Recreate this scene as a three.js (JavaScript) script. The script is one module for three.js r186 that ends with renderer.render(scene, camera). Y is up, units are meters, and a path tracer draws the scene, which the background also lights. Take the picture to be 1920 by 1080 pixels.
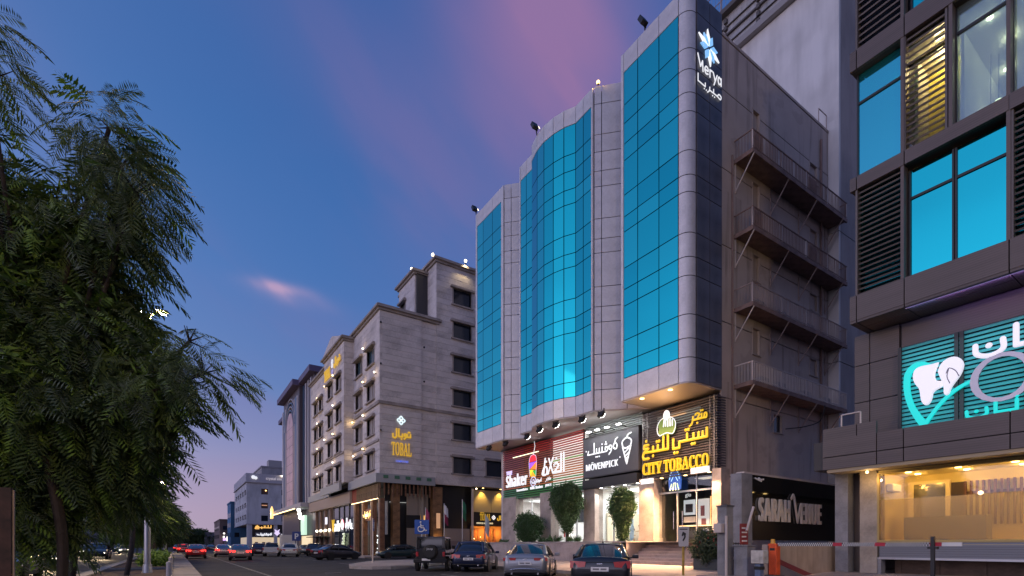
import * as THREE from 'three';
import { mergeGeometries } from 'three/addons/utils/BufferGeometryUtils.js';
import { RoundedBoxGeometry } from 'three/addons/geometries/RoundedBoxGeometry.js';
import { TextGeometry } from 'three/addons/geometries/TextGeometry.js';
import { FontLoader } from 'three/addons/loaders/FontLoader.js';
import { MarchingCubes } from 'three/addons/objects/MarchingCubes.js';
import { RectAreaLightUniformsLib } from 'three/addons/lights/RectAreaLightUniformsLib.js';

// ------------------------------------------------------------------ camera, sky, sun, exposure
const YAW = THREE.MathUtils.degToRad(33.65), FOC = 951, EYE = 1.4;
const scene = new THREE.Scene();
const camera = new THREE.PerspectiveCamera(59.17, 16 / 9, 0.1, 4000);
camera.position.set(0, EYE, 0);
camera.rotation.y = -YAW;
camera.setViewOffset(1920, 1080, 0, -482, 1920, 1080);
scene.add(camera);
const renderer = new THREE.WebGLRenderer({ antialias: true });
renderer.toneMapping = THREE.LinearToneMapping;
renderer.toneMappingExposure = 1;
renderer.shadowMap.enabled = true;
RectAreaLightUniformsLib.init();

const rng = (s) => () => { s = (s + 0x6d2b79f5) | 0; let t = Math.imul(s ^ (s >>> 15), 1 | s); t = (t + Math.imul(t ^ (t >>> 7), 61 | t)) ^ t; return ((t ^ (t >>> 14)) >>> 0) / 4294967296; };
const lerp = (a, b, t) => a + (b - a) * t, clamp = (x, a = 0, b = 1) => Math.min(b, Math.max(a, x)), smooth = (a, b, x) => { const t = clamp((x - a) / (b - a)); return t * t * (3 - 2 * t); };
// value noise on a lattice, periodic when p is given
function lattice(seed, n) { const r = rng(seed), a = new Float32Array(n * n); for (let i = 0; i < n * n; i++) a[i] = r(); return a; }
const LAT = lattice(7, 256);
function vnoise(x, y, p = 256) {
  const xi = Math.floor(x), yi = Math.floor(y), fx = x - xi, fy = y - yi, m = (q) => ((q % p) + p) % p;
  const u = fx * fx * (3 - 2 * fx), v = fy * fy * (3 - 2 * fy), L = (i, j) => LAT[(m(j) % 256) * 256 + (m(i) % 256)];
  return lerp(lerp(L(xi, yi), L(xi + 1, yi), u), lerp(L(xi, yi + 1), L(xi + 1, yi + 1), u), v);
}
function fbm(x, y, oct = 5, p = 256) { let s = 0, a = 0.5, f = 1; for (let i = 0; i < oct; i++) { s += a * vnoise(x * f, y * f, p * f); a *= 0.5; f *= 2; } return s; }

// dusk sky: blue above, mauve at the horizon, afterglow over the west (-X), pink cirrus lit from below
function makeSky() {
  const w = 2048, h = 1024, d = new Float32Array(w * h * 4);
  const stops = [[-90, [0.05, 0.045, 0.06]], [-2, [0.25, 0.18, 0.26]], [0, [0.36, 0.27, 0.35]], [3, [0.37, 0.27, 0.375]], [6, [0.32, 0.262, 0.405]], [10, [0.215, 0.232, 0.435]], [16, [0.105, 0.195, 0.45]], [25, [0.06, 0.165, 0.44]], [38, [0.034, 0.13, 0.385]], [55, [0.03, 0.1, 0.33]], [90, [0.024, 0.075, 0.25]]];
  const base = (el) => { let i = 1; while (i < stops.length - 1 && el > stops[i][0]) i++; const [e0, c0] = stops[i - 1], [e1, c1] = stops[i], t = clamp((el - e0) / (e1 - e0)); return c0.map((c, k) => lerp(c, c1[k], t)); };
  const cloud = (az, el, a0, e0, wa, we, tilt) => { const x = (az - a0) / wa, y = (el - e0 - (az - a0) * tilt) / we; return Math.exp(-x * x - y * y); };
  for (let j = 0; j < h; j++) {
    const el = ((j + 0.5) / h - 0.5) * 180, b = base(el), ce = Math.cos((el * Math.PI) / 180);
    for (let i = 0; i < w; i++) {
      const phi = ((i + 0.5) / w - 0.5) * 2 * Math.PI, x = Math.cos(phi), z = Math.sin(phi);
      const az = (Math.atan2(x, -z) * 180) / Math.PI;                       // 0 = -Z, 90 = +X
      const c = b.slice(), west = -x;
      const glow = Math.pow(clamp(west * 0.5 + 0.5), 5) * Math.exp(-Math.max(0, el) / 17) * (el > -3 ? 1 : 0.15);
      c[0] += 2.1 * glow; c[1] += 1.85 * glow; c[2] += 2.35 * glow;
      const up = Math.pow(clamp(west * 0.5 + 0.5), 3) * Math.exp(-Math.max(0, el) / 45) * (el > -3 ? 0.55 : 0.1);
      c[0] += 0.42 * up; c[1] += 0.6 * up; c[2] += 0.95 * up;
      const east = clamp(smooth(-0.2, 1, z)) * 0.15; c[0] *= 1 - east; c[1] *= 1 - east; c[2] *= 1 - east;
      if (el > 1) {
        const q = 1 / Math.max(0.12, Math.sin((el * Math.PI) / 180)), px = x * ce * q, pz = z * ce * q;   // a cloud sheet overhead
        const n = fbm(px * 2.6 + 40 + pz * 0.9, pz * 2.0 + 20, 6), n2 = fbm(px * 1.1 + 11, pz * 1.1 + 63, 4);
        // wisps: noise drawn out along a slant across the sheet
        const sl = az * 0.8 - el * 0.6, ac = az * 0.6 + el * 0.8, wi = fbm(sl * 0.045 + 31, ac * 0.16 + 7, 6), fine = fbm(sl * 0.11 + 3, ac * 0.4 + 90, 5);
        const W = smooth(0.3, 0.66, 0.7 * wi + 0.3 * fine), V = smooth(0.34, 0.6, n2);
        let m = 0;
        m += 0.8 * cloud(az, el, 36, 48, 9.5, 6.5, -0.1) * (0.78 + 0.22 * W);
        m += 0.6 * cloud(az, el, 37, 41.5, 9.5, 7, -0.1) * (0.72 + 0.28 * W);
        m += 0.4 * cloud(az, el, 45, 39, 8, 6, -0.3) * (0.3 + 0.7 * W);
        m += 0.22 * cloud(az, el, 18, 40.5, 13, 5, -0.42) * (0.6 + 0.4 * W);
        m += 0.2 * cloud(az, el, 24, 33, 10, 6, -0.3) * W;
        m += 0.26 * cloud(az, el, 12.5, 22, 7, 2.0, -0.2) * (0.4 + 0.6 * W);
        m += 0.24 * cloud(az, el, 4, 15.5, 9, 3, -0.15) * W;
        m += 0.34 * cloud(az, el, -8, 30, 5.5, 4, -0.6) * (0.3 + 0.7 * V);
        m += 0.26 * cloud(az, el, 2, 26, 8, 2.6, -0.6) * W;
        m += 0.16 * V * (az < -25 || az > 95 ? 1 : 0.25);
        m = clamp(m);
        const k = 0.85 + 0.6 * glow;
        c[0] = lerp(c[0], 0.33 * k, m); c[1] = lerp(c[1], 0.2 * k, m); c[2] = lerp(c[2], 0.43 * k, m);
        const p = clamp((0.8 * cloud(az, el, 8.9, 24.75, 2.3, 0.42, -0.02) + 0.4 * cloud(az, el, 9.6, 24.2, 3.6, 0.8, -0.1)) * (0.45 + 0.75 * smooth(0.3, 0.62, fine)));   // the one small bright cloud
        c[0] = lerp(c[0], 0.46, p); c[1] = lerp(c[1], 0.33, p); c[2] = lerp(c[2], 0.53, p);
      }
      const o = (j * w + i) * 4; d[o] = c[0]; d[o + 1] = c[1]; d[o + 2] = c[2]; d[o + 3] = 1;
    }
  }
  const t = new THREE.DataTexture(d, w, h, THREE.RGBAFormat, THREE.FloatType);
  t.mapping = THREE.EquirectangularReflectionMapping; t.magFilter = THREE.LinearFilter; t.minFilter = THREE.LinearFilter; t.needsUpdate = true;
  return t;
}
const sky = makeSky();
scene.background = sky; scene.environment = sky;
// the last light of the sun that has just gone down in the west: soft, low and weak
const sun = new THREE.DirectionalLight(0xffd0c4, 0.1);
sun.position.set(-100, 16, 8); sun.target.position.set(0, 0, 0); sun.castShadow = true; sun.shadow.radius = 40;
Object.assign(sun.shadow.camera, { left: -120, right: 120, top: 120, bottom: -120, near: 1, far: 500 });
scene.add(sun, sun.target);

// ------------------------------------------------------------------ helpers
const at = (px, py, t) => { const u = (px - 960) / FOC, v = (1022 - py) / FOC, s = Math.sin(YAW), c = Math.cos(YAW); return [t * (s + u * c), EYE + t * v, t * (-c + u * s)]; };  // a point of the place along a surveyed ray
const WORLD = new Map(), USED = new Map();
const wpos = (o) => WORLD.get(o) || [0, 0, 0];
function numbered(n) { const k = USED.get(n) || 0; USED.set(n, k + 1); return k ? n + '_' + String(k).padStart(3, '0') : n; }
function tag(o, label, category, group) { o.userData.label = label; if (category) o.userData.category = category; if (group) o.userData.group = group; return o; }
// a thing: a Group at its base; children are given in world coordinates unless local is set
function thing(name, label, category, pos = [0, 0, 0], { turn = 0, group, local = false } = {}) {
  const o = new THREE.Group(); o.name = numbered(name); o.position.set(...pos); o.rotation.y = turn; scene.add(o);
  tag(o, label, category, group); WORLD.set(o, local ? [0, 0, 0] : pos); return o;
}
function sub(parent, name) { const o = new THREE.Group(); o.name = name; parent.add(o); WORLD.set(o, wpos(parent)); return o; }
function uvm(g) {   // uv in metres from the dominant axis of each normal
  const p = g.attributes.position, n = g.attributes.normal, a = new Float32Array(p.count * 2);
  for (let i = 0; i < p.count; i++) {
    const nx = Math.abs(n.getX(i)), ny = Math.abs(n.getY(i)), nz = Math.abs(n.getZ(i));
    if (ny > nx && ny > nz) { a[2 * i] = p.getX(i); a[2 * i + 1] = p.getZ(i); } else if (nx > nz) { a[2 * i] = p.getZ(i); a[2 * i + 1] = p.getY(i); } else { a[2 * i] = p.getX(i); a[2 * i + 1] = p.getY(i); }
  }
  g.setAttribute('uv', new THREE.BufferAttribute(a, 2)); return g;
}
function clean(g) { let q = g.index ? g.toNonIndexed() : g; for (const k of Object.keys(q.attributes)) if (!['position', 'normal', 'uv', 'color'].includes(k)) q.deleteAttribute(k); if (!q.attributes.normal) q.computeVertexNormals(); if (!q.attributes.uv) uvm(q); return q; }
const merge = (list) => (list.length === 1 ? clean(list[0]) : mergeGeometries(list.map(clean)));
function mesh(parent, name, geo, mat) { const m = new THREE.Mesh(geo, mat); m.name = parent === scene ? numbered(name) : name; m.castShadow = m.receiveShadow = true; parent.add(m); return m; }
// a part made of world-coordinate geometries
function add(parent, name, geos, mat, label) {
  let g = merge([].concat(geos)); if (mat.userData.metric) uvm(g);
  const w = wpos(parent); if (w[0] || w[1] || w[2]) { g = g.clone(); g.translate(-w[0], -w[1], -w[2]); }
  const m = mesh(parent, name, g, mat); WORLD.set(m, w); if (label) m.userData.label = label; return m;
}
const addEach = (parent, name, list, mat) => list.forEach((g) => add(parent, name, g, mat));
// a part that shares its geometry, put at a world position
function put(parent, name, geo, mat, pos, ry = 0, rx = 0, rz = 0) {
  const w = wpos(parent), m = mesh(parent, name, geo, mat); m.position.set(pos[0] - w[0], pos[1] - w[1], pos[2] - w[2]); m.rotation.set(rx, ry, rz, 'YXZ'); WORLD.set(m, pos); return m;
}
function structure(name, geos, mat) { let g = merge([].concat(geos)); if (mat.userData.metric) uvm(g); const m = mesh(scene, name, g, mat); m.userData.kind = 'structure'; return m; }
const bx = (x0, x1, y0, y1, z0, z1) => new THREE.BoxGeometry(Math.abs(x1 - x0), Math.abs(y1 - y0), Math.abs(z1 - z0)).translate((x0 + x1) / 2, (y0 + y1) / 2, (z0 + z1) / 2);
const BOXES = new Map();
const boxG = (w, h, d) => { const k = [w, h, d].map((v) => v.toFixed(2)).join(); if (!BOXES.has(k)) BOXES.set(k, uvm(new THREE.BoxGeometry(w, h, d))); return BOXES.get(k); };
const cyl = (r0, r1, y0, y1, x, z, n = 12) => new THREE.CylinderGeometry(r1, r0, y1 - y0, n).translate(x, (y0 + y1) / 2, z);
function bar(a, b, r, r2 = r, n = 6) {  // round bar between two points
  const A = new THREE.Vector3(...a), B = new THREE.Vector3(...b), d = B.clone().sub(A), L = d.length();
  const g = new THREE.CylinderGeometry(r2, r, L, n); g.translate(0, L / 2, 0); g.applyQuaternion(new THREE.Quaternion().setFromUnitVectors(new THREE.Vector3(0, 1, 0), d.normalize())); g.translate(...a); return g;
}
const ball = (p, r, n = 8) => new THREE.SphereGeometry(r, n, Math.ceil(n * 0.7)).translate(...p);
const tube = (pts, r, seg = 24, rad = 6, closed = false) => new THREE.TubeGeometry(new THREE.CatmullRomCurve3(pts.map((p) => new THREE.Vector3(...p)), closed), seg, r, rad, closed);
function extrudeShape(sh, d, bevel = 0) { return new THREE.ExtrudeGeometry(sh, { depth: d, bevelEnabled: bevel > 0, bevelSize: bevel, bevelThickness: bevel, bevelSegments: 1, curveSegments: 10 }); }
function poly(pts) { const s = new THREE.Shape(); pts.forEach(([x, y], i) => (i ? s.lineTo(x, y) : s.moveTo(x, y))); s.closePath(); return s; }
const planPoly = (pts, y0, y1) => { const g = extrudeShape(poly(pts.map(([x, z]) => [x, -z])), y1 - y0); g.rotateX(-Math.PI / 2); g.translate(0, y0, 0); return g; };  // a plan outline (x, z) raised from y0 to y1

// ------------------------------------------------------------------ materials
function greyTex(size, f, name) {
  const d = new Uint8Array(size * size * 4);
  for (let j = 0; j < size; j++) for (let i = 0; i < size; i++) { const v = clamp(f(i / size, j / size), 0, 1) * 255, o = (j * size + i) * 4; d[o] = d[o + 1] = d[o + 2] = v; d[o + 3] = 255; }
  const t = new THREE.DataTexture(d, size, size); t.wrapS = t.wrapT = THREE.RepeatWrapping; t.magFilter = THREE.LinearFilter; t.minFilter = THREE.LinearMipmapLinearFilter; t.generateMipmaps = true; t.needsUpdate = true; return t;
}
const rep = (t, x, y = x, srgb = false) => { const c = t.clone(); c.repeat.set(x, y); c.needsUpdate = true; if (srgb) c.colorSpace = THREE.SRGBColorSpace; return c; };
const nFine = greyTex(512, (u, v) => 0.62 + 0.55 * (fbm(u * 32, v * 32, 5, 32) - 0.48) + 0.35 * (fbm(u * 4, v * 4, 4, 4) - 0.48) + 0.25);
const nBlot = greyTex(512, (u, v) => { const a = fbm(u * 5, v * 5, 6, 5), b = fbm(u * 40 + 3, v * 40, 3, 40); return 0.93 + 0.3 * (a - 0.49) + 0.14 * (b - 0.45); });
const nStreak = greyTex(512, (u, v) => { const a = fbm(u * 24, v * 3, 6, 8), b = fbm(u * 6, v * 6, 5, 6); return 0.94 + 0.2 * (a - 0.49) + 0.22 * (b - 0.49); });
const nSoft = greyTex(512, (u, v) => 0.96 + 0.1 * (fbm(u * 8, v * 8, 5, 8) - 0.49) + 0.08 * (fbm(u * 64, v * 64, 3, 64) - 0.45));
const nWood = greyTex(512, (u, v) => { const w = fbm(u * 4, v * 40, 5, 4), f = fbm(u * 16, v * 128, 3, 16); return 0.88 + 0.45 * (w - 0.49) + 0.3 * (f - 0.45); });
const nGrain = greyTex(512, (u, v) => 0.93 + 0.26 * (fbm(u * 4, v * 64, 4, 4) - 0.48) + 0.1 * (fbm(u * 8, v * 8, 3, 8) - 0.45));
const nStain = greyTex(512, (u, v) => { const s = smooth(0.5, 0.78, fbm(u * 28, v * 2 + 5, 5, 28)), w = smooth(0.4, 0.7, fbm(u * 4, v * 4, 4, 4)), p = smooth(0.62, 0.66, fbm(u * 7 + 3, v * 7, 4, 7)); return 0.97 + 0.12 * (fbm(u * 9, v * 9, 5, 9) - 0.49) - 0.2 * s * w - 0.05 * p; });
const nBump = greyTex(256, (u, v) => fbm(u * 24, v * 24, 5, 24));
const nAsph = greyTex(512, (u, v) => { const a = fbm(u * 128, v * 128, 2, 128), b = fbm(u * 3, v * 3, 5, 3), p = smooth(0.56, 0.6, fbm(u * 6 + 9, v * 6 + 2, 4, 6)); return 0.72 + 0.7 * (a - 0.38) + 0.6 * (b - 0.48) - 0.14 * p; });
const col = (c) => (Array.isArray(c) ? new THREE.Color().setRGB(...c) : new THREE.Color(c));
function std(c, rough = 0.8, metal = 0, o = {}) { const { tex, sx = 0.25, sy, bump, bs = 0.004, bx: bsx, ...rest } = o; const m = new THREE.MeshStandardMaterial({ color: col(c), roughness: rough, metalness: metal, ...rest }); if (tex) { m.map = rep(tex, sx, sy ?? sx, true); m.userData.metric = true; } if (bump) { m.bumpMap = rep(bump, bsx ?? 1); m.bumpScale = bs; m.userData.metric = true; } return m; }
function glow(c, k = 1, base = [0.6, 0.6, 0.6]) { return new THREE.MeshStandardMaterial({ color: col(base), roughness: 0.5, emissive: col(c), emissiveIntensity: k }); }
const paint = (c, rough = 0.28, metal = 0.35) => new THREE.MeshPhysicalMaterial({ color: col(c), roughness: rough, metalness: metal, clearcoat: 1, clearcoatRoughness: 0.06 });
const pane = (c = [0.92, 0.95, 0.95], rough = 0.02, ior = 1.5) => new THREE.MeshPhysicalMaterial({ color: col(c), roughness: rough, transmission: 1, thickness: 0, ior });
const M = {
  asphalt: std([0.034, 0.034, 0.043], 0.82, 0, { tex: nAsph, sx: 0.22, bump: nBump, bs: 0.006, bx: 1.5 }),
  ground: std([0.06, 0.055, 0.055], 0.95, 0, { tex: nBlot, sx: 0.05 }),
  soil: std([0.09, 0.062, 0.05], 1, 0, { tex: nBlot, sx: 0.4, bump: nBump, bs: 0.03, bx: 0.7 }),
  paving: std([0.3, 0.27, 0.27], 0.8, 0, { tex: nBlot, sx: 0.5, bump: nBump, bs: 0.003, bx: 2 }),
  kerb: std([0.36, 0.33, 0.32], 0.85, 0, { tex: nBlot, sx: 0.6, bump: nBump, bs: 0.005, bx: 2 }),
  plaza: std([0.42, 0.35, 0.32], 0.75, 0, { tex: nBlot, sx: 0.3 }),
  line: std([0.42, 0.42, 0.4], 0.8, 0, { tex: nAsph, sx: 0.8 }),
  alu: std([0.62, 0.6, 0.64], 0.42, 0.2, { tex: nSoft, sx: 0.3 }),
  aluB: std([0.59, 0.57, 0.61], 0.42, 0.2, { tex: nSoft, sx: 0.23 }),
  aluDark: std([0.15, 0.14, 0.155], 0.45, 0.4, { tex: nStreak, sx: 0.15 }),
  joint: std([0.03, 0.03, 0.035], 0.9),
  beige: std([0.46, 0.38, 0.34], 0.9, 0, { tex: nStain, sx: 0.1, bump: nBump, bs: 0.004, bx: 0.8 }),
  white: std([0.72, 0.69, 0.67], 0.9, 0, { tex: nStreak, sx: 0.07 }),
  stone: std([0.61, 0.555, 0.54], 0.85, 0, { tex: nBlot, sx: 0.23, bump: nBump, bs: 0.003, bx: 1 }),
  stoneB: std([0.6, 0.545, 0.53], 0.85, 0, { tex: nBlot, sx: 0.19, bump: nBump, bs: 0.003, bx: 1 }),
  stoneC: std([0.625, 0.57, 0.555], 0.85, 0, { tex: nSoft, sx: 0.21, bump: nBump, bs: 0.003, bx: 1 }),
  trimStone: std([0.33, 0.285, 0.265], 0.85, 0, { tex: nBlot, sx: 0.4 }),
  wood: std([0.22, 0.105, 0.055], 0.5, 0, { tex: nWood, sx: 0.5, sy: 0.1 }),
  woodDark: std([0.105, 0.082, 0.082], 0.5, 0, { tex: nGrain, sx: 0.1, sy: 0.9 }),
  woodDarkB: std([0.096, 0.075, 0.076], 0.5, 0, { tex: nGrain, sx: 0.12, sy: 0.8 }),
  fin: std([0.1, 0.085, 0.085], 0.5, 0.2),
  black: std([0.012, 0.012, 0.014], 0.45), blackMatt: std([0.02, 0.02, 0.022], 0.85), dark: std([0.045, 0.042, 0.045], 0.7),
  rust: std([0.27, 0.18, 0.155], 0.85, 0.2, { tex: nBlot, sx: 0.9 }), rail: std([0.4, 0.31, 0.285], 0.7, 0.2, { tex: nBlot, sx: 1.2 }), railPale: std([0.55, 0.48, 0.45], 0.7, 0.2),
  steel: std([0.45, 0.45, 0.47], 0.35, 0.8), grey: std([0.24, 0.24, 0.26], 0.7, 0, { tex: nBlot, sx: 0.7 }), greyDark: std([0.1, 0.1, 0.115], 0.7, 0, { tex: nBlot, sx: 0.7 }),
  chrome: std([0.7, 0.7, 0.72], 0.15, 1), rubber: std([0.018, 0.018, 0.018], 0.85), rim: std([0.42, 0.42, 0.44], 0.3, 0.9),
  plate: std([0.75, 0.75, 0.75], 0.5), whitePaint: std([0.75, 0.75, 0.74], 0.5), cream: std([0.66, 0.56, 0.42], 0.7), red: std([0.42, 0.02, 0.02], 0.5), orange: std([0.75, 0.09, 0.015], 0.45, 0, { tex: nBlot, sx: 1 }),
  carGlass: new THREE.MeshPhysicalMaterial({ color: col([0.012, 0.016, 0.02]), roughness: 0.05, metalness: 0, clearcoat: 1, clearcoatRoughness: 0.02 }),
  winDark: new THREE.MeshPhysicalMaterial({ color: col([0.012, 0.018, 0.03]), roughness: 0.08, metalness: 0.0, ior: 1.6 }),
  curtain: std([0.3, 0.27, 0.27], 0.6, 0, { tex: nStreak, sx: 0.6 }),
  shopGlass: pane(), bark: std([0.05, 0.035, 0.028], 0.95, 0, { tex: nStreak, sx: 2, bump: nBump, bs: 0.01, bx: 2 }),
  warmBulb: glow([1, 0.7, 0.32], 9), whiteBulb: glow([1, 0.98, 0.95], 8), goldBulb: glow([1, 0.66, 0.22], 6),
  sky1: glow([0.8, 0.8, 0.78], 1), yellow: glow([1, 0.6, 0.015], 0.72, [0.3, 0.19, 0.01]), gold: glow([1, 0.58, 0.05], 0.55, [0.3, 0.2, 0.03]), signWhite: glow([0.95, 0.96, 1], 0.8, [0.5, 0.5, 0.5]), tail: new THREE.MeshPhysicalMaterial({ color: col([0.42, 0.012, 0.018]), roughness: 0.3, clearcoat: 0.3 }), tailLit: glow([1, 0.05, 0.04], 2.2, [0.4, 0.01, 0.01]), head: glow([1, 0.9, 0.7], 5), headOff: std([0.6, 0.6, 0.62], 0.15, 0.4),
};
// tower glazing: blue mirror coating, slightly different from pane to pane
const BLUE = [0, 1, 2, 3].map((i) => new THREE.MeshStandardMaterial({ color: col([[0.022, 0.54, 0.55], [0.02, 0.51, 0.53], [0.03, 0.57, 0.575], [0.017, 0.48, 0.51]][i]), roughness: 0.045, metalness: 1 }));

// ------------------------------------------------------------------ lettering
const loader = new FontLoader();
const F = { sans: await loader.loadAsync('fonts/droid/droid_sans_bold.typeface.json'), thin: await loader.loadAsync('fonts/droid/droid_sans_regular.typeface.json'), serif: await loader.loadAsync('fonts/droid/droid_serif_bold.typeface.json'), fine: await loader.loadAsync('fonts/droid/droid_serif_regular.typeface.json') };
function text(s, w, h, d = 0.05, font = F.sans) { const g = new TextGeometry(s, { font, size: 1, depth: 1, curveSegments: 4, bevelEnabled: false }); g.computeBoundingBox(); const b = g.boundingBox; g.translate(-b.min.x, -b.min.y, -b.min.z); g.scale(w / (b.max.x - b.min.x), h / (b.max.y - b.min.y), d); return clean(g); }
// Arabic and line drawings: polylines "x,y x,y; x,y ..." ('~' = smooth, single point = dot), fitted to w x h, drawn as round strokes of the given thickness
function strokes(spec, w, h, thick, depth = 0.6) {
  const lines = spec.split(';').map((l) => { const s = l.trim(), sm = s.startsWith('~'); return { sm, p: s.replace('~', '').trim().split(/\s+/).map((q) => q.split(',').map(Number)) }; });
  let x0 = 1e9, x1 = -1e9, y0 = 1e9, y1 = -1e9; for (const l of lines) for (const [x, y] of l.p) { x0 = Math.min(x0, x); x1 = Math.max(x1, x); y0 = Math.min(y0, y); y1 = Math.max(y1, y); }
  const r = thick / 2, X = (x) => r + ((x - x0) / (x1 - x0)) * (w - thick), Y = (y) => r + ((y - y0) / (y1 - y0)) * (h - thick), out = [];
  for (const l of lines) {
    let p = l.p.map(([x, y]) => [X(x), Y(y)]);
    if (p.length === 1) { out.push(ball([p[0][0], p[0][1], 0], r * 1.15, 8)); continue; }
    if (l.sm) p = new THREE.CatmullRomCurve3(p.map(([x, y]) => new THREE.Vector3(x, y, 0))).getPoints(p.length * 4).map((v) => [v.x, v.y]);
    p.forEach((q, i) => { out.push(ball([q[0], q[1], 0], r, 7)); if (i) out.push(bar([p[i - 1][0], p[i - 1][1], 0], [q[0], q[1], 0], r, r, 7)); });
  }
  const g = merge(out); g.scale(1, 1, depth); return g;
}
const faceX = -Math.PI / 2;   // turns a drawing in x, y to stand on a wall that faces the street (-X); without it, it faces +Z
const AR = {
  city: '0,0.35 0,-0.55 0.9,-0.55 0.9,0 4.7,0 4.7,0.75; 2,0 2,0.6; 2.9,0 2.9,0.5; 3.6,0 3.6,0.5; 4.15,0 4.15,0.5; 1.85,0.98; 2.2,0.98; 2.7,-0.42; 3.05,-0.42; 0.2,-0.98; 0.6,-0.98',
  tobacco: '0.95,0.78 0.3,0.78 0.25,0.45 0.95,0.4; 0.95,0.4 0.25,0.05 0.05,-0.3 0.2,-0.62 1,-0.62; 0.25,0.05 4,0 4,1.3; 3.3,0 3.3,1.3; 1.7,0 1.7,0.5; 2.45,0 2.45,0.55; 1.7,-0.42; 2.3,0.95; 2.65,0.95; 0.6,1.2',
  store: '~0.7,0.35 0.65,-0.05 0.4,-0.4 0,-0.55; 0.65,0 3,0; ~1.2,0.5 1.6,0.62 2.1,0.45; 2.1,0.45 1.5,0; 1.6,-0.4; 2.5,0 2.5,0.45; 2.35,0.8; 2.68,0.8; ~3,0 3.4,0 3.45,0.4 3.1,0.45 3,0',
  cream: '-0.15,0.4; 0.25,0.35 0.1,0 1.2,0 1.2,1.05; 1.2,0 3,0; 1.6,0 1.6,0.45; 2.05,0 2.05,0.45; 2.5,0 2.5,0.5; 1.5,-0.35; 1.75,-0.35; 2.05,-0.35; 2.5,0.8; ~3,0 3.3,0.05 3.35,0.4 3.05,0.42 3,0.2; 3,0.72; 3.22,0.72; 3.11,0.92; ~3.85,0.1 3.6,0.2 3.65,0.48 3.95,0.45 3.95,0 3.6,-0.35; ~4.5,0.05 4.25,0.3 4.5,0.65 4.8,0.45 4.75,0.1 4.5,0.05; ~4.5,0.65 4.6,0.95 4.9,1.1',
  blender: '~0,0.1 0.35,0.45 0.8,0.45 0.85,0.1 0.4,0 0.05,0.05; 0.3,0.1 0.55,1; 1.05,0.05 1.95,0.95; 1.2,0.95 1.9,0.05; 0.85,0.05 1.1,0.05; ~2.1,0.5 2.5,0.6 2.9,0.42; 2.9,0.42 2.1,0.05; 1.9,0.05 3.3,0.05 3.3,1.1; 2.5,0.85; 3.75,0.05 3.75,1.1; 0.75,0.8',
  hotel: '~0,0.35 0.05,-0.15 0.5,-0.25 0.8,0; 0.8,0 0.8,1.15; 1.3,1.15 1.3,0 2.1,0 2.1,0.45; 1.9,-0.35; ~2.85,0.15 2.55,0.2 2.6,0.5 2.9,0.45 2.9,0.05 2.5,-0.3; 2.9,0.05 3.9,0.05 3.9,0.5; 3.2,0.05 3.2,0.5; 3.45,0.8; 3.7,0.8',
  tower: '0,0.95 0,0.15 1.1,0.1 1.1,0.5; 0.95,-0.2; 1.25,-0.2; ~1.8,0.45 1.75,0.05 1.45,-0.3; 1.8,0.1 3,0.1; 2.4,0.1 2.4,0.55; 2.25,-0.25; 2.55,-0.25; ~3,0.1 3.5,0 3.6,0.35 3.25,0.45 3,0.1',
  teeth: '~0,0.5 0.05,0 0.6,-0.25 1.1,0 1.1,0.55; 0.55,0.35; 1.6,1.15 1.6,0 3,0 3,0.9; 2.3,0 2.3,0.6; 2.3,0.95; 3.6,0.9 3.6,0 5.2,0 5.2,0.55; 4.4,0 4.4,0.5; 4.8,0 4.8,0.5; 6,1.3 5.7,0; 6,0 6.6,1.3; 7.2,0 7.2,1.3',
  clinic: '~0,0.4 0.05,0 0.5,-0.2 0.9,0 0.9,0.45; 0.45,0.3; 1.3,1 1.3,0 2.2,0 2.2,0.7; 2.2,0.95; 2.7,0.7 2.7,0 4,0 4,0.5; 3.1,0 3.1,0.4; 3.5,0 3.5,0.4; 4.5,1.1 4.3,0; 4.4,0 5,1.1; 5.5,0 5.5,1.1',
};
function sign(parent, name, geo, mat, pos, ry = faceX) { return put(parent, name, geo, mat, pos, ry); }
// small lamp: glowing mesh and the light it gives off just in front of it
function spark(parent, pos, c, cd, r = 0.04) { const l = new THREE.PointLight(col(c), cd, 0, 2); const w = wpos(parent); l.position.set(pos[0] - w[0], pos[1] - w[1], pos[2] - w[2]); l.shadow.radius = Math.max(1, r / 0.02); l.castShadow = true; parent.add(l); return l; }
function spot(parent, pos, to, c, cd, ang = 0.8, pen = 0.6) { const l = new THREE.SpotLight(col(c), cd, 0, ang, pen, 2), w = wpos(parent); l.position.set(pos[0] - w[0], pos[1] - w[1], pos[2] - w[2]); l.target.position.set(to[0] - w[0], to[1] - w[1], to[2] - w[2]); l.shadow.radius = 3; l.castShadow = true; parent.add(l, l.target); return l; }
function area(parent, pos, to, w, h, c, k) { const l = new THREE.RectAreaLight(col(c), k, w, h), o = wpos(parent); l.position.set(pos[0] - o[0], pos[1] - o[1], pos[2] - o[2]); parent.add(l); l.lookAt(new THREE.Vector3(...to)); return l; }
const discG = new THREE.CylinderGeometry(0.09, 0.09, 0.03, 12);
function downlight(parent, p, c, cd, mat, k = 1) { const d = put(parent, 'downlight', discG, mat, p); d.scale.set(k, 1, k); spot(parent, [p[0], p[1] - 0.05, p[2]], [p[0], p[1] - 3, p[2]], c, cd, 1.1, 0.8); return d; }

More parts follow.
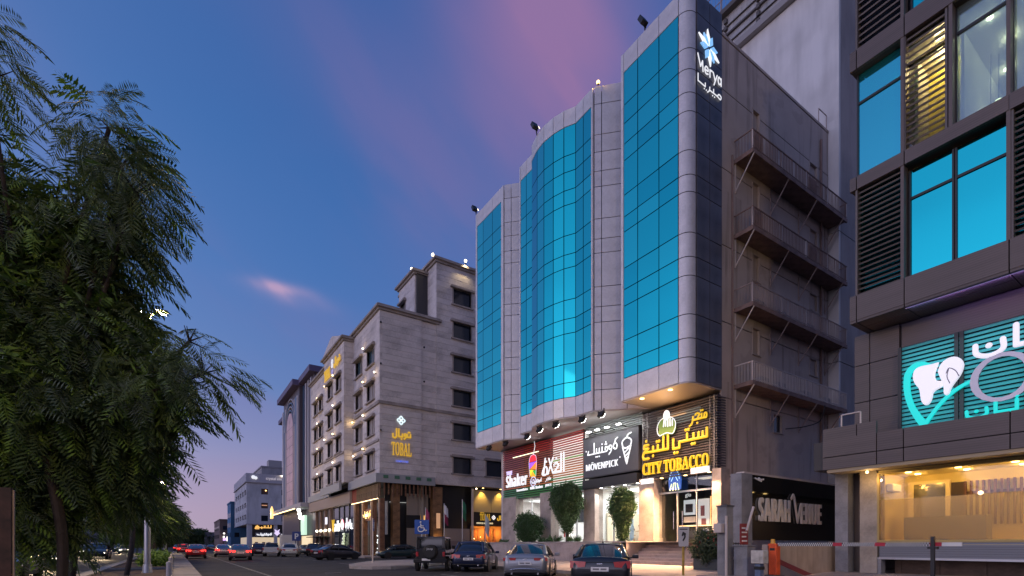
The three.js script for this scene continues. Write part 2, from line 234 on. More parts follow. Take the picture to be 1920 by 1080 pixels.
// ------------------------------------------------------------------ ground, roads, kerbs
const flat = (x0, x1, z0, z1, y) => new THREE.PlaneGeometry(x1 - x0, z1 - z0).rotateX(-Math.PI / 2).translate((x0 + x1) / 2, y, (z0 + z1) / 2);
structure('ground', flat(-1500, 1500, -2500, 800, -0.06), M.ground);
structure('road', flat(0.95, 70, -900, 30, 0), M.asphalt);
structure('opposite_road', flat(-15, -3.35, -900, 30, 0), M.asphalt);
{ // median: soil bed with a walking strip and kerbs, cut by a crossing
  structure('median_soil', bx(-2.95, -0.25, -0.05, 0.1, -400, 20), M.soil);
  structure('median_kerb', bx(-3.35, -2.95, -0.05, 0.16, -400, 20), M.kerb);
  const walk = structure('footpath', bx(-0.05, 0.95, -0.06, 0.12, -400, 20), M.dark);
  // paving slabs and kerb stones of the strip beside the camera, as pieces as far as they can be told apart
  const slab = [0, 1, 2].map((i) => std([[0.3, 0.27, 0.27], [0.26, 0.235, 0.235], [0.33, 0.3, 0.295]][i], 0.8, 0, { tex: nBlot, sx: 0.5, bump: nBump, bs: 0.003, bx: 2 }));
  const r = rng(3), sg = boxG(0.97, 0.06, 1.17), kg = boxG(0.18, 0.2, 0.99);
  WORLD.set(walk, [0, 0, 0]);
  for (let z = -6; z > -90; z -= 1.2) put(walk, 'paver', sg, slab[Math.floor(r() * 3)], [0.44, 0.122 + r() * 0.006, z], 0, (r() - 0.5) * 0.006);
  const kb = structure('kerb', bx(-0.25, -0.05, -0.06, 0.1, -400, 20), M.kerb); WORLD.set(kb, [0, 0, 0]);
  for (let z = -6; z > -70; z -= 1.02) put(kb, 'kerb_stone', kg, slab[Math.floor(r() * 3)], [-0.15, 0.085 + r() * 0.008, z]);
  const cross = structure('tree_pit_edging', [bx(-2.9, -0.26, 0.1, 0.17, -24, -23.8), bx(-2.9, -0.26, 0.1, 0.17, -34, -33.8), bx(-2.9, -0.26, 0.1, 0.17, -46, -45.8)], M.kerb);
}
for (const [x, w] of [[3.6, 0.14], [10.6, 0.14]]) { const g = []; for (let z = -10; z > -260; z -= 9) g.push(flat(x - w / 2, x + w / 2, z - (x < 5 ? 9 : 3), z, 0.004)); structure('lane_marking', g, M.line); }
structure('edge_line', [flat(-3.9, -3.78, -400, 20, 0.004), flat(-9.3, -9.18, -400, 20, 0.004)], M.line);
{ // bay lines of the slanted parking in front of the tower
  const g = []; for (let i = 0; i < 12; i++) { const q = flat(-0.05, 0.05, -2.6, 2.6, 0.005); q.rotateY(-0.72); q.translate(13.2, 0, -6 - i * 4.6); g.push(q); } structure('bay_marking', g, M.line);
}
{ // pavement on the buildings' side: kerb, then slabs that slope gently up to the walls
  const g = new THREE.PlaneGeometry(1, 1, 1, 1); const P = (x0, y0, x1, y1, z0, z1) => { const b = new THREE.BufferGeometry(); b.setAttribute('position', new THREE.BufferAttribute(new Float32Array([x0, y0, z1, x1, y1, z1, x1, y1, z0, x0, y0, z1, x1, y1, z0, x0, y0, z0]), 3)); b.computeVertexNormals(); return b; };
  structure('pavement', [P(16.2, 0.15, 20.4, 0.38, -37.2, -5), P(20.4, 0.38, 36, 0.38, -37.2, -5)], M.plaza);
  structure('pavement_kerb', [bx(15.95, 16.2, -0.05, 0.155, -37.4, -5), bx(16.2, 30, -0.05, 0.3, -37.45, -37.2)], M.kerb);
  structure('hotel_pavement', [bx(17, 70, -0.05, 0.16, -180, -54), bx(17, 45, -0.05, 0.15, -40.6, -37.46)], M.plaza);
  structure('traffic_island', planPoly([[8.7, -30.6], [8.75, -29.6], [9.4, -28.6], [10.4, -28.2], [12, -28.8], [16, -33], [18.2, -38], [17.6, -39.6], [16, -39.9], [12.4, -38.6], [9.5, -33.5]], -0.02, 0.17), M.kerb);
  structure('island_top', planPoly([[9.05, -30.6], [9.1, -29.8], [9.6, -28.95], [10.4, -28.6], [11.9, -29.1], [15.7, -33.2], [17.8, -38], [17.4, -39.2], [16, -39.5], [12.6, -38.3], [9.8, -33.3]], 0.165, 0.2), M.plaza);
}
{ const m = thing('manhole_cover', 'round dark manhole cover in the road left of the traffic island', 'manhole cover', [6.6, 0, -26]); add(m, 'lid', [new THREE.CylinderGeometry(0.33, 0.33, 0.02, 24).translate(6.6, 0.002, -26)], M.dark); add(m, 'rim', [new THREE.TorusGeometry(0.37, 0.035, 6, 28).rotateX(Math.PI / 2).translate(6.6, 0, -26)], M.greyDark); }

// ------------------------------------------------------------------ glass tower with three bays
const TW = thing('glass_tower', 'silver panelled tower with three tall bays of blue mirror glass above the lit shops', 'building', [24, 0.38, -26]);
const ROWS = [10.72, 11.66, 12.85, 14.77, 15.7, 16.9, 18.92, 19.77, 20.98, 22.91, 23.84, 24.99, 26.03, 27.8], SOF = 9.5, TOPY = 28.95, GROUND = 0.38, FLOOR = 1.57;
{
  const r = rng(11);
  // plan of the street front, from the far end to the near corner
  const curve = [[20.99, -28.95], [20.55, -28.35], [20.3, -27.4], [20.24, -26.58], [20.36, -25.75], [20.6, -24.98], [20.99, -24.3]];
  const front = [[21, -36.95], [21, -32.65], [23.15, -30.5], [21, -30.5], ...curve, [21, -22.7], [23.3, -20.4], [21, -20.4], [21, -16.5]];
  const cr = []; for (let i = 0; i <= 6; i++) { const a = (i / 6) * Math.PI / 2; cr.push([21.55 - 0.55 * Math.cos(a), -16.48 + 0.55 * Math.sin(a)]); }
  const outline = [...front, ...cr, [23.68, -15.93], [23.68, -16.0], [35.05, -16.0], [35.05, -36.95]];
  const fore = [...front, ...cr, [23.66, -15.93], [23.66, -36.95]].map(([x, z]) => [x + (x < 23.6 ? 0.1 : 0), z + (z < -36 ? 0.1 : z > -16.2 ? -0.1 : 0)]);
  add(TW, 'wall', planPoly(fore, SOF + 0.05, TOPY - 0.25), M.joint);
  add(TW, 'wall', bx(23.7, 35.05, SOF + 0.05, 27.8, -36.85, -16.06), M.beige);
  add(TW, 'roof', planPoly(fore.map(([x, z]) => [x + (x < 23.6 ? 0.2 : 0), z]), TOPY - 0.25, TOPY - 0.15), M.dark);
  const segs = (p, q, n) => { const o = []; for (let i = 0; i < n; i++) o.push([[lerp(p[0], q[0], i / n), lerp(p[1], q[1], i / n)], [lerp(p[0], q[0], (i + 1) / n), lerp(p[1], q[1], (i + 1) / n)]]); return o; };
  const plate = (name, [p, q], y0, y1, mat, gap, d, wob = 0) => { const dx = q[0] - p[0], dz = q[1] - p[1], L = Math.hypot(dx, dz), th = Math.atan2(-dz, dx); put(TW, name, boxG(Math.max(0.05, L - gap), y1 - y0 - gap, d), mat, [(p[0] + q[0]) / 2, (y0 + y1) / 2, (p[1] + q[1]) / 2], th, (r() - 0.5) * wob, 0).rotation.y += (r() - 0.5) * wob; };
  const ALU = [M.alu, M.aluB], aluOf = () => ALU[Math.floor(r() * 2)];
  const glassSeg = (s, mi) => { for (let k = 0; k < 13; k++) plate('pane', s, ROWS[k], ROWS[k + 1] + (k === 12 ? 0.07 : 0), BLUE[mi ?? Math.floor(r() * 4)], 0.05, 0.06, 0.009); plate('panel', s, SOF, ROWS[0], aluOf(), 0.035, 0.08); plate('panel', s, ROWS[13] + 0.07, TOPY, aluOf(), 0.035, 0.08); };
  const metalSeg = (s, mats = ALU) => { const ys = [SOF, ...ROWS.slice(0, 13), 27.87, TOPY]; for (let k = 0; k < ys.length - 1; k++) plate('panel', s, ys[k], ys[k + 1], mats[Math.floor(r() * mats.length)], 0.04, 0.08, 0.003); };
  const edge = (s) => { plate('edge_trim', s, SOF, TOPY, M.alu, 0.02, 0.1); };
  edge([[21, -36.95], [21, -36.72]]);
  for (const s of [[[21, -36.72], [21, -35.75]], [[21, -35.75], [21, -34.3]], [[21, -34.3], [21, -33.0]]]) glassSeg(s);
  edge([[21, -33.0], [21, -32.68]]);
  for (const s of [[[21.02, -32.63], [21.4, -32.25]], [[21.4, -32.25], [23.12, -30.53]]]) metalSeg(s);
  edge([[21, -30.5], [21, -30.36]]);
  for (const s of segs([21, -30.36], [21, -28.95], 2)) glassSeg(s);
  for (let i = 0; i < curve.length - 1; i++) glassSeg([curve[i], curve[i + 1]], i % 4);
  for (const s of segs([21, -24.3], [21, -22.86], 2)) glassSeg(s);
  edge([[21, -22.86], [21, -22.72]]);
  for (const s of [[[21.03, -22.67], [21.34, -22.36]], [[21.34, -22.36], [22.4, -21.3]], [[22.4, -21.3], [23.27, -20.43]]]) metalSeg(s);
  edge([[21, -20.4], [21, -20.2]]);
  for (const s of [[[21, -20.2], [21, -19.17]], [[21, -19.17], [21, -17.72]], [[21, -17.72], [21, -16.5]]]) glassSeg(s);
  // rounded near corner: curved panels, one per row
  const ys = [SOF, ...ROWS.slice(0, 13), 27.87, TOPY];
  for (let k = 0; k < ys.length - 1; k++) { const g = new THREE.CylinderGeometry(0.57, 0.57, ys[k + 1] - ys[k] - 0.04, 12, 1, true, Math.PI * 1.5, Math.PI / 2); g.translate(21.57, (ys[k] + ys[k + 1]) / 2, -16.5); add(TW, 'corner_panel', [g], aluOf()); }
  // dark end panels beside the sign
  for (const s of segs([21.6, -15.92], [23.68, -15.92], 2)) metalSeg(s, [M.aluDark]);
  // soffit under the bays
  add(TW, 'soffit', planPoly(outline.map(([x, z]) => [x + (x < 23.6 ? 0.02 : 0), z]), SOF - 0.06, SOF + 0.03), std([0.36, 0.33, 0.33], 0.45, 0.25));
  // rendered side wall facing the alley, in three lifts with a groove at each storey
  const ops = [];
  for (const y of [24.0, 20.0, 16.0, 11.95]) { ops.push([26.5, 27.25, y, y + 1.5]); ops.push([32.7, 33.7, y, y + (y > 20 ? 1.2 : 1.1)]); }
  ops.push([28.6, 29.6, 7.9, 9.0]);
  const bandsY = [0.3, 4.6, 9.15, 13.1, 17.1, 21.1, 25.2, 27.95];
  for (let i = 0; i < bandsY.length - 1; i++) add(TW, 'render_panel', wallWithHoles(23.72, 35.1, bandsY[i], bandsY[i + 1] - 0.05, ops).map(([a, b, c, d]) => bx(a, b, c, d, -16.05, -15.93)), M.beige);
  add(TW, 'parapet', bx(23.72, 35.1, 27.95, 28.1, -16.1, -15.9), M.beige);
  for (const [x0, x1, y0, y1] of ops) {
    const w = sub(TW, 'window');
    add(w, 'pane', bx(x0 - 0.05, x1 + 0.05, y0 - 0.05, y1 + 0.05, -16.09, -16.07), M.winDark);
    add(w, 'frame', [bx(x0, x0 + 0.07, y0, y1, -16.05, -15.91), bx(x1 - 0.07, x1, y0, y1, -16.05, -15.91), bx(x0 + 0.07, x1 - 0.07, y1 - 0.07, y1, -16.05, -15.91), bx(x0 - 0.05, x1 + 0.05, y0 - 0.06, y0, -16.05, -15.85)], M.beige);
  }
  // four rusty service balconies
  [21.74, 17.76, 13.83, 9.77].forEach((y, bi) => {
    const x0 = 24.8, x1 = 35.2, z0 = -15.93, z1 = -14.87, b = sub(TW, 'balcony');
    add(b, 'floor_slab', [bx(x0, x1, y, y + 0.12, z0, z1), bx(x0, x1, y - 0.08, y + 0.14, z1 - 0.08, z1 + 0.02), bx(x0 - 0.02, x0 + 0.06, y - 0.08, y + 0.14, z0, z1)], M.rust);
    const mat = bi < 2 ? M.rust : bi === 2 ? M.rail : M.railPale, h = 1.1;
    add(b, 'handrail', [bx(x0, x1, y + h, y + h + 0.05, z1 - 0.04, z1 + 0.01), bx(x0, x0 + 0.05, y + h, y + h + 0.05, z0, z1 - 0.04), bx(x1 - 0.05, x1, y + h, y + h + 0.05, z0, z1 - 0.04), bx(x0, x1, y + 0.22, y + 0.26, z1 - 0.03, z1)], mat);
    const bars = []; for (let x = x0 + 0.02; x < x1; x += 0.155) { const bent = (r() - 0.5) * 0.05; if (r() > 0.04) bars.push(bar([x, y + 0.14, z1 - 0.015], [x + bent, y + h, z1 - 0.015], 0.02, 0.02, 5)); } for (let z = z0 + 0.1; z < z1; z += 0.17) { bars.push(bar([x0 + 0.02, y + 0.14, z], [x0 + 0.02, y + h, z], 0.014, 0.014, 5)); bars.push(bar([x1 - 0.02, y + 0.14, z], [x1 - 0.02, y + h, z], 0.014, 0.014, 5)); }
    add(b, 'railing', bars, mat);
    [0, 0.27, 0.52, 0.76, 1].forEach((t) => { const x = lerp(x0 + 0.03, x1 - 0.03, t); add(b, 'post', bx(x - 0.03, x + 0.03, y + 0.14, y + h, z1 - 0.06, z1 - 0.005), M.railPale); });
    for (const x of [24.9, 28.3, 31.4, 34.6]) add(b, 'brace', [bar([x, y - 0.06, z1 + 0.02], [x, y - 1.5, z0 + 0.03], 0.035, 0.035, 6), bx(x - 0.03, x + 0.03, y - 1.6, y - 0.02, z0, z0 + 0.05)], x < 26 ? M.railPale : M.rail);
    for (let k = 0; k < 3 + (bi % 2); k++) { const x = 26.2 + k * 2.3 + r() * 1.0; add(b, 'cooling_unit', [new RoundedBoxGeometry(0.85, 0.62, 0.34, 1, 0.03).translate(x, y + 0.46, z0 + 0.42), new THREE.CylinderGeometry(0.24, 0.24, 0.03, 14).rotateX(Math.PI / 2).translate(x + 0.12, y + 0.47, z0 + 0.6)], M.grey); }
    if (bi < 2) add(b, 'stored_board', [bx(25.4, 26.1, y + 0.15, y + 1.45, z1 - 0.3, z1 - 0.26), bx(31.0, 31.9, y + 0.15, y + 1.3, z1 - 0.28, z1 - 0.24)], M.rust);
  });
  add(TW, 'drain_pipe', [bar([24.55, 0.4, -15.86], [24.55, 22, -15.86], 0.05), bar([34.0, 6, -15.84], [34.0, 27, -15.84], 0.07)], M.rust);
  add(TW, 'cable', [tube([[32.2, 9.7, -14.8], [31.9, 8.8, -14.9], [31.0, 8.4, -15.3], [29.8, 8.2, -15.85]], 0.03), tube([[24.2, 5.1, -15.85], [25.3, 4.2, -15.8], [26.5, 4.0, -15.8]], 0.025)], M.blackMatt);
  add(TW, 'roof_rail', [bar([33.9, 28.1, -15.95], [33.9, 29.0, -15.95], 0.03), bar([34.9, 28.1, -15.95], [34.9, 29.0, -15.95], 0.03), bar([33.9, 29.0, -15.95], [34.9, 29.0, -15.95], 0.03)], M.rail);
}
// rectangles left of a wall strip once the openings are taken out
function wallWithHoles(a0, a1, y0, y1, ops) {
  const hit = ops.filter((o) => o[0] < a1 && o[1] > a0 && o[2] < y1 && o[3] > y0), ys = [...new Set([y0, y1, ...hit.flatMap((o) => [o[2], o[3]])])].filter((y) => y >= y0 && y <= y1).sort((a, b) => a - b), out = [];
  for (let i = 0; i < ys.length - 1; i++) {
    let x = a0; const m = (ys[i] + ys[i + 1]) / 2;
    for (const o of hit.filter((o) => o[2] < m && o[3] > m).sort((a, b) => a[0] - b[0])) { if (o[0] > x) out.push([x, o[0], ys[i], ys[i + 1]]); x = Math.max(x, o[1]); }
    if (x < a1) out.push([x, a1, ys[i], ys[i + 1]]);
  }
  return out;
}
// ground floor of the tower: plinth, columns, shop rooms
{
  const H = 5.15, back = 29.5, WH = std([0.78, 0.78, 0.77], 0.7), CRM = std([0.68, 0.58, 0.44], 0.7), DK = std([0.035, 0.03, 0.03], 0.5), FL = std([0.45, 0.42, 0.4], 0.3, 0, { tex: nBlot, sx: 0.6 });
  add(TW, 'plinth', [bx(20.9, 35, 0, FLOOR - 0.02, -36.3, -19.95), bx(23.0, 35, 0, FLOOR - 0.02, -19.95, -15.98)], std([0.38, 0.32, 0.31], 0.75, 0, { tex: nBlot, sx: 0.35, bump: nBump, bs: 0.004, bx: 1 }));
  add(TW, 'coping', [bx(20.84, 21.2, FLOOR - 0.02, FLOOR + 0.05, -36.3, -19.9)], M.kerb);
  add(TW, 'shop_floor', bx(21.2, back, FLOOR - 0.019, FLOOR, -36.2, -16.0), FL);
  add(TW, 'upper_wall', bx(23.95, 24.3, H, SOF - 0.06, -36.9, -15.98), M.dark);
  add(TW, 'end_wall', [bx(24.3, 35, 0, SOF - 0.06, -36.95, -36.5), bx(23.5, 24.3, FLOOR, SOF - 0.06, -36.95, -36.3)], M.stone);
  add(TW, 'shop_ceiling', [bx(23.9, back, H, H + 0.12, -36.3, -20.5), bx(24.3, back, H + 0.4, H + 0.52, -20.5, -16.0)], WH);
  add(TW, 'partition', [bx(24.3, back, FLOOR, H, -25.55, -25.35), bx(24.3, back, FLOOR, H, -20.6, -20.45)], WH);
  add(TW, 'back_wall', [bx(back, back + 0.15, FLOOR, H + 0.4, -36.3, -20.5)], WH);
  add(TW, 'back_wall', [bx(back - 1, back - 0.85, FLOOR, H + 0.4, -20.45, -16.0)], DK);
  add(TW, 'shop_lining', [bx(23.8, back - 1, FLOOR, H + 0.4, -20.44, -20.4)], DK); add(TW, 'shop_lining', [bx(23.8, back - 1, FLOOR, H + 0.4, -16.05, -16.0)], DK); add(TW, 'shop_lining', [bx(23.8, back - 1, FLOOR, FLOOR + 0.012, -20.4, -16.05)], DK); add(TW, 'shop_lining', [bx(23.8, back - 1, H + 0.36, H + 0.4, -20.4, -16.05)], DK);
  const st = std([0.38, 0.32, 0.29], 0.8, 0, { tex: nBlot, sx: 0.5, bump: nBump, bs: 0.003, bx: 1.5 });
  for (const [z0, z1] of [[-36.3, -34.3], [-31.0, -29.65], [-26.05, -24.95], [-21.1, -20.0], [-16.15, -15.62]]) add(TW, 'column', [bx(23.2, 23.94, FLOOR, 5.35, z0, z1), bx(23.15, 23.97, FLOOR, FLOOR + 0.25, z0 - 0.03, z1 + 0.03)], st);
  const win = (z0, z1, mull) => { const w = sub(TW, 'shop_window'); add(w, 'pane', bx(23.6, 23.615, FLOOR + 0.05, H, z0, z1), M.shopGlass); addEach(w, 'frame', [bx(23.55, 23.67, FLOOR, FLOOR + 0.08, z0, z1), bx(23.55, 23.67, H - 0.06, H, z0, z1)], M.steel); addEach(w, 'mullion', mull.map((z) => bx(23.56, 23.66, FLOOR + 0.08, H - 0.06, z - 0.025, z + 0.025)), M.steel); };
  win(-34.3, -31.0, [-32.6]); win(-29.65, -26.05, [-28.4, -27.2]); win(-24.95, -21.1, [-23.6, -22.3]);
  // bright rooms
  for (const [z0, z1, k] of [[-36, -25.6, 3.4], [-25.3, -20.7, 4.6]]) { const zc = (z0 + z1) / 2, w = z1 - z0 - 1.4; add(TW, 'ceiling_lamp', bx(25.2, 27.2, H - 0.05, H - 0.02, zc - w / 2, zc + w / 2), glow([1, 0.98, 0.95], 1.5)); area(TW, [26.2, H - 0.08, zc], [26.2, 0, zc], 2, w, [1, 0.98, 0.96], k * 3.2); }
  for (let i = 0; i < 4; i++) downlight(TW, [23.35, H - 0.005, -24.5 + i * 1.05], [1, 0.97, 0.92], 22, M.whiteBulb);
  // blender shop fittings: fridge, counter, menu screens
  add(TW, 'menu_board', [bx(29.4, 29.48, 3.4, 4.6, -34.6, -32.9), bx(29.4, 29.48, 3.4, 4.6, -32.7, -31.2)], M.winDark);
  add(TW, 'bench_seat', [bx(27.2, 27.9, FLOOR, FLOOR + 0.5, -30, -26.2), bx(27.9, 28.05, FLOOR, FLOOR + 1.3, -30, -26.2)], std([0.55, 0.08, 0.08], 0.6));
  add(TW, 'cooler', bx(27.6, 28.5, FLOOR, FLOOR + 2.1, -27.4, -26.2), std([0.1, 0.5, 0.36], 0.4));
  add(TW, 'poster', [bx(24.3, 24.34, 2.0, 3.1, -29.5, -28.95)], std([0.6, 0.05, 0.06], 0.6));
  add(TW, 'counter', [bx(26.5, 27.3, FLOOR, FLOOR + 1.1, -34.5, -31.6), bx(26.4, 27.4, FLOOR + 1.1, FLOOR + 1.16, -34.6, -31.5)], WH);
  // ice-cream shop fittings: cream counter and posters
  add(TW, 'wainscot', [bx(29.2, 29.4, FLOOR, 3.6, -25.3, -20.7), bx(24.6, 29.2, FLOOR, 3.6, -25.3, -25.2)], CRM);
  add(TW, 'counter', [bx(27, 28, FLOOR, FLOOR + 1.15, -24.4, -22.2), bx(26.9, 28.1, FLOOR + 1.15, FLOOR + 1.2, -24.5, -22.1)], CRM);
  add(TW, 'poster', [bx(29.1, 29.16, 2.75, 4.15, -23.9, -23.0)], std([0.8, 0.12, 0.08], 0.6)); add(TW, 'poster', [bx(29.1, 29.16, 2.8, 3.4, -24.6, -24.2)], std([0.25, 0.3, 0.35], 0.6));
  add(TW, 'wall_screen', [bx(29.1, 29.18, 3.7, 4.2, -22.6, -21.4)], M.winDark);
  add(TW, 'table', [cyl(0.35, 0.35, FLOOR + 0.72, FLOOR + 0.75, 25.3, -22.9, 14), cyl(0.04, 0.04, FLOOR + 0.02, FLOOR + 0.72, 25.3, -22.9), cyl(0.22, 0.22, FLOOR, FLOOR + 0.03, 25.3, -22.9, 12)], std([0.5, 0.25, 0.06], 0.5));
  for (const dz of [-0.62, 0.62]) add(TW, 'stool', [cyl(0.17, 0.17, FLOOR + 0.45, FLOOR + 0.5, 25.3, -22.9 + dz, 12), ...[0, 1, 2].map((k) => bar([25.3, FLOOR + 0.45, -22.9 + dz], [25.3 + 0.2 * Math.cos(k * 2.1), FLOOR, -22.9 + dz + 0.2 * Math.sin(k * 2.1)], 0.02))], std([0.5, 0.25, 0.06], 0.5));
  // steps up to the tobacco shop
  const sm = std([0.5, 0.4, 0.36], 0.65, 0, { tex: nBlot, sx: 0.5 });
  const s = sub(TW, 'steps'); for (let i = 0; i < 7; i++) add(s, 'step', [bx(21 + i * 0.29, 23.2, GROUND + i * 0.17, GROUND + (i + 1) * 0.17 - 0.045, -19.95, -15.8), bx(20.96 + i * 0.29, 23.2, GROUND + (i + 1) * 0.17 - 0.045, GROUND + (i + 1) * 0.17, -19.95, -15.78)], sm);
  add(TW, 'cheek_wall', [bx(20.9, 23.2, GROUND - 0.1, FLOOR + 0.05, -20.3, -19.97)], std([0.48, 0.37, 0.31], 0.75, 0, { tex: nBlot, sx: 0.4 }));
  // tobacco shop front: dark glass doors with frames
  const tw = sub(TW, 'shop_door'); addEach(tw, 'pane', [bx(23.7, 23.712, FLOOR, 5.3, -20.0, -18.72), bx(23.7, 23.712, FLOOR, 5.3, -18.66, -17.45), bx(23.7, 23.712, FLOOR, 5.3, -17.4, -16.15)], M.shopGlass);
  addEach(tw, 'frame', [bx(23.66, 23.76, FLOOR, 5.3, -18.72, -18.66), bx(23.66, 23.76, FLOOR, 5.3, -17.45, -17.4), bx(23.66, 23.76, 4.35, 4.45, -20, -16.15)], M.steel);
  add(tw, 'handle', [bar([23.6, 2.3, -18.3], [23.6, 3.3, -18.3], 0.02), bar([23.6, 2.3, -18.9], [23.6, 3.3, -18.9], 0.02)], M.chrome);
  add(TW, 'lit_poster', bx(25.6, 25.66, 2.2, 4.1, -18.75, -18.0), glow([0.9, 0.86, 0.86], 0.5));
  add(TW, 'poster_print', [bx(25.575, 25.6, 3.1, 3.7, -18.55, -18.3), bx(25.575, 25.6, 2.3, 2.95, -18.5, -18.2)], std([0.35, 0.12, 0.14], 0.7));
  add(TW, 'lit_poster', bx(25.6, 25.66, 3.2, 4.1, -19.75, -18.95), glow([0.8, 0.85, 0.9], 0.55));
  add(TW, 'poster_print', [bx(25.57, 25.6, 3.35, 3.85, -19.6, -19.1)], M.dark);
  add(TW, 'lit_panel', [bx(25.6, 25.66, 2.75, 3.1, -19.75, -18.95), bx(25.6, 25.66, 2.2, 2.6, -19.6, -18.95)], glow([0.85, 0.45, 0.25], 0.5));
  add(TW, 'light_strip', [bx(25.1, 25.14, FLOOR + 0.92, FLOOR + 0.98, -19.7, -16.5), bx(25.5, 25.54, 2.5, 4.2, -17.86, -17.82)], glow([1, 0.42, 0.08], 2));
  add(TW, 'lit_panel', bx(27.9, 28.4, 3.9, 4.2, -17.4, -16.6), glow([0.08, 0.16, 1], 1.4));
  add(TW, 'lit_panel', [bx(25.0, 25.03, 2.15, 2.6, -16.65, -16.3), bx(25.0, 25.03, 2.75, 3.25, -16.65, -16.35)], glow([0.8, 0.8, 0.75], 0.6));
  add(TW, 'shelf', [0, 1, 2, 3].flatMap((k) => { const o = [bx(28.0, 28.45, 2.1 + k * 0.6, 2.14 + k * 0.6, -20.2, -16.2)]; for (let z = -20; z < -16.4; z += 0.28) o.push(bx(28.1, 28.35, 2.14 + k * 0.6, 2.36 + k * 0.6, z, z + 0.2)); return o; }), std([0.25, 0.24, 0.26], 0.5));
  add(TW, 'counter', bx(25.15, 25.9, FLOOR, FLOOR + 1.0, -19.7, -16.3), M.black);
  sign(TW, 'lettering', text('glo', 0.62, 0.42, 0.03, F.thin), glow([0.95, 0.95, 0.95], 1.2), [25.1, FLOOR + 0.35, -17.2]); sign(TW, 'lettering', text('glo', 0.4, 0.28, 0.02, F.thin), glow([0.9, 0.9, 0.9], 0.7), [25.5, 4.22, -19.55]);
  area(TW, [26, 5.3, -18.2], [26, 0, -18.2], 2, 2.6, [1, 0.85, 0.7], 0.35); add(TW, 'ceiling_lamp', bx(25.5, 26.5, 5.34, 5.38, -19, -17.4), glow([1, 0.85, 0.7], 0.6));
  for (const [x, z, cd] of [[22.7, -20.45, 60], [22.6, -18.9, 330], [22.7, -17.4, 330], [22.7, -15.95, 60]]) downlight(TW, [x, 5.12, z], [1, 0.57, 0.28], cd, M.goldBulb);
  for (const [x, z] of [[21.35, -19.2], [21.35, -17.3]]) downlight(TW, [x, SOF - 0.075, z], [1, 0.62, 0.4], 170, M.goldBulb, 1.3);
  // round glowing emblem in the doorway
  const e = new THREE.Shape(); e.moveTo(-0.42, -0.6); e.lineTo(0.42, -0.6); e.lineTo(0.46, 0.1); e.quadraticCurveTo(0.42, 0.6, 0, 0.66); e.quadraticCurveTo(-0.42, 0.6, -0.46, 0.1); e.closePath();
  const em = tag(new THREE.Group(), 'blue and green glowing emblem hanging in the tobacco shop doorway', 'light sign'); em.name = 'glowing_emblem'; scene.add(em); em.position.set(23.45, 5.0, -18.65); em.rotation.y = faceX;
  mesh(em, 'backing', extrudeShape(e, 0.06, 0.01).scale(0.92, 0.8, 1), glow([0.05, 0.18, 0.7], 0.55, [0.02, 0.05, 0.2])); mesh(em, 'leaf_mark', merge([strokes('-0.3,-0.5 -0.2,0; -0.1,-0.5 -0.05,0.05; 0.1,-0.5 0.05,0.05; 0.3,-0.5 0.2,0', 0.66, 0.45, 0.07).translate(-0.33, -0.55, 0.09)]), glow([0.35, 0.8, 0.15], 0.9)); mesh(em, 'rim', strokes('~-0.3,0 -0.22,0.35 0,0.45 0.22,0.35 0.3,0; ~-0.2,-0.1 0,0.2 0.2,-0.1', 0.7, 0.6, 0.04).translate(-0.35, -0.02, 0.09), glow([0.4, 0.8, 1], 1.2));
  // black canopy box between ice-cream sign and its windows
  add(TW, 'canopy', [bx(23.05, 23.98, 5.15, 5.75, -26.0, -21.15)], M.black);
}

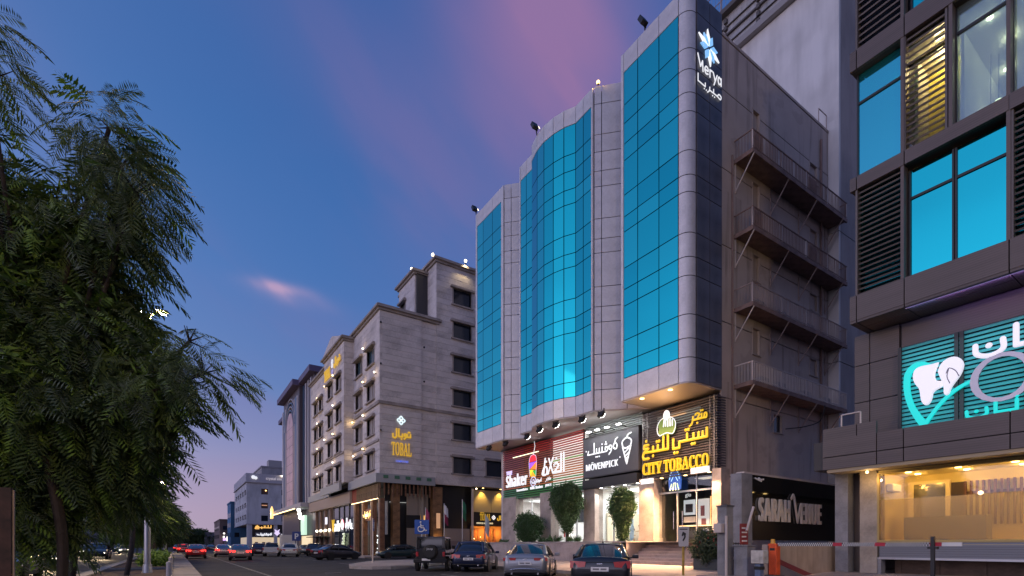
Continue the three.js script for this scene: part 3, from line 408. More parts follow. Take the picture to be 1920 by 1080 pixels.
// ------------------------------------------------------------------ shop signs on the tower
{ // blender shop: coloured slats with white letters
  const S = thing('slatted_shop_sign', 'red, orange and green slatted sign with white Shaker lettering, over the bushes', 'shop sign', [23.2, 5.2, -31.2]);
  add(S, 'backing', bx(23.42, 23.9, 5.2, 9.3, -36.3, -30.0), M.black);
  const lit = add(S, 'light_panel', bx(23.6, 23.9, 5.6, 9.2, -29.9, -26.3), glow([0.95, 0.92, 0.85], 0.75));
  const c = (y, f) => { const t = (y - 5.2) / 4.1; if (t < 0.2) return [0.02, 0.2, 0.045]; if (t < 0.42) return [0.5, 0.14 + (f > 0.6 ? 0.02 : 0), 0.03]; if (t < 0.62) return [0.38, 0.11, 0.04]; if (t < 0.8) return [0.3, 0.07, 0.045]; return [0.42, 0.025, 0.02]; };
  const n = 25, r = rng(5), mats = new Map(), mat = (k) => { const key = k.join(); if (!mats.has(key)) mats.set(key, std(k, 0.45)); return mats.get(key); };
  for (let i = 0; i < n; i++) { const y = 5.24 + i * (4.02 / (n - 1)); for (const [z0, z1, f] of [[-36.3, -33.2, 0], [-33.2, -29.95, 0.4], [-29.95, -26.1, 1]]) { const k = c(y, f).slice(); if (f === 0) k[2] += 0.05; if (f === 1 && i > 3 && i < 7 && r() < 0.4) k.splice(0, 3, 0.06, 0.3, 0.05); if (f === 1 && i === 14) k.splice(0, 3, 0.2, 0.35, 0.05); put(S, 'slat', boxG(0.08, 0.085, z1 - z0 - 0.02), mat(k), [23.28, y, (z0 + z1) / 2]); } }
  add(S, 'upright', [-36.2, -33.2, -29.95, -26.2].map((z) => bx(23.33, 23.42, 5.2, 9.3, z - 0.05, z + 0.05)), M.dark);
  add(S, 'light_strip', bx(23.1, 23.16, 8.52, 8.58, -34.6, -31.1), glow([1, 0.9, 0.6], 1.6));
  sign(S, 'lettering', text('THE', 0.85, 0.3, 0.06), glow([0.6, 0.5, 0.95], 1.1), [23.1, 7.2, -35.5]);
  sign(S, 'lettering', text('Shaker', 3.0, 1.02, 0.08), M.signWhite, [23.1, 6.15, -35.5]);
  sign(S, 'lettering', strokes(AR.blender, 2.7, 1.5, 0.15), M.signWhite, [23.05, 6.55, -30.6]);
  sign(S, 'lettering', text('Smoothies', 1.55, 0.2, 0.04), M.signWhite, [23.1, 5.72, -34.0]);
  sign(S, 'lettering', text('Milk Shakes', 1.6, 0.22, 0.04), M.signWhite, [23.1, 5.72, -32.1]);
  sign(S, 'lettering', text('JUICE', 0.75, 0.22, 0.04), M.signWhite, [23.1, 5.72, -30.2]);
  sign(S, 'lettering', strokes(AR.cream, 1.4, 0.4, 0.07), M.signWhite, [23.08, 6.1, -32.0]);
  sign(S, 'lettering', strokes(AR.store, 0.7, 0.36, 0.06), M.signWhite, [23.08, 6.1, -30.2]);
  // cup of coloured wedges with a straw and a round emblem below
  const cup = sub(S, 'cup_emblem'), wedge = (pts, k, e) => { const g = extrudeShape(poly(pts), 0.06); g.rotateY(faceX); g.translate(23.12, 6.9, -31.8); add(cup, 'wedge', g, glow(k, e, k)); };
  wedge([[-0.42, 0.95], [0.5, 1.0], [0.38, 1.35], [0.05, 1.5], [-0.32, 1.3]], [0.8, 0.02, 0.04], 0.9); wedge([[-0.42, 0.9], [0.5, 0.93], [-0.38, 0.45]], [0.35, 0.1, 0.75], 0.9); wedge([[0.5, 0.88], [-0.3, 0.42], [0.45, 0.32]], [0.9, 0.25, 0.02], 0.9); wedge([[-0.36, 0.38], [0.1, 0.3], [-0.3, -0.1]], [0.9, 0.75, 0.03], 0.9); wedge([[0.45, 0.25], [0.0, 0.25], [0.42, -0.2]], [0.03, 0.4, 0.05], 0.9); wedge([[0.0, 0.18], [0.36, -0.25], [-0.25, -0.2]], [0.9, 0.4, 0.02], 0.9);
  sign(cup, 'straw', strokes('0,0 0.25,0.9 0.15,1.4', 0.3, 1.1, 0.06), M.signWhite, [23.08, 8.3, -31.75]); sign(cup, 'outline', strokes('~-0.45,0.9 -0.3,1.35 0.05,1.5 0.4,1.35 0.5,0.9; -0.45,0.9 -0.35,-0.2; 0.5,0.9 0.4,-0.2', 1.05, 1.7, 0.035), glow([0.75, 0.65, 1], 1), [23.06, 6.7, -32.28]);
  sign(cup, 'round_mark', strokes('~0,0.5 0.3,0.95 0.75,0.95 1,0.5 0.75,0.05 0.3,0.05 0,0.5; ~0.3,0.6 0.4,0.3 0.6,0.3 0.65,0.6 0.45,0.7', 0.85, 0.72, 0.09), glow([0.55, 0.55, 0.8], 0.8), [23.08, 5.95, -32.15]);
}
{ // ice-cream shop: dark board
  const S = thing('dark_shop_sign', 'charcoal board with white ice cream cone drawing, between the slatted signs', 'shop sign', [23.2, 5.95, -23.6]);
  add(S, 'board', bx(23.2, 23.5, 5.95, 8.55, -26.05, -21.15), std([0.055, 0.055, 0.065], 0.42)); add(S, 'frame', [bx(23.15, 23.52, 8.55, 8.62, -26.1, -21.1), bx(23.15, 23.52, 5.88, 5.95, -26.1, -21.1)], M.black);
  const sl = std([0.3, 0.32, 0.31], 0.4, 0.3); for (let k = 0; k < 6; k++) put(S, 'slat', boxG(0.1, 0.06, 5.0), sl, [23.5, 8.72 + k * 0.13, -23.6]);
  sign(S, 'lettering', strokes(AR.cream, 3.0, 1.05, 0.1), M.signWhite, [23.12, 7.15, -25.75]);
  sign(S, 'lettering', text('MÖVENPICK', 2.95, 0.52, 0.06, F.thin), M.signWhite, [23.19, 6.38, -25.75]);
  sign(S, 'lettering', text('*', 0.1, 0.1, 0.03), M.signWhite, [23.19, 6.85, -22.7]);
  sign(S, 'cone_drawing', strokes('~0.1,1.5 0.05,1.95 0.4,2.25 0.75,1.95 0.7,1.5; 0.08,1.5 0.4,0 0.72,1.5; 0.08,1.5 0.3,1.35 0.72,1.5; 0.2,0.95 0.55,1.3; 0.25,0.65 0.62,1.0; 0.3,0.35 0.5,0.6; ~0.4,2.25 0.5,2.5 0.75,2.6', 0.85, 1.95, 0.1), M.signWhite, [23.12, 6.35, -22.45]);
  add(S, 'lamp_arm', [-25, -24.2, -23.3, -22.3].map((z) => bar([23.4, 8.75, z], [22.75, 8.85, z], 0.03)), M.black);
  for (const z of [-25, -24.2, -23.3, -22.3]) { add(S, 'lamp_head', bx(22.62, 22.8, 8.8, 8.86, z - 0.14, z + 0.14), M.whiteBulb); spot(S, [22.7, 8.78, z], [23.2, 7.6, z], [1, 0.98, 0.95], 5, 0.75, 0.9); }
}
{ // tobacco shop: black slats with yellow letters
  const S = thing('black_slat_shop_sign', 'black slatted screen with glowing yellow CITY TOBACCO letters above the steps', 'shop sign', [23.2, 5.2, -18.4]);
  add(S, 'backing', bx(23.5, 23.95, 5.25, 9.25, -20.95, -16.0), std([0.02, 0.016, 0.015], 0.6));
  const m = [std([0.07, 0.05, 0.045], 0.4), std([0.055, 0.04, 0.036], 0.4)], r = rng(9);
  for (let i = 0; i < 29; i++) { put(S, 'slat', boxG(0.1, 0.07, 4.9), m[i % 2], [23.3, 5.26 + i * 0.137, -18.45]); put(S, 'slat', boxG(0.75, 0.07, 0.1), m[i % 2], [23.63, 5.26 + i * 0.137, -15.93]); }
  add(S, 'upright', [-20.85, -20.5, -16.3, -16.05].map((z) => bx(23.24, 23.4, 5.2, 9.2, z - 0.03, z + 0.03)), std([0.16, 0.14, 0.13], 0.4, 0.5));
  add(S, 'light_panel', [bx(23.42, 23.46, 8.2, 8.8, -19.9, -17.0)], glow([0.8, 0.95, 0.85], 0.22));
  sign(S, 'lettering', text('CITY TOBACCO', 4.45, 0.7, 0.1, F.serif), M.yellow, [23.19, 5.52, -20.75]);
  sign(S, 'lettering', strokes(AR.tobacco, 2.0, 1.25, 0.16, 0.5), M.yellow, [23.1, 6.38, -20.8]); sign(S, 'lettering', strokes(AR.city, 2.3, 1.3, 0.16, 0.5), M.yellow, [23.1, 6.42, -18.6]);
  sign(S, 'lettering', strokes(AR.store, 1.15, 0.8, 0.11, 0.5), M.yellow, [23.1, 7.75, -17.5]);
  sign(S, 'lightbox', extrudeShape(poly([[0, 0], [0.9, 0], [0.9, 0.28], [0, 0.28]]), 0.08), M.signWhite, [23.15, 5.0, -20.85]); sign(S, 'lightbox', extrudeShape(poly([[0, 0], [1.1, 0], [1.1, 0.3], [0, 0.3]]), 0.08), M.signWhite, [23.15, 5.22, -17.35]);
  // emblem: knob over a leafy mound
  const e = sub(S, 'emblem'), sh = new THREE.Shape(); sh.moveTo(-0.45, -0.5); sh.lineTo(0.45, -0.5); for (const [a, b] of [[0.62, -0.25], [0.55, 0.0], [0.62, 0.18], [0.4, 0.3], [0.3, 0.42], [0, 0.4], [-0.3, 0.42], [-0.5, 0.3], [-0.6, 0.1], [-0.52, -0.1], [-0.6, -0.3]]) sh.lineTo(a, b); sh.closePath();
  sign(e, 'mound', extrudeShape(sh, 0.05, 0.01), glow([0.25, 0.38, 0.06], 0.4, [0.1, 0.16, 0.03]), [23.18, 8.12, -19.0]); sign(e, 'stripe', strokes('-0.05,-0.1 -0.05,0.35; 0.1,-0.15 0.1,0.35; 0.25,-0.15 0.25,0.3; 0.4,-0.15 0.4,0.2; -0.2,-0.1 -0.15,0.3', 0.7, 0.55, 0.09), M.signWhite, [23.05, 8.02, -19.2]); sign(e, 'outline', strokes('~-0.45,-0.5 -0.1,-0.42 0.1,-0.42 0.45,-0.5 0.62,-0.2 0.6,0.15 0.3,0.42 -0.3,0.42 -0.6,0.1 -0.6,-0.3 -0.45,-0.5', 1.3, 1.0, 0.06), M.signWhite, [23.1, 7.6, -19.65]);
  sign(e, 'knob', extrudeShape((() => { const q = new THREE.Shape(); q.absellipse(0, 0, 0.2, 0.28, 0, Math.PI * 2); return q; })(), 0.08), glow([0.75, 0.85, 1], 1), [23.14, 8.72, -18.98]);
  area(S, [22.2, 8.4, -18.6], [22.0, 9.6, -18.6], 1.4, 4, [1, 0.5, 0.16], 4.5);
  area(S, [22.9, 6.7, -18.4], [30, 6.2, -18.4], 3.6, 1.6, [1, 0.55, 0.08], 0.25);
  area(S, [22.85, 6.3, -18.4], [10, 3.4, -18.4], 4, 1.2, [1, 0.6, 0.1], 2.2);
}
{ // floodlights fixed under the bay's edge, shining at the shop fronts
  const pts = [[21.2, 9.36, -35.2], [21.3, 9.36, -32.9], [21.2, 9.36, -29.9], [20.6, 9.36, -27.6], [20.65, 9.36, -25.9], [21.15, 9.36, -23.9], [21.25, 9.36, -22.3]];
  pts.forEach(([x, y, z], i) => {
    const f = thing('floodlight', ['far', 'second', 'third', 'fourth', 'fifth', 'sixth', 'nearest'][i] + ' black floodlight along the underside of the glass bays', 'floodlight', [x, y, z], { group: 'floodlights under the tower bays' });
    add(f, 'housing', new RoundedBoxGeometry(0.2, 0.34, 0.42, 1, 0.02).rotateZ(-0.5).translate(x, y - 0.14, z), M.black); add(f, 'bracket', [bx(x - 0.03, x + 0.03, y - 0.05, y + 0.18, z - 0.26, z - 0.22), bx(x - 0.03, x + 0.03, y - 0.05, y + 0.18, z + 0.22, z + 0.26)], M.black);
    if (i > 1) { add(f, 'lens', new THREE.BoxGeometry(0.02, 0.26, 0.34).rotateZ(-0.5).translate(x + 0.12, y - 0.2, z), M.whiteBulb); spot(f, [x + 0.2, y - 0.22, z], [23.6, 8.0, z], [0.95, 0.97, 1], i > 3 ? 9 : 2.5, 1.15, 0.9); }
  });
}
{ // name and star on the dark end of the tower
  const S = thing('tower_name_sign', 'white glowing star and Merya name near the top of the tower corner', 'building sign', [22.6, 23.9, -15.87]);
  const petal = (a, r0, r1, w, k, e) => { const g = extrudeShape(poly([[0, r0], [w, lerp(r0, r1, 0.45)], [0, r1], [-w, lerp(r0, r1, 0.45)]]), 0.06); g.rotateZ(a); g.translate(22.52, 26.55, -15.87); add(S, 'petal', g, glow(k, e, [0.5, 0.6, 0.7])); };
  for (let i = 0; i < 12; i++) { const a = (i / 12) * Math.PI * 2 + 0.14, big = i % 2, gap = i === 4 || i === 10; if (!gap) petal(a, 0.1, big ? 0.7 : 0.9, big ? 0.17 : 0.12, big ? [0.2, 0.55, 1] : [0.95, 0.97, 1], big ? 0.8 : 1.0); }
  const L = (geo, p) => put(S, 'lettering', geo, M.signWhite, p);
  L(strokes('0,1.1 0.38,0.25 0.42,0.3 0.66,0.8 0.72,0; ~1.0,0.32 1.45,0.34 1.4,0.56 1.15,0.6 0.98,0.3 1.15,0.03 1.45,0.1; 1.72,0 1.72,0.6; ~1.72,0.4 1.85,0.58 2.05,0.6; 2.2,0.6 2.48,0.05; 2.78,0.6 2.32,-0.35; ~3.35,0.5 3.05,0.6 2.92,0.28 3.08,0.02 3.35,0.2; 3.38,0.6 3.38,0', 1.98, 0.98, 0.075), [21.56, 24.83, -15.82]); L(strokes(AR.tower, 1.95, 0.62, 0.065), [21.58, 24.2, -15.82]);
}

// ------------------------------------------------------------------ roof floodlights of the tower
for (const [p, lab, lit] of [[[20.95, 29.25, -18.7], 'black floodlight on the roof edge of the nearest glass bay', 0], [[20.15, 29.25, -27.4], 'black and white floodlight on the roof edge of the curved bay', 1], [[20.9, 29.25, -36.9], 'warm floodlight on the far roof corner of the tower', 1], [[25.6, 28.6, -16.6], 'dark floodlight on the roof behind the tower sign panel', 0]]) {
  const f = thing('roof_floodlight', lab, 'floodlight', [p[0], p[1] - 0.3, p[2]], { group: 'floodlights on the tower roof' }), [x, y, z] = p;
  add(f, 'housing', new RoundedBoxGeometry(0.42, 0.5, 0.24, 1, 0.03).rotateX(-0.5).translate(x - 0.1, y + 0.16, z), M.black); add(f, 'bracket', [bar([x + 0.1, y - 0.35, z], [x, y + 0.1, z], 0.04), bar([x - 0.3, y - 0.05, z], [x + 0.15, y - 0.05, z], 0.03)], M.black);
  if (lit) { add(f, 'lens', new RoundedBoxGeometry(0.2, 0.24, 0.03, 1, 0.01).rotateX(-0.5).translate(x + 0.12, y + 0.1, z + 0.14), glow([1, 0.85, 0.6], 2)); }
}
{ const f = thing('roof_lamp', 'small orange lamp on the tower roof between two bays', 'lamp', [21.1, 28.95, -22.4]); add(f, 'globe', ball([21.1, 29.08, -22.4], 0.11, 10), glow([1, 0.6, 0.2], 4)); add(f, 'socket', cyl(0.07, 0.05, 28.95, 29.0, 21.1, -22.4), M.black); spark(f, [21.1, 29.25, -22.4], [1, 0.55, 0.2], 3); }

// ------------------------------------------------------------------ taller white building behind
{
  const B = thing('white_block', 'tall white building with a roof railing rising behind the tower', 'building', [35.1, 0.38, -15.3]);
  add(B, 'wall', [bx(35.3, 60, 0.3, 38.4, -45, -15.45)], M.white);
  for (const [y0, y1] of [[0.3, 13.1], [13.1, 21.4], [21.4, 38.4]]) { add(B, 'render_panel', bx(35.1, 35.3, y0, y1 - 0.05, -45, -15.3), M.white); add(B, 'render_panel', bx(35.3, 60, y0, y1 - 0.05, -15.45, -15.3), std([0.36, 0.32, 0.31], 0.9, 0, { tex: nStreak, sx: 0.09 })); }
  const dk = std([0.1, 0.09, 0.09], 0.8), pale = std([0.42, 0.41, 0.42], 0.7, 0.1, { tex: nStreak, sx: 0.3 });
  add(B, 'cornice', [bx(34.7, 60, 38.4, 38.85, -45, -15.0)], std([0.3, 0.28, 0.28], 0.85)); add(B, 'parapet', bx(35.15, 60, 38.85, 41.8, -45, -15.2), pale);
  for (let z = -44; z < -15.5; z += 2.6) add(B, 'louvre_post', [0, 1, 2, 3, 4].map((k) => bx(34.95, 35.15, 39.0 + k * 0.55, 39.3 + k * 0.55, z - 0.12, z + 0.12)), dk);
  add(B, 'louvre_rail', [bx(34.98, 35.14, 40.2, 40.32, -45, -15.2), bx(35.02, 35.14, 39.55, 39.6, -45, -15.2), bx(35.02, 35.14, 40.9, 40.95, -45, -15.2)], dk);
  add(B, 'roof_slab', bx(34.7, 60, 41.8, 42.15, -45, -15.0), dk);
  const rl = [bar([34.9, 44.1, -45], [34.9, 44.1, -15.2], 0.04), bar([34.9, 43.1, -45], [34.9, 43.1, -15.2], 0.03)]; for (let z = -44.5; z < -15; z += 3) rl.push(bar([34.9, 42.15, z], [34.9, 44.1, z], 0.06)); add(B, 'railing', rl, M.rail);
  const thinb = []; for (let z = -44.7; z < -15.3; z += 0.3) thinb.push(bar([34.9, 42.15, z], [34.9, 44.1, z], 0.012, 0.012, 4)); add(B, 'railing', thinb, M.rail);
  add(B, 'roof_lamp', [bx(34.3, 34.7, 42.7, 43.1, -21.1, -20.6), bar([34.8, 42.2, -20.9], [34.5, 42.9, -20.9], 0.04)], M.black);
}
// ------------------------------------------------------------------ dark clinic building on the right
const CX = 19.5, CN = 3.0, CF = -8.17;
{
  const B = thing('clinic_building', 'dark brown panelled clinic building with blue windows and louvres at the right', 'building', [20.5, 0.38, -5]);
  const r = rng(21), WD = [M.woodDark, M.woodDarkB], wd = () => WD[Math.floor(r() * 2)];
  const band = (y0, y1, x0, x1, zs, name = 'cladding_panel') => { for (let i = 0; i < zs.length - 1; i++) put(B, name, boxG(x1 - x0, y1 - y0, zs[i + 1] - zs[i] - 0.03), wd(), [(x0 + x1) / 2, (y0 + y1) / 2, (zs[i] + zs[i + 1]) / 2]); };
  const zs = [CF, -7.95, -6.58, -4.12, -1.6, 0.8, CN];
  for (const [y0, y1] of [[9.13, 9.98], [13.62, 14.06], [17.76, 18.42], [22.0, 22.7]]) { band(y0, y1, CX, CX + 0.12, zs); add(B, 'band_core', bx(CX + 0.12, 30, y0 + 0.02, y1 - 0.02, CF + 0.02, CN), M.dark); }
  // soffit over the sign, in panels, with a violet light line
  band(9.05, 9.13, CX + 0.02, 20.15, zs, 'soffit_panel'); band(9.05, 9.13, 20.18, 21.4, zs, 'soffit_panel');
  add(B, 'light_strip', bx(19.65, 19.67, 9.03, 9.05, -6.6, 2.5), glow([0.45, 0.3, 1], 0.2)); area(B, [19.72, 8.99, -1.6], [20.9, 9.16, -1.6], 8.4, 0.06, [0.5, 0.26, 1], 13); area(B, [19.72, 8.99, -6.1], [20.9, 9.16, -6.1], 0.8, 0.06, [0.3, 0.4, 1], 11);
  // upper windows. columns: corner, lit louvre, big pane ...
  const XG = CX + 0.35, frameM = M.fin;
  const tint = new THREE.MeshPhysicalMaterial({ color: col([0.46, 0.6, 0.66]), roughness: 0.03, metalness: 0.2, transmission: 1, thickness: 0, ior: 2.3, specularColor: col([0.25, 0.8, 1]) });
  const tintB = new THREE.MeshPhysicalMaterial({ color: col([0.04, 0.5, 0.6]), roughness: 0.03, metalness: 0.85, transmission: 1, thickness: 0, ior: 2 });
  const win = (z0, z1, y0, y1, mat, ty) => { const w = sub(B, 'window'); for (const [a, b] of ty ? [[y0, ty - 0.04], [ty + 0.04, y1]] : [[y0, y1]]) add(w, 'pane', bx(XG, XG + 0.02, a, b, z0 + 0.04, z1 - 0.04), mat); addEach(w, 'frame', [bx(XG - 0.05, XG + 0.06, y0, y1, z0 - 0.01, z0 + 0.04), bx(XG - 0.05, XG + 0.06, y0, y1, z1 - 0.04, z1 + 0.01)], M.black); if (ty) add(w, 'transom', bx(XG - 0.04, XG + 0.05, ty - 0.04, ty + 0.04, z0 + 0.04, z1 - 0.04), M.black); };
  const louvre = (z0, z1, y0, y1, n) => { const g = sub(B, 'louvre'), sm = std([0.13, 0.115, 0.12], 0.35, 0.4); for (let i = 0; i < n; i++) put(g, 'slat', boxG(0.16, 0.05, z1 - z0 - 0.1), sm, [CX + 0.2, lerp(y0 + 0.08, y1 - 0.08, i / (n - 1)), (z0 + z1) / 2], 0, 0, 0.45); addEach(g, 'frame', [bx(CX + 0.05, CX + 0.34, y0, y1, z0, z0 + 0.06), bx(CX + 0.05, CX + 0.34, y0, y1, z1 - 0.06, z1)], M.fin); };
  // storey with the lit rooms
  win(-8.05, -6.66, 14.06, 17.76, tintB, 16.75); louvre(-6.62, -5.5, 14.06, 17.76, 19); win(-6.62, -5.45, 14.06, 17.76, M.shopGlass, 16.95); win(-5.38, -4.16, 14.06, 17.76, tint, 16.95); win(-4.12, -2.9, 14.06, 17.76, tint, 16.95); win(-2.9, -1.6, 14.06, 17.76, tint, 16.95); louvre(-1.6, 1, 14.06, 17.76, 19); win(-1.55, 1, 14.06, 17.76, tint, 16.95);
  // storey of blank blue windows between louvres
  louvre(-8.0, -6.62, 9.98, 13.62, 21); win(-8.0, -6.66, 9.98, 13.62, BLUE[3]); win(-6.55, -5.42, 9.98, 13.5, BLUE[0], 12.6); win(-5.38, -4.17, 9.98, 13.5, BLUE[0], 12.6); louvre(-4.1, -2.2, 9.98, 13.62, 21); win(-4.1, -2.2, 9.98, 13.62, BLUE[3]); win(-2.15, 0.5, 9.98, 13.62, BLUE[0], 12.6);
  // top storey
  louvre(-8.0, -6.62, 18.42, 22.0, 16); win(-8.0, -6.66, 18.42, 22, M.winDark); win(-6.5, -5.4, 18.42, 22, BLUE[3], 20.8); win(-5.35, -4.1, 18.42, 22, BLUE[3], 20.8); louvre(-4.1, -2.2, 18.42, 22, 16);
  add(B, 'pier', [[-6.64, 9.98, 22], [-5.42, 14.06, 17.76], [-4.14, 9.98, 22]].map(([z, y0, y1]) => bx(CX + 0.02, CX + 0.34, y0, y1, z - 0.045, z + 0.045)), M.woodDark);
  // rooms of the lit storey: floor, ceiling, back wall, lamps
  const W = std([0.5, 0.47, 0.4], 0.8), YW = std([0.55, 0.45, 0.12], 0.8);
  add(B, 'room_wall', [bx(25, 25.2, 14.06, 17.76, CF, CN)], W); add(B, 'room_wall', [bx(20.6, 25, 14.06, 17.76, -6.66, -6.56), bx(20.6, 25, 14.06, 17.76, -5.45, -5.38)], W); add(B, 'room_ceiling', bx(19.95, 25, 17.5, 17.6, CF + 0.1, CN), W); add(B, 'room_wall', bx(21.5, 21.55, 14.1, 17.5, -6.55, -5.46), YW);
  add(B, 'end_pane', bx(CX + 0.36, 24, 14.06, 17.76, CF + 0.1, CF + 0.12), tint); add(B, 'core', [bx(20.6, 30, 9.98, 13.6, CF + 0.2, CN), bx(20.6, 30, 18.42, 22, CF + 0.2, CN), bx(25.2, 30, 14.06, 17.76, CF + 0.2, CN), bx(20.6, 30, 22.7, 27, CF + 0.2, CN)], M.dark);
  const bulbs = [[20.7, -7.2, 5], [20.7, -6.0, 11], [21.1, -5.9, 6], [20.7, -4.8, 5], [22, -4.6, 9], [22.6, -4.0, 7], [22.4, -2.8, 9], [21.5, -3.4, 6], [23.4, -5.0, 5]];
  for (const [x, z, cd] of bulbs) { put(B, 'downlight', discG, glow([1, 0.78, 0.4], 9), [x, 17.48, z]); spark(B, [x, 17.38, z], [1, 0.74, 0.36], cd * 0.28, 0.06); }
  for (const [x, y, z] of [[22.5, 15.9, -5.0], [22.8, 15.3, -4.3], [22.3, 15.0, -5.15], [23, 16, -3.7]]) { const l = sub(B, 'pendant_lamp'); add(l, 'shade', ball([x, y, z], 0.13, 10), glow([1, 0.75, 0.35], 7)); add(l, 'cord', bar([x, y, z], [x, 17.5, z], 0.012), M.black); spark(l, [x, y - 0.2, z], [1, 0.7, 0.3], 1.6, 0.1); }
  // sign storey: wall panels left of the louvred sign
  const XS = 20.8; add(B, 'sign_wall', bx(XS + 0.15, 30, 5.0, 9.05, -8.6, CN), M.dark);
  for (const [y0, y1] of [[5.2, 6.6], [6.6, 7.95], [7.95, 9.05]]) band(y0, y1 - 0.03, XS, XS + 0.14, [-8.55, -8.05, -7.15]); band(8.2, 9.0, XS + 0.05, XS + 0.14, [-7.12, -4, -1, CN]);
  // long lower band that runs on over the alley as a terrace parapet
  const zl = [-9.05, -7.35, -6.6, -4.1, -1.6, CN]; band(4.1, 4.52, CX, CX + 0.12, zl); band(4.55, 5.16, CX, CX + 0.12, zl); band(5.16, 5.56, CX + 0.01, CX + 0.12, [-9.05, -7.95, -7.35]);
  add(B, 'terrace_slab', bx(CX + 0.12, 45, 4.12, 5.14, -9.4, CN), M.dark); add(B, 'terrace_rail', [bar([19.7, 5.56, -8.5], [19.7, 6.0, -8.5], 0.03), bar([19.7, 5.56, -7.9], [19.7, 6.0, -7.9], 0.03), bar([19.7, 6.0, -8.5], [19.7, 6.0, -7.9], 0.03)], M.railPale);
  add(B, 'fascia', [bx(CX + 0.2, XS, 4.04, 4.1, -9.0, CN), bx(CX + 0.05, CX + 0.2, 3.98, 4.1, -8.9, CN)], std([0.3, 0.24, 0.16], 0.6));
  // waiting room behind the big frosted window
  const Z0 = -7.75, cream = std([0.6, 0.49, 0.24], 0.8), X0 = XS, XB = 22.8;
  add(B, 'jamb', [bx(X0 - 0.05, X0 + 0.6, 0.4, 4.04, -8.35, Z0 - 0.06)], std([0.36, 0.31, 0.26], 0.7, 0, { tex: nBlot, sx: 0.5 })); add(B, 'pillar', [bx(20.8, 21.3, 0.4, 4.1, -9.2, -8.76)], M.grey); add(B, 'recess_wall', [bx(21.6, 45, 0.4, 4.1, -8.9, -8.7)], std([0.16, 0.13, 0.11], 0.8));
  add(B, 'room_floor', bx(X0, 24, 1.4, 1.5, Z0, CN), cream); add(B, 'room_ceiling', bx(X0 + 0.02, 24, 3.95, 4.03, Z0 - 0.05, CN), cream); for (const q of [bx(XB, XB + 0.2, 1.5, 3.95, Z0, CN), bx(X0 + 0.3, XB, 1.5, 3.95, Z0 - 0.05, Z0 + 0.05), bx(X0, XB, 1.5, 3.95, CN - 0.2, CN)]) add(B, 'room_wall', q, cream);
  const w = sub(B, 'storefront_window'); add(w, 'pane', bx(X0, X0 + 0.02, 3.0, 3.9, Z0, 2.5), pane([0.95, 0.9, 0.8])); add(w, 'frosted_pane', bx(X0 - 0.001, X0 + 0.021, 1.58, 2.99, Z0, 2.5), pane([0.86, 0.78, 0.66], 0.42)); add(w, 'frame', [bx(X0 - 0.05, X0 + 0.08, 3.9, 3.96, Z0 - 0.06, 2.5), bx(X0 - 0.05, X0 + 0.08, 1.5, 1.57, Z0 - 0.06, 2.5), bx(X0 - 0.05, X0 + 0.08, 1.57, 3.9, Z0 - 0.06, Z0)], std([0.4, 0.3, 0.12], 0.5, 0.4));
  add(B, 'reception_desk', [bx(21.6, 22.2, 1.5, 2.38, -7.3, -5.1)], std([0.2, 0.19, 0.18], 0.6)); add(B, 'wall_frame', [bx(XB - 0.08, XB, 2.3, 3.72, -7.55, -7.38), bx(XB - 0.08, XB, 3.62, 3.72, -7.38, -6.45), bx(XB - 0.08, XB, 2.3, 3.72, -6.45, -6.32)], std([0.75, 0.62, 0.4], 0.6)); add(B, 'framed_mirror', bx(XB - 0.05, XB - 0.01, 2.3, 3.62, -7.38, -6.45), std([0.35, 0.33, 0.3], 0.15, 0.8)); add(B, 'dark_panel', bx(XB - 0.04, XB, 2.2, 3.6, -6.3, -5.9), std([0.05, 0.03, 0.03], 0.5));
  const sl = std([0.09, 0.03, 0.02], 0.6); for (let z = -5.9; z < 2; z += 0.155) put(B, 'wall_batten', boxG(0.08, 1.5, 0.06), sl, [XB - 0.1, 2.85, z]); add(B, 'batten_rail', bx(XB - 0.06, XB - 0.02, 3.15, 3.25, -5.9, 2), sl);
  add(B, 'air_conditioner', [new RoundedBoxGeometry(0.75, 0.28, 0.22, 2, 0.05).translate(21.55, 3.45, Z0 + 0.17), bx(21.2, 21.9, 3.33, 3.36, Z0 + 0.28, Z0 + 0.29)], M.whitePaint);
  for (const x of [21.25, 22.1]) for (const z of [-7.05, -5.7, -4.35, -3, -1.6, 0.2]) { put(B, 'downlight', discG, glow([1, 0.8, 0.45], 8), [x, 3.935, z]); spark(B, [x, 3.84, z], [1, 0.66, 0.2], 1.0, 0.08); }
  for (const z of [-5.45, -4.1, -3.0]) { add(B, 'wall_lamp', [ball([XB - 0.3, 3.15, z], 0.07, 8)], glow([1, 0.85, 0.6], 5)); spark(B, [XB - 0.45, 3.15, z], [1, 0.75, 0.4], 0.6, 0.08); }
  add(B, 'soffit_lamp', [ball([20.2, 3.96, -7.9], 0.05, 8)], M.goldBulb); for (const [x, z] of [[22.2, -9.2], [23.4, -9.2], [24.6, -9.2], [25.8, -9.2]]) downlight(B, [x, 4.09, z], [1, 0.7, 0.4], 9, M.goldBulb); spark(B, [20.25, 3.75, -7.9], [1, 0.62, 0.25], 1.2);
  // wall and roller shutter below the window
  add(B, 'base_wall', [bx(X0 + 0.15, 27, -0.9, 1.4, -3.6, CN), bx(X0 + 0.15, 27, 0.9, 1.4, Z0 - 0.3, -3.6)], M.greyDark); const sh = std([0.18, 0.19, 0.22], 0.45, 0.4); for (let i = 0; i < 7; i++) put(B, 'shutter_slat', boxG(0.05, 0.065, 4.0), sh, [X0 + 0.02, 1.0 + i * 0.075, -5.75]); add(B, 'shutter_rail', [bx(X0 - 0.05, X0 + 0.1, 0.9, 0.97, -7.8, -3.72), bx(X0 - 0.03, X0 + 0.1, 1.51, 1.56, -8, CN)], M.steel);
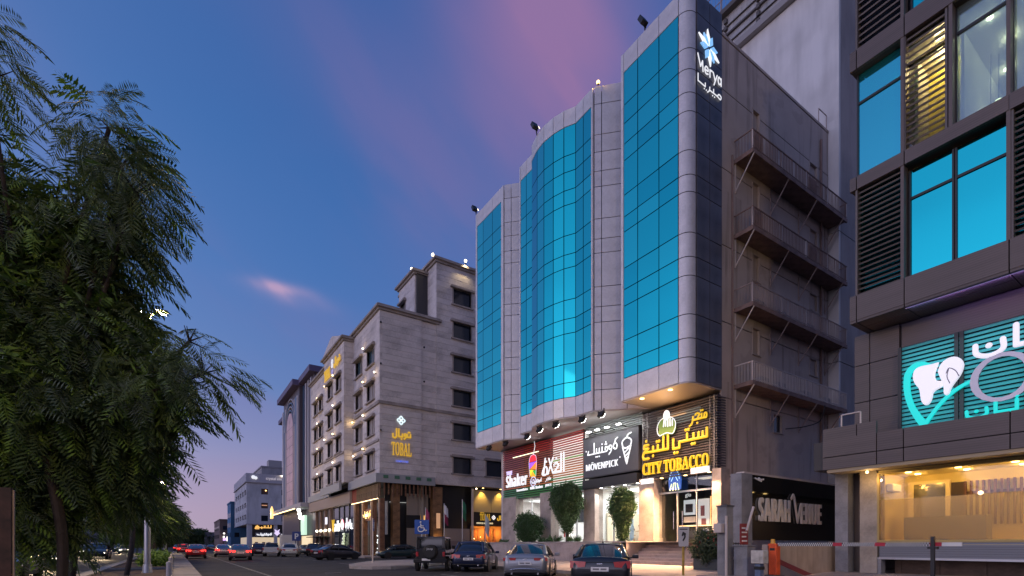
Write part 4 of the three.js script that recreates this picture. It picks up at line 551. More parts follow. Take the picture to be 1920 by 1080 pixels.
  add(B, 'garage_door', [bx(X0 + 0.9, X0 + 1.0, -0.9, 0.9, -7.6, -3.7), ...[-7.5, -6.4, -5.2].map((z) => bx(X0 + 0.85, X0 + 0.9, -0.9, 0.9, z, z + 0.1))], std([0.12, 0.075, 0.05], 0.7, 0, { tex: nWood, sx: 0.5, sy: 0.1 })); add(B, 'pier', bx(X0, X0 + 0.35, -0.9, 0.9, -8.05, -7.7), M.grey);
}
{ // clinic sign: louvred screen, tooth emblem, letters
  const S = thing('clinic_sign', 'teal lit louvred sign with a white tooth in a heart outline', 'shop sign', [20.7, 5.16, -4]);
  add(S, 'backing', bx(20.72, 20.9, 5.1, 8.15, -7.1, 2.8), M.black); const g = new THREE.MeshStandardMaterial({ color: col([0.09, 0.42, 0.45]), roughness: 0.35, metalness: 0.2 });
  for (let i = 0; i < 22; i++) put(S, 'slat', boxG(0.09, 0.075, 9.7), g, [20.62, 5.12 + i * 0.14, -2.2], 0, 0, 0.5);
  add(S, 'upright', [-7.05, -5.55, -5.42, -3.95, -2.4, -0.8].map((z) => bx(20.5, 20.57, 5.1, 8.1, z - 0.05, z + 0.05)), M.black);
  const T = 20.32, tealM = glow([0.0, 0.72, 0.68], 0.85, [0.02, 0.3, 0.3]);
  const heart = new THREE.Shape(); heart.moveTo(0.0, 0.05); heart.bezierCurveTo(0.25, 0.25, 0.5, 1.0, 1.55, 1.3); heart.lineTo(1.5, 1.36); heart.bezierCurveTo(0.75, 1.22, 0.4, 0.72, 0.08, 0.34); heart.bezierCurveTo(-0.25, 0.75, -0.5, 1.2, -0.42, 1.85); heart.bezierCurveTo(-0.3, 2.25, 0.1, 2.18, 0.35, 2.02); heart.bezierCurveTo(0.1, 2.36, -0.45, 2.42, -0.62, 1.95); heart.bezierCurveTo(-0.75, 1.2, -0.35, 0.5, 0, 0.05);
  const hg = extrudeShape(heart, 0.08); hg.scale(0.82, 1, 1); hg.rotateY(faceX); hg.translate(T + 0.08, 5.12, -6.35); add(S, 'heart_outline', hg, tealM);
  const wm = glow([0.9, 0.86, 1], 0.72, [0.5, 0.5, 0.55]);
  const tooth = new THREE.Shape(); tooth.moveTo(-0.35, 1.95); tooth.bezierCurveTo(-0.2, 2.12, 0.1, 1.98, 0.38, 2.04); tooth.bezierCurveTo(0.3, 1.85, 0.2, 1.7, 0.3, 1.5); tooth.bezierCurveTo(0.42, 1.4, 0.52, 1.45, 0.56, 1.36); tooth.bezierCurveTo(0.5, 1.22, 0.3, 1.28, 0.2, 1.12); tooth.bezierCurveTo(0.18, 0.9, 0.1, 0.76, -0.02, 0.8); tooth.bezierCurveTo(-0.2, 0.95, -0.1, 1.2, -0.22, 1.4); tooth.bezierCurveTo(-0.4, 1.6, -0.42, 1.8, -0.35, 1.95);
  const tg = extrudeShape(tooth, 0.1, 0.02); tg.scale(0.82, 1, 1); tg.rotateY(faceX); tg.translate(T, 5.16, -6.25); add(S, 'tooth', tg, wm);
  const t2 = new THREE.Shape(); t2.moveTo(0.42, 1.75); t2.bezierCurveTo(0.5, 2.2, 1.1, 2.2, 1.15, 1.8); t2.bezierCurveTo(1.1, 1.4, 0.8, 1.35, 0.72, 1.02); t2.bezierCurveTo(0.65, 0.95, 0.6, 0.98, 0.6, 1.1); t2.bezierCurveTo(0.62, 1.3, 0.5, 1.5, 0.42, 1.75);
  const t2g = extrudeShape(t2, 0.1, 0.02); t2g.scale(0.82, 1, 1); t2g.rotateY(faceX); t2g.translate(T - 0.03, 5.16, -6.25); add(S, 'tooth', t2g, wm); put(S, 'swirl', strokes('~0,0.3 0.15,0.55 0.5,0.35 0.7,0; ~0.15,0.55 0.05,0.1 0.2,-0.3', 0.34, 0.5, 0.03), std([0.3, 0.3, 0.36], 0.5), [T - 0.15, 6.45, -5.72], faceX);
  sign(S, 'lettering', strokes(AR.teeth, 4.2, 0.95, 0.15), wm, [T, 7.0, -5.12]);
  const o = new THREE.Shape(); o.absellipse(0, 0, 0.72, 0.72, 0, Math.PI * 2); const hole = new THREE.Path(); hole.absellipse(0, 0, 0.53, 0.6, 0, Math.PI * 2); o.holes.push(hole); sign(S, 'lettering', extrudeShape(o, 0.08), std([0.5, 0.48, 0.52], 0.35, 0.5), [T + 0.05, 6.36, -4.45]); sign(S, 'lettering', text('RCHID', 3.2, 1.1, 0.08, F.thin), std([0.5, 0.48, 0.52], 0.35, 0.5), [T + 0.05, 5.75, -3.55]);
  sign(S, 'lettering', strokes(AR.clinic, 2.9, 0.62, 0.1), tealM, [T, 5.22, -5.3]);
  area(S, [20.46, 6.6, -4], [30, 6.6, -4], 6, 2.6, [0.35, 0.9, 1], 0.55); area(S, [20.15, 6.4, -4.5], [10, 5, -4.5], 4, 2, [0.4, 0.8, 0.85], 0.5);
}
{ // black sign wall across the alley
  const S = thing('alley_sign_wall', 'glossy black wall with pale SARAH VENUE letters across the alley', 'sign', [23.5, 0.4, -12]);
  add(S, 'panel', bx(19.8, 27.3, 1.6, 4.32, -12.2, -12), new THREE.MeshPhysicalMaterial({ color: col([0.012, 0.011, 0.009]), roughness: 0.07, clearcoat: 1, clearcoatRoughness: 0.03 })); add(S, 'top_trim', bx(19.3, 27.3, 4.32, 4.4, -12.3, -11.95), M.railPale); add(S, 'post', [bx(19.05, 19.8, 0.4, 4.32, -12.4, -11.9)], M.grey); add(S, 'post', bx(27.3, 28.5, 0.4, 5.0, -12.4, -11.95), M.greyDark);
  const m = std([0.72, 0.64, 0.54], 0.6); put(S, 'lettering', text('SARAH', 2.45, 1.0, 0.08), m, [20.35, 2.4, -11.98]); put(S, 'lettering', text('ENUE', 1.85, 0.95, 0.08), m, [23.75, 2.36, -11.98]); put(S, 'lettering', strokes('~-0.2,1.25 0,1.42 0.12,1.25; 0.12,1.25 0.5,0; 0.5,0 0.85,0.9', 0.95, 1.35, 0.17, 0.4), m, [22.85, 2.36, -11.94]);
  put(S, 'bird_mark', strokes('0,0.2 0.2,0.1 0.3,0.25 0.45,0.12 0.7,0.18; 0.2,0.1 0.5,0', 0.7, 0.2, 0.08), M.whitePaint, [20.1, 4.05, -11.97]);
}
{ // ramp down to the basement
  const W = thing('ramp_wall', 'beige ramp wall with a dark red diagonal stripe behind the barrier arm', 'wall', [20, -0.5, -9.4]);
  add(W, 'render_panel', bx(16.55, 26, -1.2, 1.42, -9.6, -9.4), std([0.4, 0.32, 0.26], 0.85, 0, { tex: nStreak, sx: 0.3 }));
  const q = planPoly([[0, 0], [0, 0.18], [6, -1.4], [6, -1.58]], 0, 0.012); q.rotateX(Math.PI / 2); const sg = extrudeShape(poly([[16.56, 0.92], [16.56, 1.1], [22.5, -0.45], [22.5, -0.63]]), 0.012).translate(0, 0, -9.4); add(W, 'painted_stripe', sg, std([0.2, 0.03, 0.04], 0.7)); add(W, 'painted_dado', extrudeShape(poly([[16.56, -0.6], [16.56, 0.918], [22.2, -0.6]]), 0.008).translate(0, 0, -9.4), std([0.17, 0.16, 0.18], 0.8, 0, { tex: nBlot, sx: 0.5 }));
  add(W, 'handrail', [bx(22.6, 25.4, 1.18, 1.24, -9.38, -9.3), bx(22.6, 22.66, 0.85, 1.18, -9.38, -9.3), bx(22.66, 25.4, 0.85, 0.9, -9.38, -9.3)], M.black);
  structure('ramp_floor', [(() => { const b = new THREE.BufferGeometry(); b.setAttribute('position', new THREE.BufferAttribute(new Float32Array([16.2, 0.155, 3, 26, -0.95, 3, 26, -0.95, -9.4, 16.2, 0.155, 3, 26, -0.95, -9.4, 16.2, 0.155, -9.4]), 3)); b.computeVertexNormals(); return b; })()], M.asphalt);
}

// ------------------------------------------------------------------ barrier and kerbside things by the ramp
{
  const b = thing('barrier_gate', 'orange red car barrier post with a chequered black and white arm', 'barrier', [16.6, 0.4, -9.2]);
  add(b, 'cabinet', [new RoundedBoxGeometry(0.26, 1.02, 0.27, 2, 0.03).translate(16.6, 0.92, -9.2), bx(16.46, 16.74, 1.38, 1.45, -9.34, -9.06)], M.orange); add(b, 'warning_lamp', [cyl(0.08, 0.06, 1.45, 1.6, 16.6, -9.25)], std([0.6, 0.3, 0.03], 0.4)); add(b, 'base', bx(16.38, 16.82, 0.36, 0.41, -9.42, -8.98), M.greyDark); add(b, 'handle_slot', bx(16.455, 16.47, 1.22, 1.3, -9.28, -9.12), M.black);
  const wm = std([0.62, 0.62, 0.62], 0.5), n = 70; const arm = sub(b, 'arm'); const z0 = -9.02, z1 = -4.35;
  add(arm, 'boom', bx(16.48, 16.53, 1.37, 1.47, z0, z1), wm);
  const chk = [];  for (let i = 0; i < n; i++) for (let k = 0; k < 2; k++) { const a = lerp(z0, z1 - 0.4, (i + k * 0.5) / n); chk.push(bx(16.475, 16.48, 1.375 + k * 0.047, 1.42 + k * 0.047, a, a + 0.031)); } add(arm, 'chequer', chk, M.black);
  for (const [a, c] of [[-7.35, -7.1], [-6.25, -6.0], [-5.0, -4.75]]) add(arm, 'red_band', bx(16.47, 16.474, 1.37, 1.47, a, c), std([0.4, 0.015, 0.04], 0.5));
  const p = thing('arm_rest_post', 'thin black post holding up the free end of the barrier arm', 'post', [15.6, 0, -4.75]); add(p, 'pole', bx(16.32, 16.4, -0.1, 1.62, -4.94, -4.86), M.black); add(p, 'fork', [bx(16.3, 16.46, 1.3, 1.36, -5, -4.8)], M.black);
  const c1 = thing('utility_cabinet', 'plain grey utility cabinet beside the orange barrier post', 'cabinet', [16.1, 0.38, -9.9]); add(c1, 'body', [new RoundedBoxGeometry(0.5, 1.0, 0.5, 1, 0.02).translate(16.1, 0.86, -9.95), bx(15.82, 16.38, 1.36, 1.4, -10.23, -9.67)], M.grey);
  const c2 = thing('meter_box', 'dirty white meter box on a short blue post in front of the cabinet', 'meter box', [15.6, 0.3, -9.0]); add(c2, 'box', [new RoundedBoxGeometry(0.3, 0.42, 0.42, 1, 0.02).translate(15.55, 1.02, -9.1), bx(15.38, 15.4, 0.9, 1.15, -9.2, -9.0)], std([0.55, 0.52, 0.48], 0.7, 0, { tex: nBlot, sx: 2 })); add(c2, 'post', [bx(15.45, 15.65, 0.2, 0.8, -9.2, -9.02)], std([0.1, 0.14, 0.24], 0.6)); add(c2, 'band', bx(15.43, 15.67, 0.62, 0.72, -9.22, -9.0), M.black);
  const g = thing('gate_pillar', 'tall grey gate pillar with a small junction box and white pipe', 'pillar', [15.9, 0.3, -10.4]); add(g, 'shaft', [bx(15.75, 16.15, 0.2, 2.72, -10.75, -10.4)], M.grey); add(g, 'cap', bx(15.72, 16.18, 2.72, 2.78, -10.78, -10.37), M.greyDark); add(g, 'junction_box', [new RoundedBoxGeometry(0.24, 0.32, 0.3, 1, 0.02).translate(15.64, 1.98, -10.6)], M.railPale); add(g, 'pipe', [bar([15.68, 0.3, -10.36], [15.68, 2.4, -10.36], 0.05)], M.railPale);
  const ig = thing('iron_gate_leaf', 'black wrought iron gate leaf with scrolls beside the grey pillar', 'gate', [16.4, 0.3, -10.5]); const gi = []; for (let i = 0; i < 6; i++) gi.push(bar([16.22 + i * 0.1, 0.35, -10.5], [16.22 + i * 0.1, 1.5, -10.5], 0.012)); add(ig, 'bar', gi, M.black); add(ig, 'rail', [bar([16.18, 0.4, -10.5], [16.76, 0.4, -10.5], 0.02), bar([16.18, 1.45, -10.5], [16.76, 1.45, -10.5], 0.02)], M.black); add(ig, 'scroll', [0.55, 0.9, 1.2].map((y, i) => tube(Array.from({ length: 14 }, (_, k) => [16.46 + (i % 2 ? -1 : 1) * (0.2 - k * 0.012) * Math.cos(k * 0.8), y + (0.18 - k * 0.011) * Math.sin(k * 0.8), -10.47]), 0.016, 30, 5)), M.railPale);
  const rs = thing('red_notice_board', 'small dark red notice board with white lines on a post', 'sign', [16.7, 0.4, -10.3]); add(rs, 'board', bx(16.4, 16.85, 1.42, 2.15, -10.32, -10.28), std([0.24, 0.02, 0.03], 0.5)); add(rs, 'print', [0, 1, 2, 3].map((k) => bx(16.46, 16.78 - (k % 2) * 0.05, 1.52 + k * 0.15, 1.57 + k * 0.15, -10.28, -10.275)), M.whitePaint); add(rs, 'post', bx(16.6, 16.66, 0.3, 1.42, -10.32, -10.27), M.grey); add(rs, 'brace', bar([16.62, 1.9, -10.2], [17.05, 2.75, -10.2], 0.045), M.railPale);
  const st = thing('wooden_stool', 'reddish wooden stool standing beside the dark planter', 'stool', [18.9, 0.38, -12.5]); add(st, 'seat', new RoundedBoxGeometry(0.42, 0.05, 0.42, 1, 0.02).translate(18.9, 0.9, -12.5), std([0.2, 0.05, 0.035], 0.6)); for (const [a, c] of [[-1, -1], [1, -1], [-1, 1], [1, 1]]) add(st, 'leg', bar([18.9 + a * 0.16, 0.9, -12.5 + c * 0.16], [18.9 + a * 0.2, 0.33, -12.5 + c * 0.2], 0.025), std([0.2, 0.05, 0.035], 0.6)); add(st, 'backrest', [bx(19.08, 19.12, 0.92, 1.3, -12.7, -12.3)], std([0.2, 0.05, 0.035], 0.6));
  structure('barrier_plinth', [bx(15.2, 17.1, -0.05, 0.36, -11.2, -8.7)], M.plaza);
  const rd = thing('round_notice', 'small round white notice with a blue and red mark above the bush', 'sign', [20.2, 0.4, -14.4]); add(rd, 'disc', new THREE.CylinderGeometry(0.24, 0.24, 0.03, 20).rotateZ(Math.PI / 2).translate(20.2, 1.93, -14.4), M.whitePaint); add(rd, 'mark', [bx(20.17, 20.182, 1.9, 2.02, -14.5, -14.3), ], std([0.05, 0.1, 0.5], 0.5)); add(rd, 'post', bar([20.24, 0.3, -14.4], [20.24, 1.75, -14.4], 0.03), M.grey);
  // notice on a yellow pole in front of the steps
  const p2 = at(1281, 1075, 18.6), nb = thing('street_notice', 'white board with a black arrow on a yellow pole before the steps', 'sign', [p2[0], 0.3, p2[2]], { turn: -0.75, local: true });
  add(nb, 'pole', [cyl(0.045, 0.045, 0, 1.3, 0, 0, 10)], std([0.5, 0.33, 0.05], 0.6, 0, { tex: nBlot, sx: 2 })); add(nb, 'board', extrudeShape(poly([[-0.17, 1.05], [0.17, 1.05], [0.2, 1.78], [-0.2, 1.78]]), 0.02).translate(0, 0, 0.05), std([0.45, 0.43, 0.42], 0.6)); add(nb, 'arrow_mark', [strokes('~0,0 0.1,0.2 0,0.4; 0,0.4 -0.05,0.25; 0,0.4 0.12,0.32', 0.16, 0.34, 0.06).translate(-0.07, 1.25, 0.08), bx(-0.14, 0.14, 1.66, 1.7, 0.07, 0.075)], M.black);
}
// ------------------------------------------------------------------ traffic signs
{
  const p = at(791, 1022, 30), s = thing('parking_sign', 'square blue disabled parking sign with white wheelchair symbol', 'road sign', [p[0], 0, p[2]], { turn: -0.45, local: true });
  add(s, 'post', cyl(0.035, 0.035, 0, 2.15, 0, -0.03, 10), M.steel); add(s, 'plate', new RoundedBoxGeometry(0.84, 0.84, 0.03, 2, 0.04).translate(0, 2.47, 0), std([0.01, 0.085, 0.4], 0.4));
  add(s, 'wheelchair_symbol', [strokes('~0.3,0.72 0.1,0.6 0.02,0.35 0.1,0.1 0.35,0 0.6,0.1 0.72,0.3; 0.33,1.0 0.35,0.5 0.68,0.5 0.85,0.12 1.0,0.18; 0.36,0.76 0.62,0.74', 0.56, 0.52, 0.06).translate(-0.25, 2.16, 0.035), ball([-0.07, 2.76, 0.03], 0.055, 10)], M.whitePaint);
  const q = at(556, 1043, 63), t = thing('parking_sign', 'dark blue parking sign with a white letter P on a thin pole', 'road sign', [q[0], 0, q[2]], { turn: -0.4, local: true });
  add(t, 'post', cyl(0.05, 0.05, 0, 2.0, 0, -0.05, 8), M.steel); add(t, 'plate', new RoundedBoxGeometry(1.05, 1.15, 0.05, 1, 0.05).translate(0, 2.5, 0), std([0.012, 0.04, 0.2], 0.4)); add(t, 'lettering', text('P', 0.45, 0.7, 0.03).translate(-0.2, 2.15, 0.03), M.whitePaint);
  const w = at(699, 1054, 35.4), u = thing('sign_post', 'pale sign post standing on the traffic island, its plate seen edge on', 'road sign', [w[0], 0.18, w[2]], { turn: 1.15, local: true }); add(u, 'post', [cyl(0.05, 0.05, 0, 3.1, 0, 0, 10), cyl(0.1, 0.08, 0, 0.12, 0, 0, 10)], M.railPale); add(u, 'plate', new RoundedBoxGeometry(0.8, 0.8, 0.03, 1, 0.03).translate(0, 2.6, 0.06), std([0.02, 0.08, 0.3], 0.4)); add(u, 'symbol', text('P', 0.3, 0.45, 0.02).translate(-0.15, 2.38, 0.075), M.whitePaint);
}
{ // dark post at the left edge
  const p = thing('wooden_post', 'dark reddish brown square post at the left edge under the tree', 'post', [-1.46, 0.1, -7.62]); add(p, 'shaft', [bx(-1.56, -1.47, 0, 2.02, -7.66, -7.56)], std([0.06, 0.025, 0.02], 0.7, 0, { tex: nWood, sx: 2, sy: 0.3 })); add(p, 'edge_strip', bx(-1.468, -1.455, 0, 2.0, -7.66, -7.62), M.rail);
}
{ // pale signpost and bollards in the tree bed
  const p = at(277, 1050, 30), g = thing('pale_sign_post', 'pale grey flat post with its plate among the median trees', 'post', [p[0], 0.1, p[2]]); add(g, 'shaft', [bx(p[0] - 0.14, p[0] + 0.14, 0.05, 2.2, p[2] - 0.03, p[2] + 0.03), bx(p[0] - 0.17, p[0] + 0.17, 0.05, 0.25, p[2] - 0.08, p[2] + 0.08)], M.railPale);
  const bol = thing('bollard', 'nearest short pale bollard at the edge of the footpath', 'bollard', [-0.16, 0.12, -21.3], { group: 'bollards along the footpath' }); add(bol, 'shaft', [cyl(0.09, 0.08, 0.1, 0.75, -0.16, -21.3, 10), ball([-0.16, 0.75, -21.3], 0.085, 8)], M.railPale); add(bol, 'foot', cyl(0.13, 0.12, 0.08, 0.16, -0.16, -21.3, 10), M.grey);
  ['second', 'third', 'fourth'].forEach((w, i) => { const c = bol.clone(); c.name = numbered('bollard'); c.position.z = -30 - i * 9; c.userData.label = w + ' short pale bollard along the edge of the footpath'; scene.add(c); });
}
// ------------------------------------------------------------------ street lamps on the median
{
  const mk = (x, z, label, cd = 170) => {
    const t = thing('street_lamp', label, 'street lamp', [x, 0.1, z], { group: 'double-armed street lamps along the median' });
    add(t, 'pole', [cyl(0.14, 0.07, 0.1, 12.2, x, z, 12), cyl(0.22, 0.18, 0.1, 0.5, x, z, 12)], M.steel); add(t, 'arm', [tube([[x, 11.6, z], [x - 0.15, 12.2, z], [x - 0.4, 12.42, z]], 0.045, 16), tube([[x, 11.6, z], [x + 0.15, 12.2, z], [x + 0.4, 12.42, z]], 0.045, 16)], M.steel);
    for (const dx of [-0.56, 0.56]) { const h = sub(t, 'lamp_head'); add(h, 'housing', new RoundedBoxGeometry(0.5, 0.12, 0.26, 2, 0.05).translate(x + dx, 12.48, z), M.grey); add(h, 'lens', new RoundedBoxGeometry(0.36, 0.08, 0.2, 2, 0.02).translate(x + dx, 12.38, z), glow([1, 0.72, 0.36], 10)); spark(h, [x + dx, 12.2, z], [1, 0.7, 0.34], cd, 0.2); }
    return t;
  };
  mk(-1.05, -29.2, 'nearest double-armed street lamp glowing through the big tree');
  const b = mk(-1.16, -85, 'second double-armed street lamp, above the smaller median trees');
  mk(-0.9, 11, 'street lamp standing behind the viewpoint on the median', 220);
  mk(-1.26, -108, 'farthest double-armed street lamp with warm light low over the trees');
  const p = thing('utility_pole', 'tall thin bare pole beside the second street lamp', 'pole', [-1.7, 0.1, -50]); add(p, 'shaft', cyl(0.1, 0.07, 0.1, 9.4, -1.75, -50, 8), M.dark); add(p, 'cap', cyl(0.09, 0.02, 9.4, 9.5, -1.75, -50, 8), M.dark);
}

// ------------------------------------------------------------------ stone hotel
{
  const B = thing('stone_hotel', 'pale stone hotel with rows of hooded windows and gold TOBAL letters', 'building', [24, 0.15, -70]);
  const r = rng(33), ST = [M.stone, M.stoneB, M.stoneC], st = () => ST[Math.floor(r() * 3)];
  const Z = -55.1, G = 0.024, T = 0.3;
  // courses of stone on a front (normal -X) or on a side (normal +Z), with openings left out
  const front = (x, z0, z1, y0, y1, ops) => { const n = Math.round((y1 - y0) / 0.68), h = (y1 - y0) / n; for (let i = 0; i < n; i++) { const a = y0 + i * h, q = wallWithHoles(z0, z1, a, a + h - G, ops); if (q.length) add(B, 'stone_course', q.map(([p, s, c, d]) => bx(x, x + T, c, d, p, s)), st()); } };
  const side = (z, x0, x1, y0, y1, ops) => { const n = Math.round((y1 - y0) / 0.68), h = (y1 - y0) / n; for (let i = 0; i < n; i++) { const a = y0 + i * h, q = wallWithHoles(x0, x1, a, a + h - G, ops); if (q.length) add(B, 'stone_course', q.map(([p, s, c, d]) => bx(p, s, c, d, z - T, z)), st()); } };
  const winF = (x, z0, z1, y0, y1, mat) => { const w = sub(B, 'window'); add(w, 'pane', bx(x + 0.24, x + 0.26, y0, y1, z0, z1), mat); addEach(w, 'frame', [bx(x - 0.06, x + 0.28, y0, y1, z0 - 0.14, z0), bx(x - 0.06, x + 0.28, y0, y1, z1, z1 + 0.14)], M.trimStone); add(w, 'mullion', bx(x + 0.18, x + 0.24, y0, y1, (z0 + z1) / 2 - 0.03, (z0 + z1) / 2 + 0.03), M.trimStone); add(w, 'hood', [bx(x - 0.42, x + 0.2, y1, y1 + 0.22, z0 - 0.32, z1 + 0.32), bx(x - 0.24, x + 0.2, y1 + 0.22, y1 + 0.42, z0 - 0.16, z1 + 0.16)], M.trimStone); add(w, 'sill', bx(x - 0.26, x + 0.28, y0 - 0.16, y0, z0 - 0.25, z1 + 0.25), M.trimStone); };
  const winS = (z, x0, x1, y0, y1, mat) => { const w = sub(B, 'window'); add(w, 'pane', bx(x0, x1, y0, y1, z - 0.26, z - 0.24), mat); add(w, 'frame', [bx(x0 - 0.14, x0, y0, y1, z - 0.28, z + 0.06), bx(x1, x1 + 0.14, y0, y1, z - 0.28, z + 0.06)], M.trimStone); add(w, 'hood', [bx(x0 - 0.42, x1 + 0.42, y1, y1 + 0.22, z - 0.2, z + 0.34), bx(x0 - 0.2, x1 + 0.2, y1 + 0.22, y1 + 0.34, z - 0.2, z + 0.18)], M.trimStone); add(w, 'sill', bx(x0 - 0.3, x1 + 0.3, y0 - 0.16, y0, z - 0.28, z + 0.24), M.trimStone); };
  const rowsA = [22.2, 18.1, 14.05, 10.05], H = 2.0, blind = (k) => (k === 0 ? std([0.1, 0.16, 0.2], 0.1, 0.5) : M.curtain);
  const o1 = [], o2 = [], o3 = [], oS = [];
  rowsA.forEach((y, k) => { for (const [a, b] of [[-59.4, -56.9], [-63.9, -61.4]]) { o1.push([a, b, y, y + H]); winF(19, a, b, y, y + H, blind(k)); } });
  [21.4, 17.35, 13.4, 9.7].forEach((y, k) => { for (const [a, b] of [[-68.6, -66.3], [-72.9, -70.5]]) { o2.push([a, b, y, y + H]); winF(17.8, a, b, y, y + H, M.curtain); } });
  rowsA.forEach((y) => { for (const [a, b] of [[-86.6, -84.3], [-83.3, -81.0]]) { o3.push([a, b, y, y + H]); winF(19, a, b, y, y + H, M.curtain); } });
  for (let k = 0; k < 6; k++) { const y = 30.6 - k * 4.1; oS.push([28.14, 30.57, y, y + 1.95]); winS(Z, 28.14, 30.57, y, y + 1.95, M.winDark); oS.push([32.8, 35.2, y, y + 1.95]); winS(Z, 32.8, 35.2, y, y + 1.95, M.winDark); }
  add(B, 'core', [bx(19.3, 40, 9.3, 27.8, -89, -55.4), bx(25.9 + 0.3, 40, 27.8, 35.0, -66, -55.4), bx(18.1, 19.3, 9.3, 27.2, -75, -65.3), bx(24.5, 26.2, 27.8, 34.4, -63, -57.6)], M.dark);
  front(19, -65.0, Z, 9.35, 27.6, o1); front(17.8, -75, -65.0, 9.35, 27.2, o2); side(-65.0, 17.8 + T, 19, 9.35, 27.2, []); front(19, -89, -75, 9.35, 27.6, o3);
  side(Z, 19 + T, 24.0, 9.35, 27.6, []); side(Z - 0.12, 24.0, 25.9, 9.35, 27.6, []); side(Z, 25.9, 36, 9.35, 35.0, oS);
  front(25.9, -57.8, Z - T, 27.9, 35.0, []); front(24.3, -63, -57.85, 27.9, 34.3, [[-62.4, -60.8, 29.2, 32.2]]); side(-57.8, 24.6, 25.9, 27.9, 34.3, []); winF(24.3, -62.4, -60.8, 29.2, 32.2, M.winDark);
  const corn = (x0, x1, y, z0, z1) => [bx(x0 - 0.2, x1 + 0.2, y, y + 0.25, z0 - 0.2, z1 + 0.2), bx(x0 - 0.45, x1 + 0.45, y + 0.25, y + 0.5, z0 - 0.45, z1 + 0.45), bx(x0 - 0.3, x1 + 0.3, y + 0.5, y + 0.62, z0 - 0.3, z1 + 0.3)];
  add(B, 'cornice', corn(19, 26, 27.6, -65, Z), M.trimStone); add(B, 'cornice', corn(19.01, 24, 27.6, -89, -75.3), M.trimStone); add(B, 'cornice', corn(17.8, 24, 27.2, -75, -65.01), M.trimStone); add(B, 'cornice', corn(25.9, 36, 35.0, -66, Z), M.trimStone); add(B, 'cornice', corn(24.3, 26, 34.3, -63, -57.8), M.trimStone);
  const ped = extrudeShape(poly([[-4.9, 0], [4.9, 0], [0.5, 1.4], [-0.5, 1.4]]), 0.5); ped.rotateY(faceX); ped.translate(18.0, 27.8, -70); add(B, 'pediment', ped, M.stoneB);
  add(B, 'string_course', [bx(18.8, 19.05, 17.15, 17.5, -65, Z + 0.2), bx(19.05, 24, 17.15, 17.5, Z, Z + 0.2), bx(24, 36, 17.15, 17.5, Z, Z + 0.14), bx(18.85, 19.0, 13.0, 13.25, -65, Z - 0.1), bx(17.65, 17.79, 13.0, 13.25, -75, -65)], M.trimStone);
  // canopy fascia over the shops, battens, columns and glass below
  const fas = std([0.3, 0.31, 0.33], 0.6); add(B, 'fascia', [bx(18.4, 18.75, 8.35, 9.34, -65.3, Z + 0.55), bx(18.75, 25.5, 8.35, 9.34, Z + 0.2, Z + 0.55), bx(17.3, 17.6, 8.35, 9.34, -75.3, -65.35), bx(18.5, 18.8, 8.35, 9.34, -89.2, -75.4)], fas); add(B, 'soffit', [bx(18.75, 40, 8.9, 9.3, -89.2, Z + 0.2)], M.dark); add(B, 'string_course', bx(25.5, 36, 8.6, 9.34, Z, Z + 0.3), M.stoneB);
  const tw = std([0.06, 0.16, 0.1], 0.6); for (let i = 0; i < 5; i++) put(B, 'tassel', boxG(0.55, 0.35, 0.05), tw, [19.5 + i * 1.3, 9.0, Z + 0.6]);
  const bat = [M.wood, std([0.16, 0.08, 0.045], 0.5), std([0.32, 0.02, 0.02], 0.5)]; for (let i = 0; i < 22; i++) put(B, 'batten', boxG(0.09, 1.75, 0.16), bat[i < 4 ? 2 : i % 2], [18.9, 7.5, -65 + i * 0.46]); for (let i = 0; i < 14; i++) put(B, 'batten', boxG(0.16, 1.2 + 0.5 * r(), 0.09), bat[i % 2], [19.0 + i * 0.5, 7.7, Z + 0.1]);
  const led = []; for (let i = 0; i < 24; i++) led.push(ball([18.85, 6.6, -65.2 + i * 0.43], 0.06, 6)); add(B, 'light_string', led, glow([1, 0.75, 0.4], 4)); area(B, [18.8, 6.4, -60], [18.8, 0, -60], 0.1, 10, [1, 0.7, 0.35], 5);
  const stone = std([0.34, 0.28, 0.24], 0.8, 0, { tex: nBlot, sx: 0.4 }), pts = [[-55.4, -54.9], [-58.3, -57.5], [-61.6, -60.8], [-64.9, -64.1]];
  for (const [a, b] of pts) { add(B, 'column', bx(19.0, 19.5, 0.15, 6.6, a, b), M.wood); add(B, 'pilaster', bx(18.9, 19.0, 0.15, 6.6, (a + b) / 2 - 0.08, (a + b) / 2 + 0.08), std([0.5, 0.38, 0.3], 0.6)); }
  const cur = std([0.42, 0.4, 0.38], 0.8, 0, { tex: nStreak, sx: 0.8 });
  pts.slice(0, 3).forEach(([a], i) => { const w = sub(B, 'shop_window'); add(w, 'pane', bx(19.6, 19.62, 0.3, 6.5, pts[i + 1][1], a), M.shopGlass); add(w, 'curtain', bx(20.0, 20.05, 2.6, 6.4, pts[i + 1][1], a), cur); add(w, 'frame', [bx(19.55, 19.66, 4.5, 4.6, pts[i + 1][1], a), bx(19.55, 19.66, 0.15, 0.3, pts[i + 1][1], a)], M.black); });
  add(B, 'room_wall', [bx(24.2, 24.4, 0.15, 8.9, -89, -55.4), bx(20, 24.2, 0.15, 8.9, -65.4, -65.2)], std([0.3, 0.26, 0.22], 0.8)); add(B, 'floor', bx(19.6, 40, 0.1, 0.17, -89, -55.2), M.plaza); area(B, [21.5, 6.3, -60], [21.5, 0, -60], 2.5, 8, [0.95, 0.95, 0.9], 1.2); add(B, 'ceiling_lamp', bx(20.5, 22.5, 6.33, 6.36, -64, -56), glow([0.9, 0.9, 0.85], 0.5));
  const fairy = []; for (let i = 0; i < 40; i++) fairy.push(ball([19.9 + r() * 0.2, 0.5 + r() * 2.2, -60.6 + r() * 2.8], 0.05, 5)); add(B, 'fairy_lights', fairy, glow([0.95, 1, 1], 3));
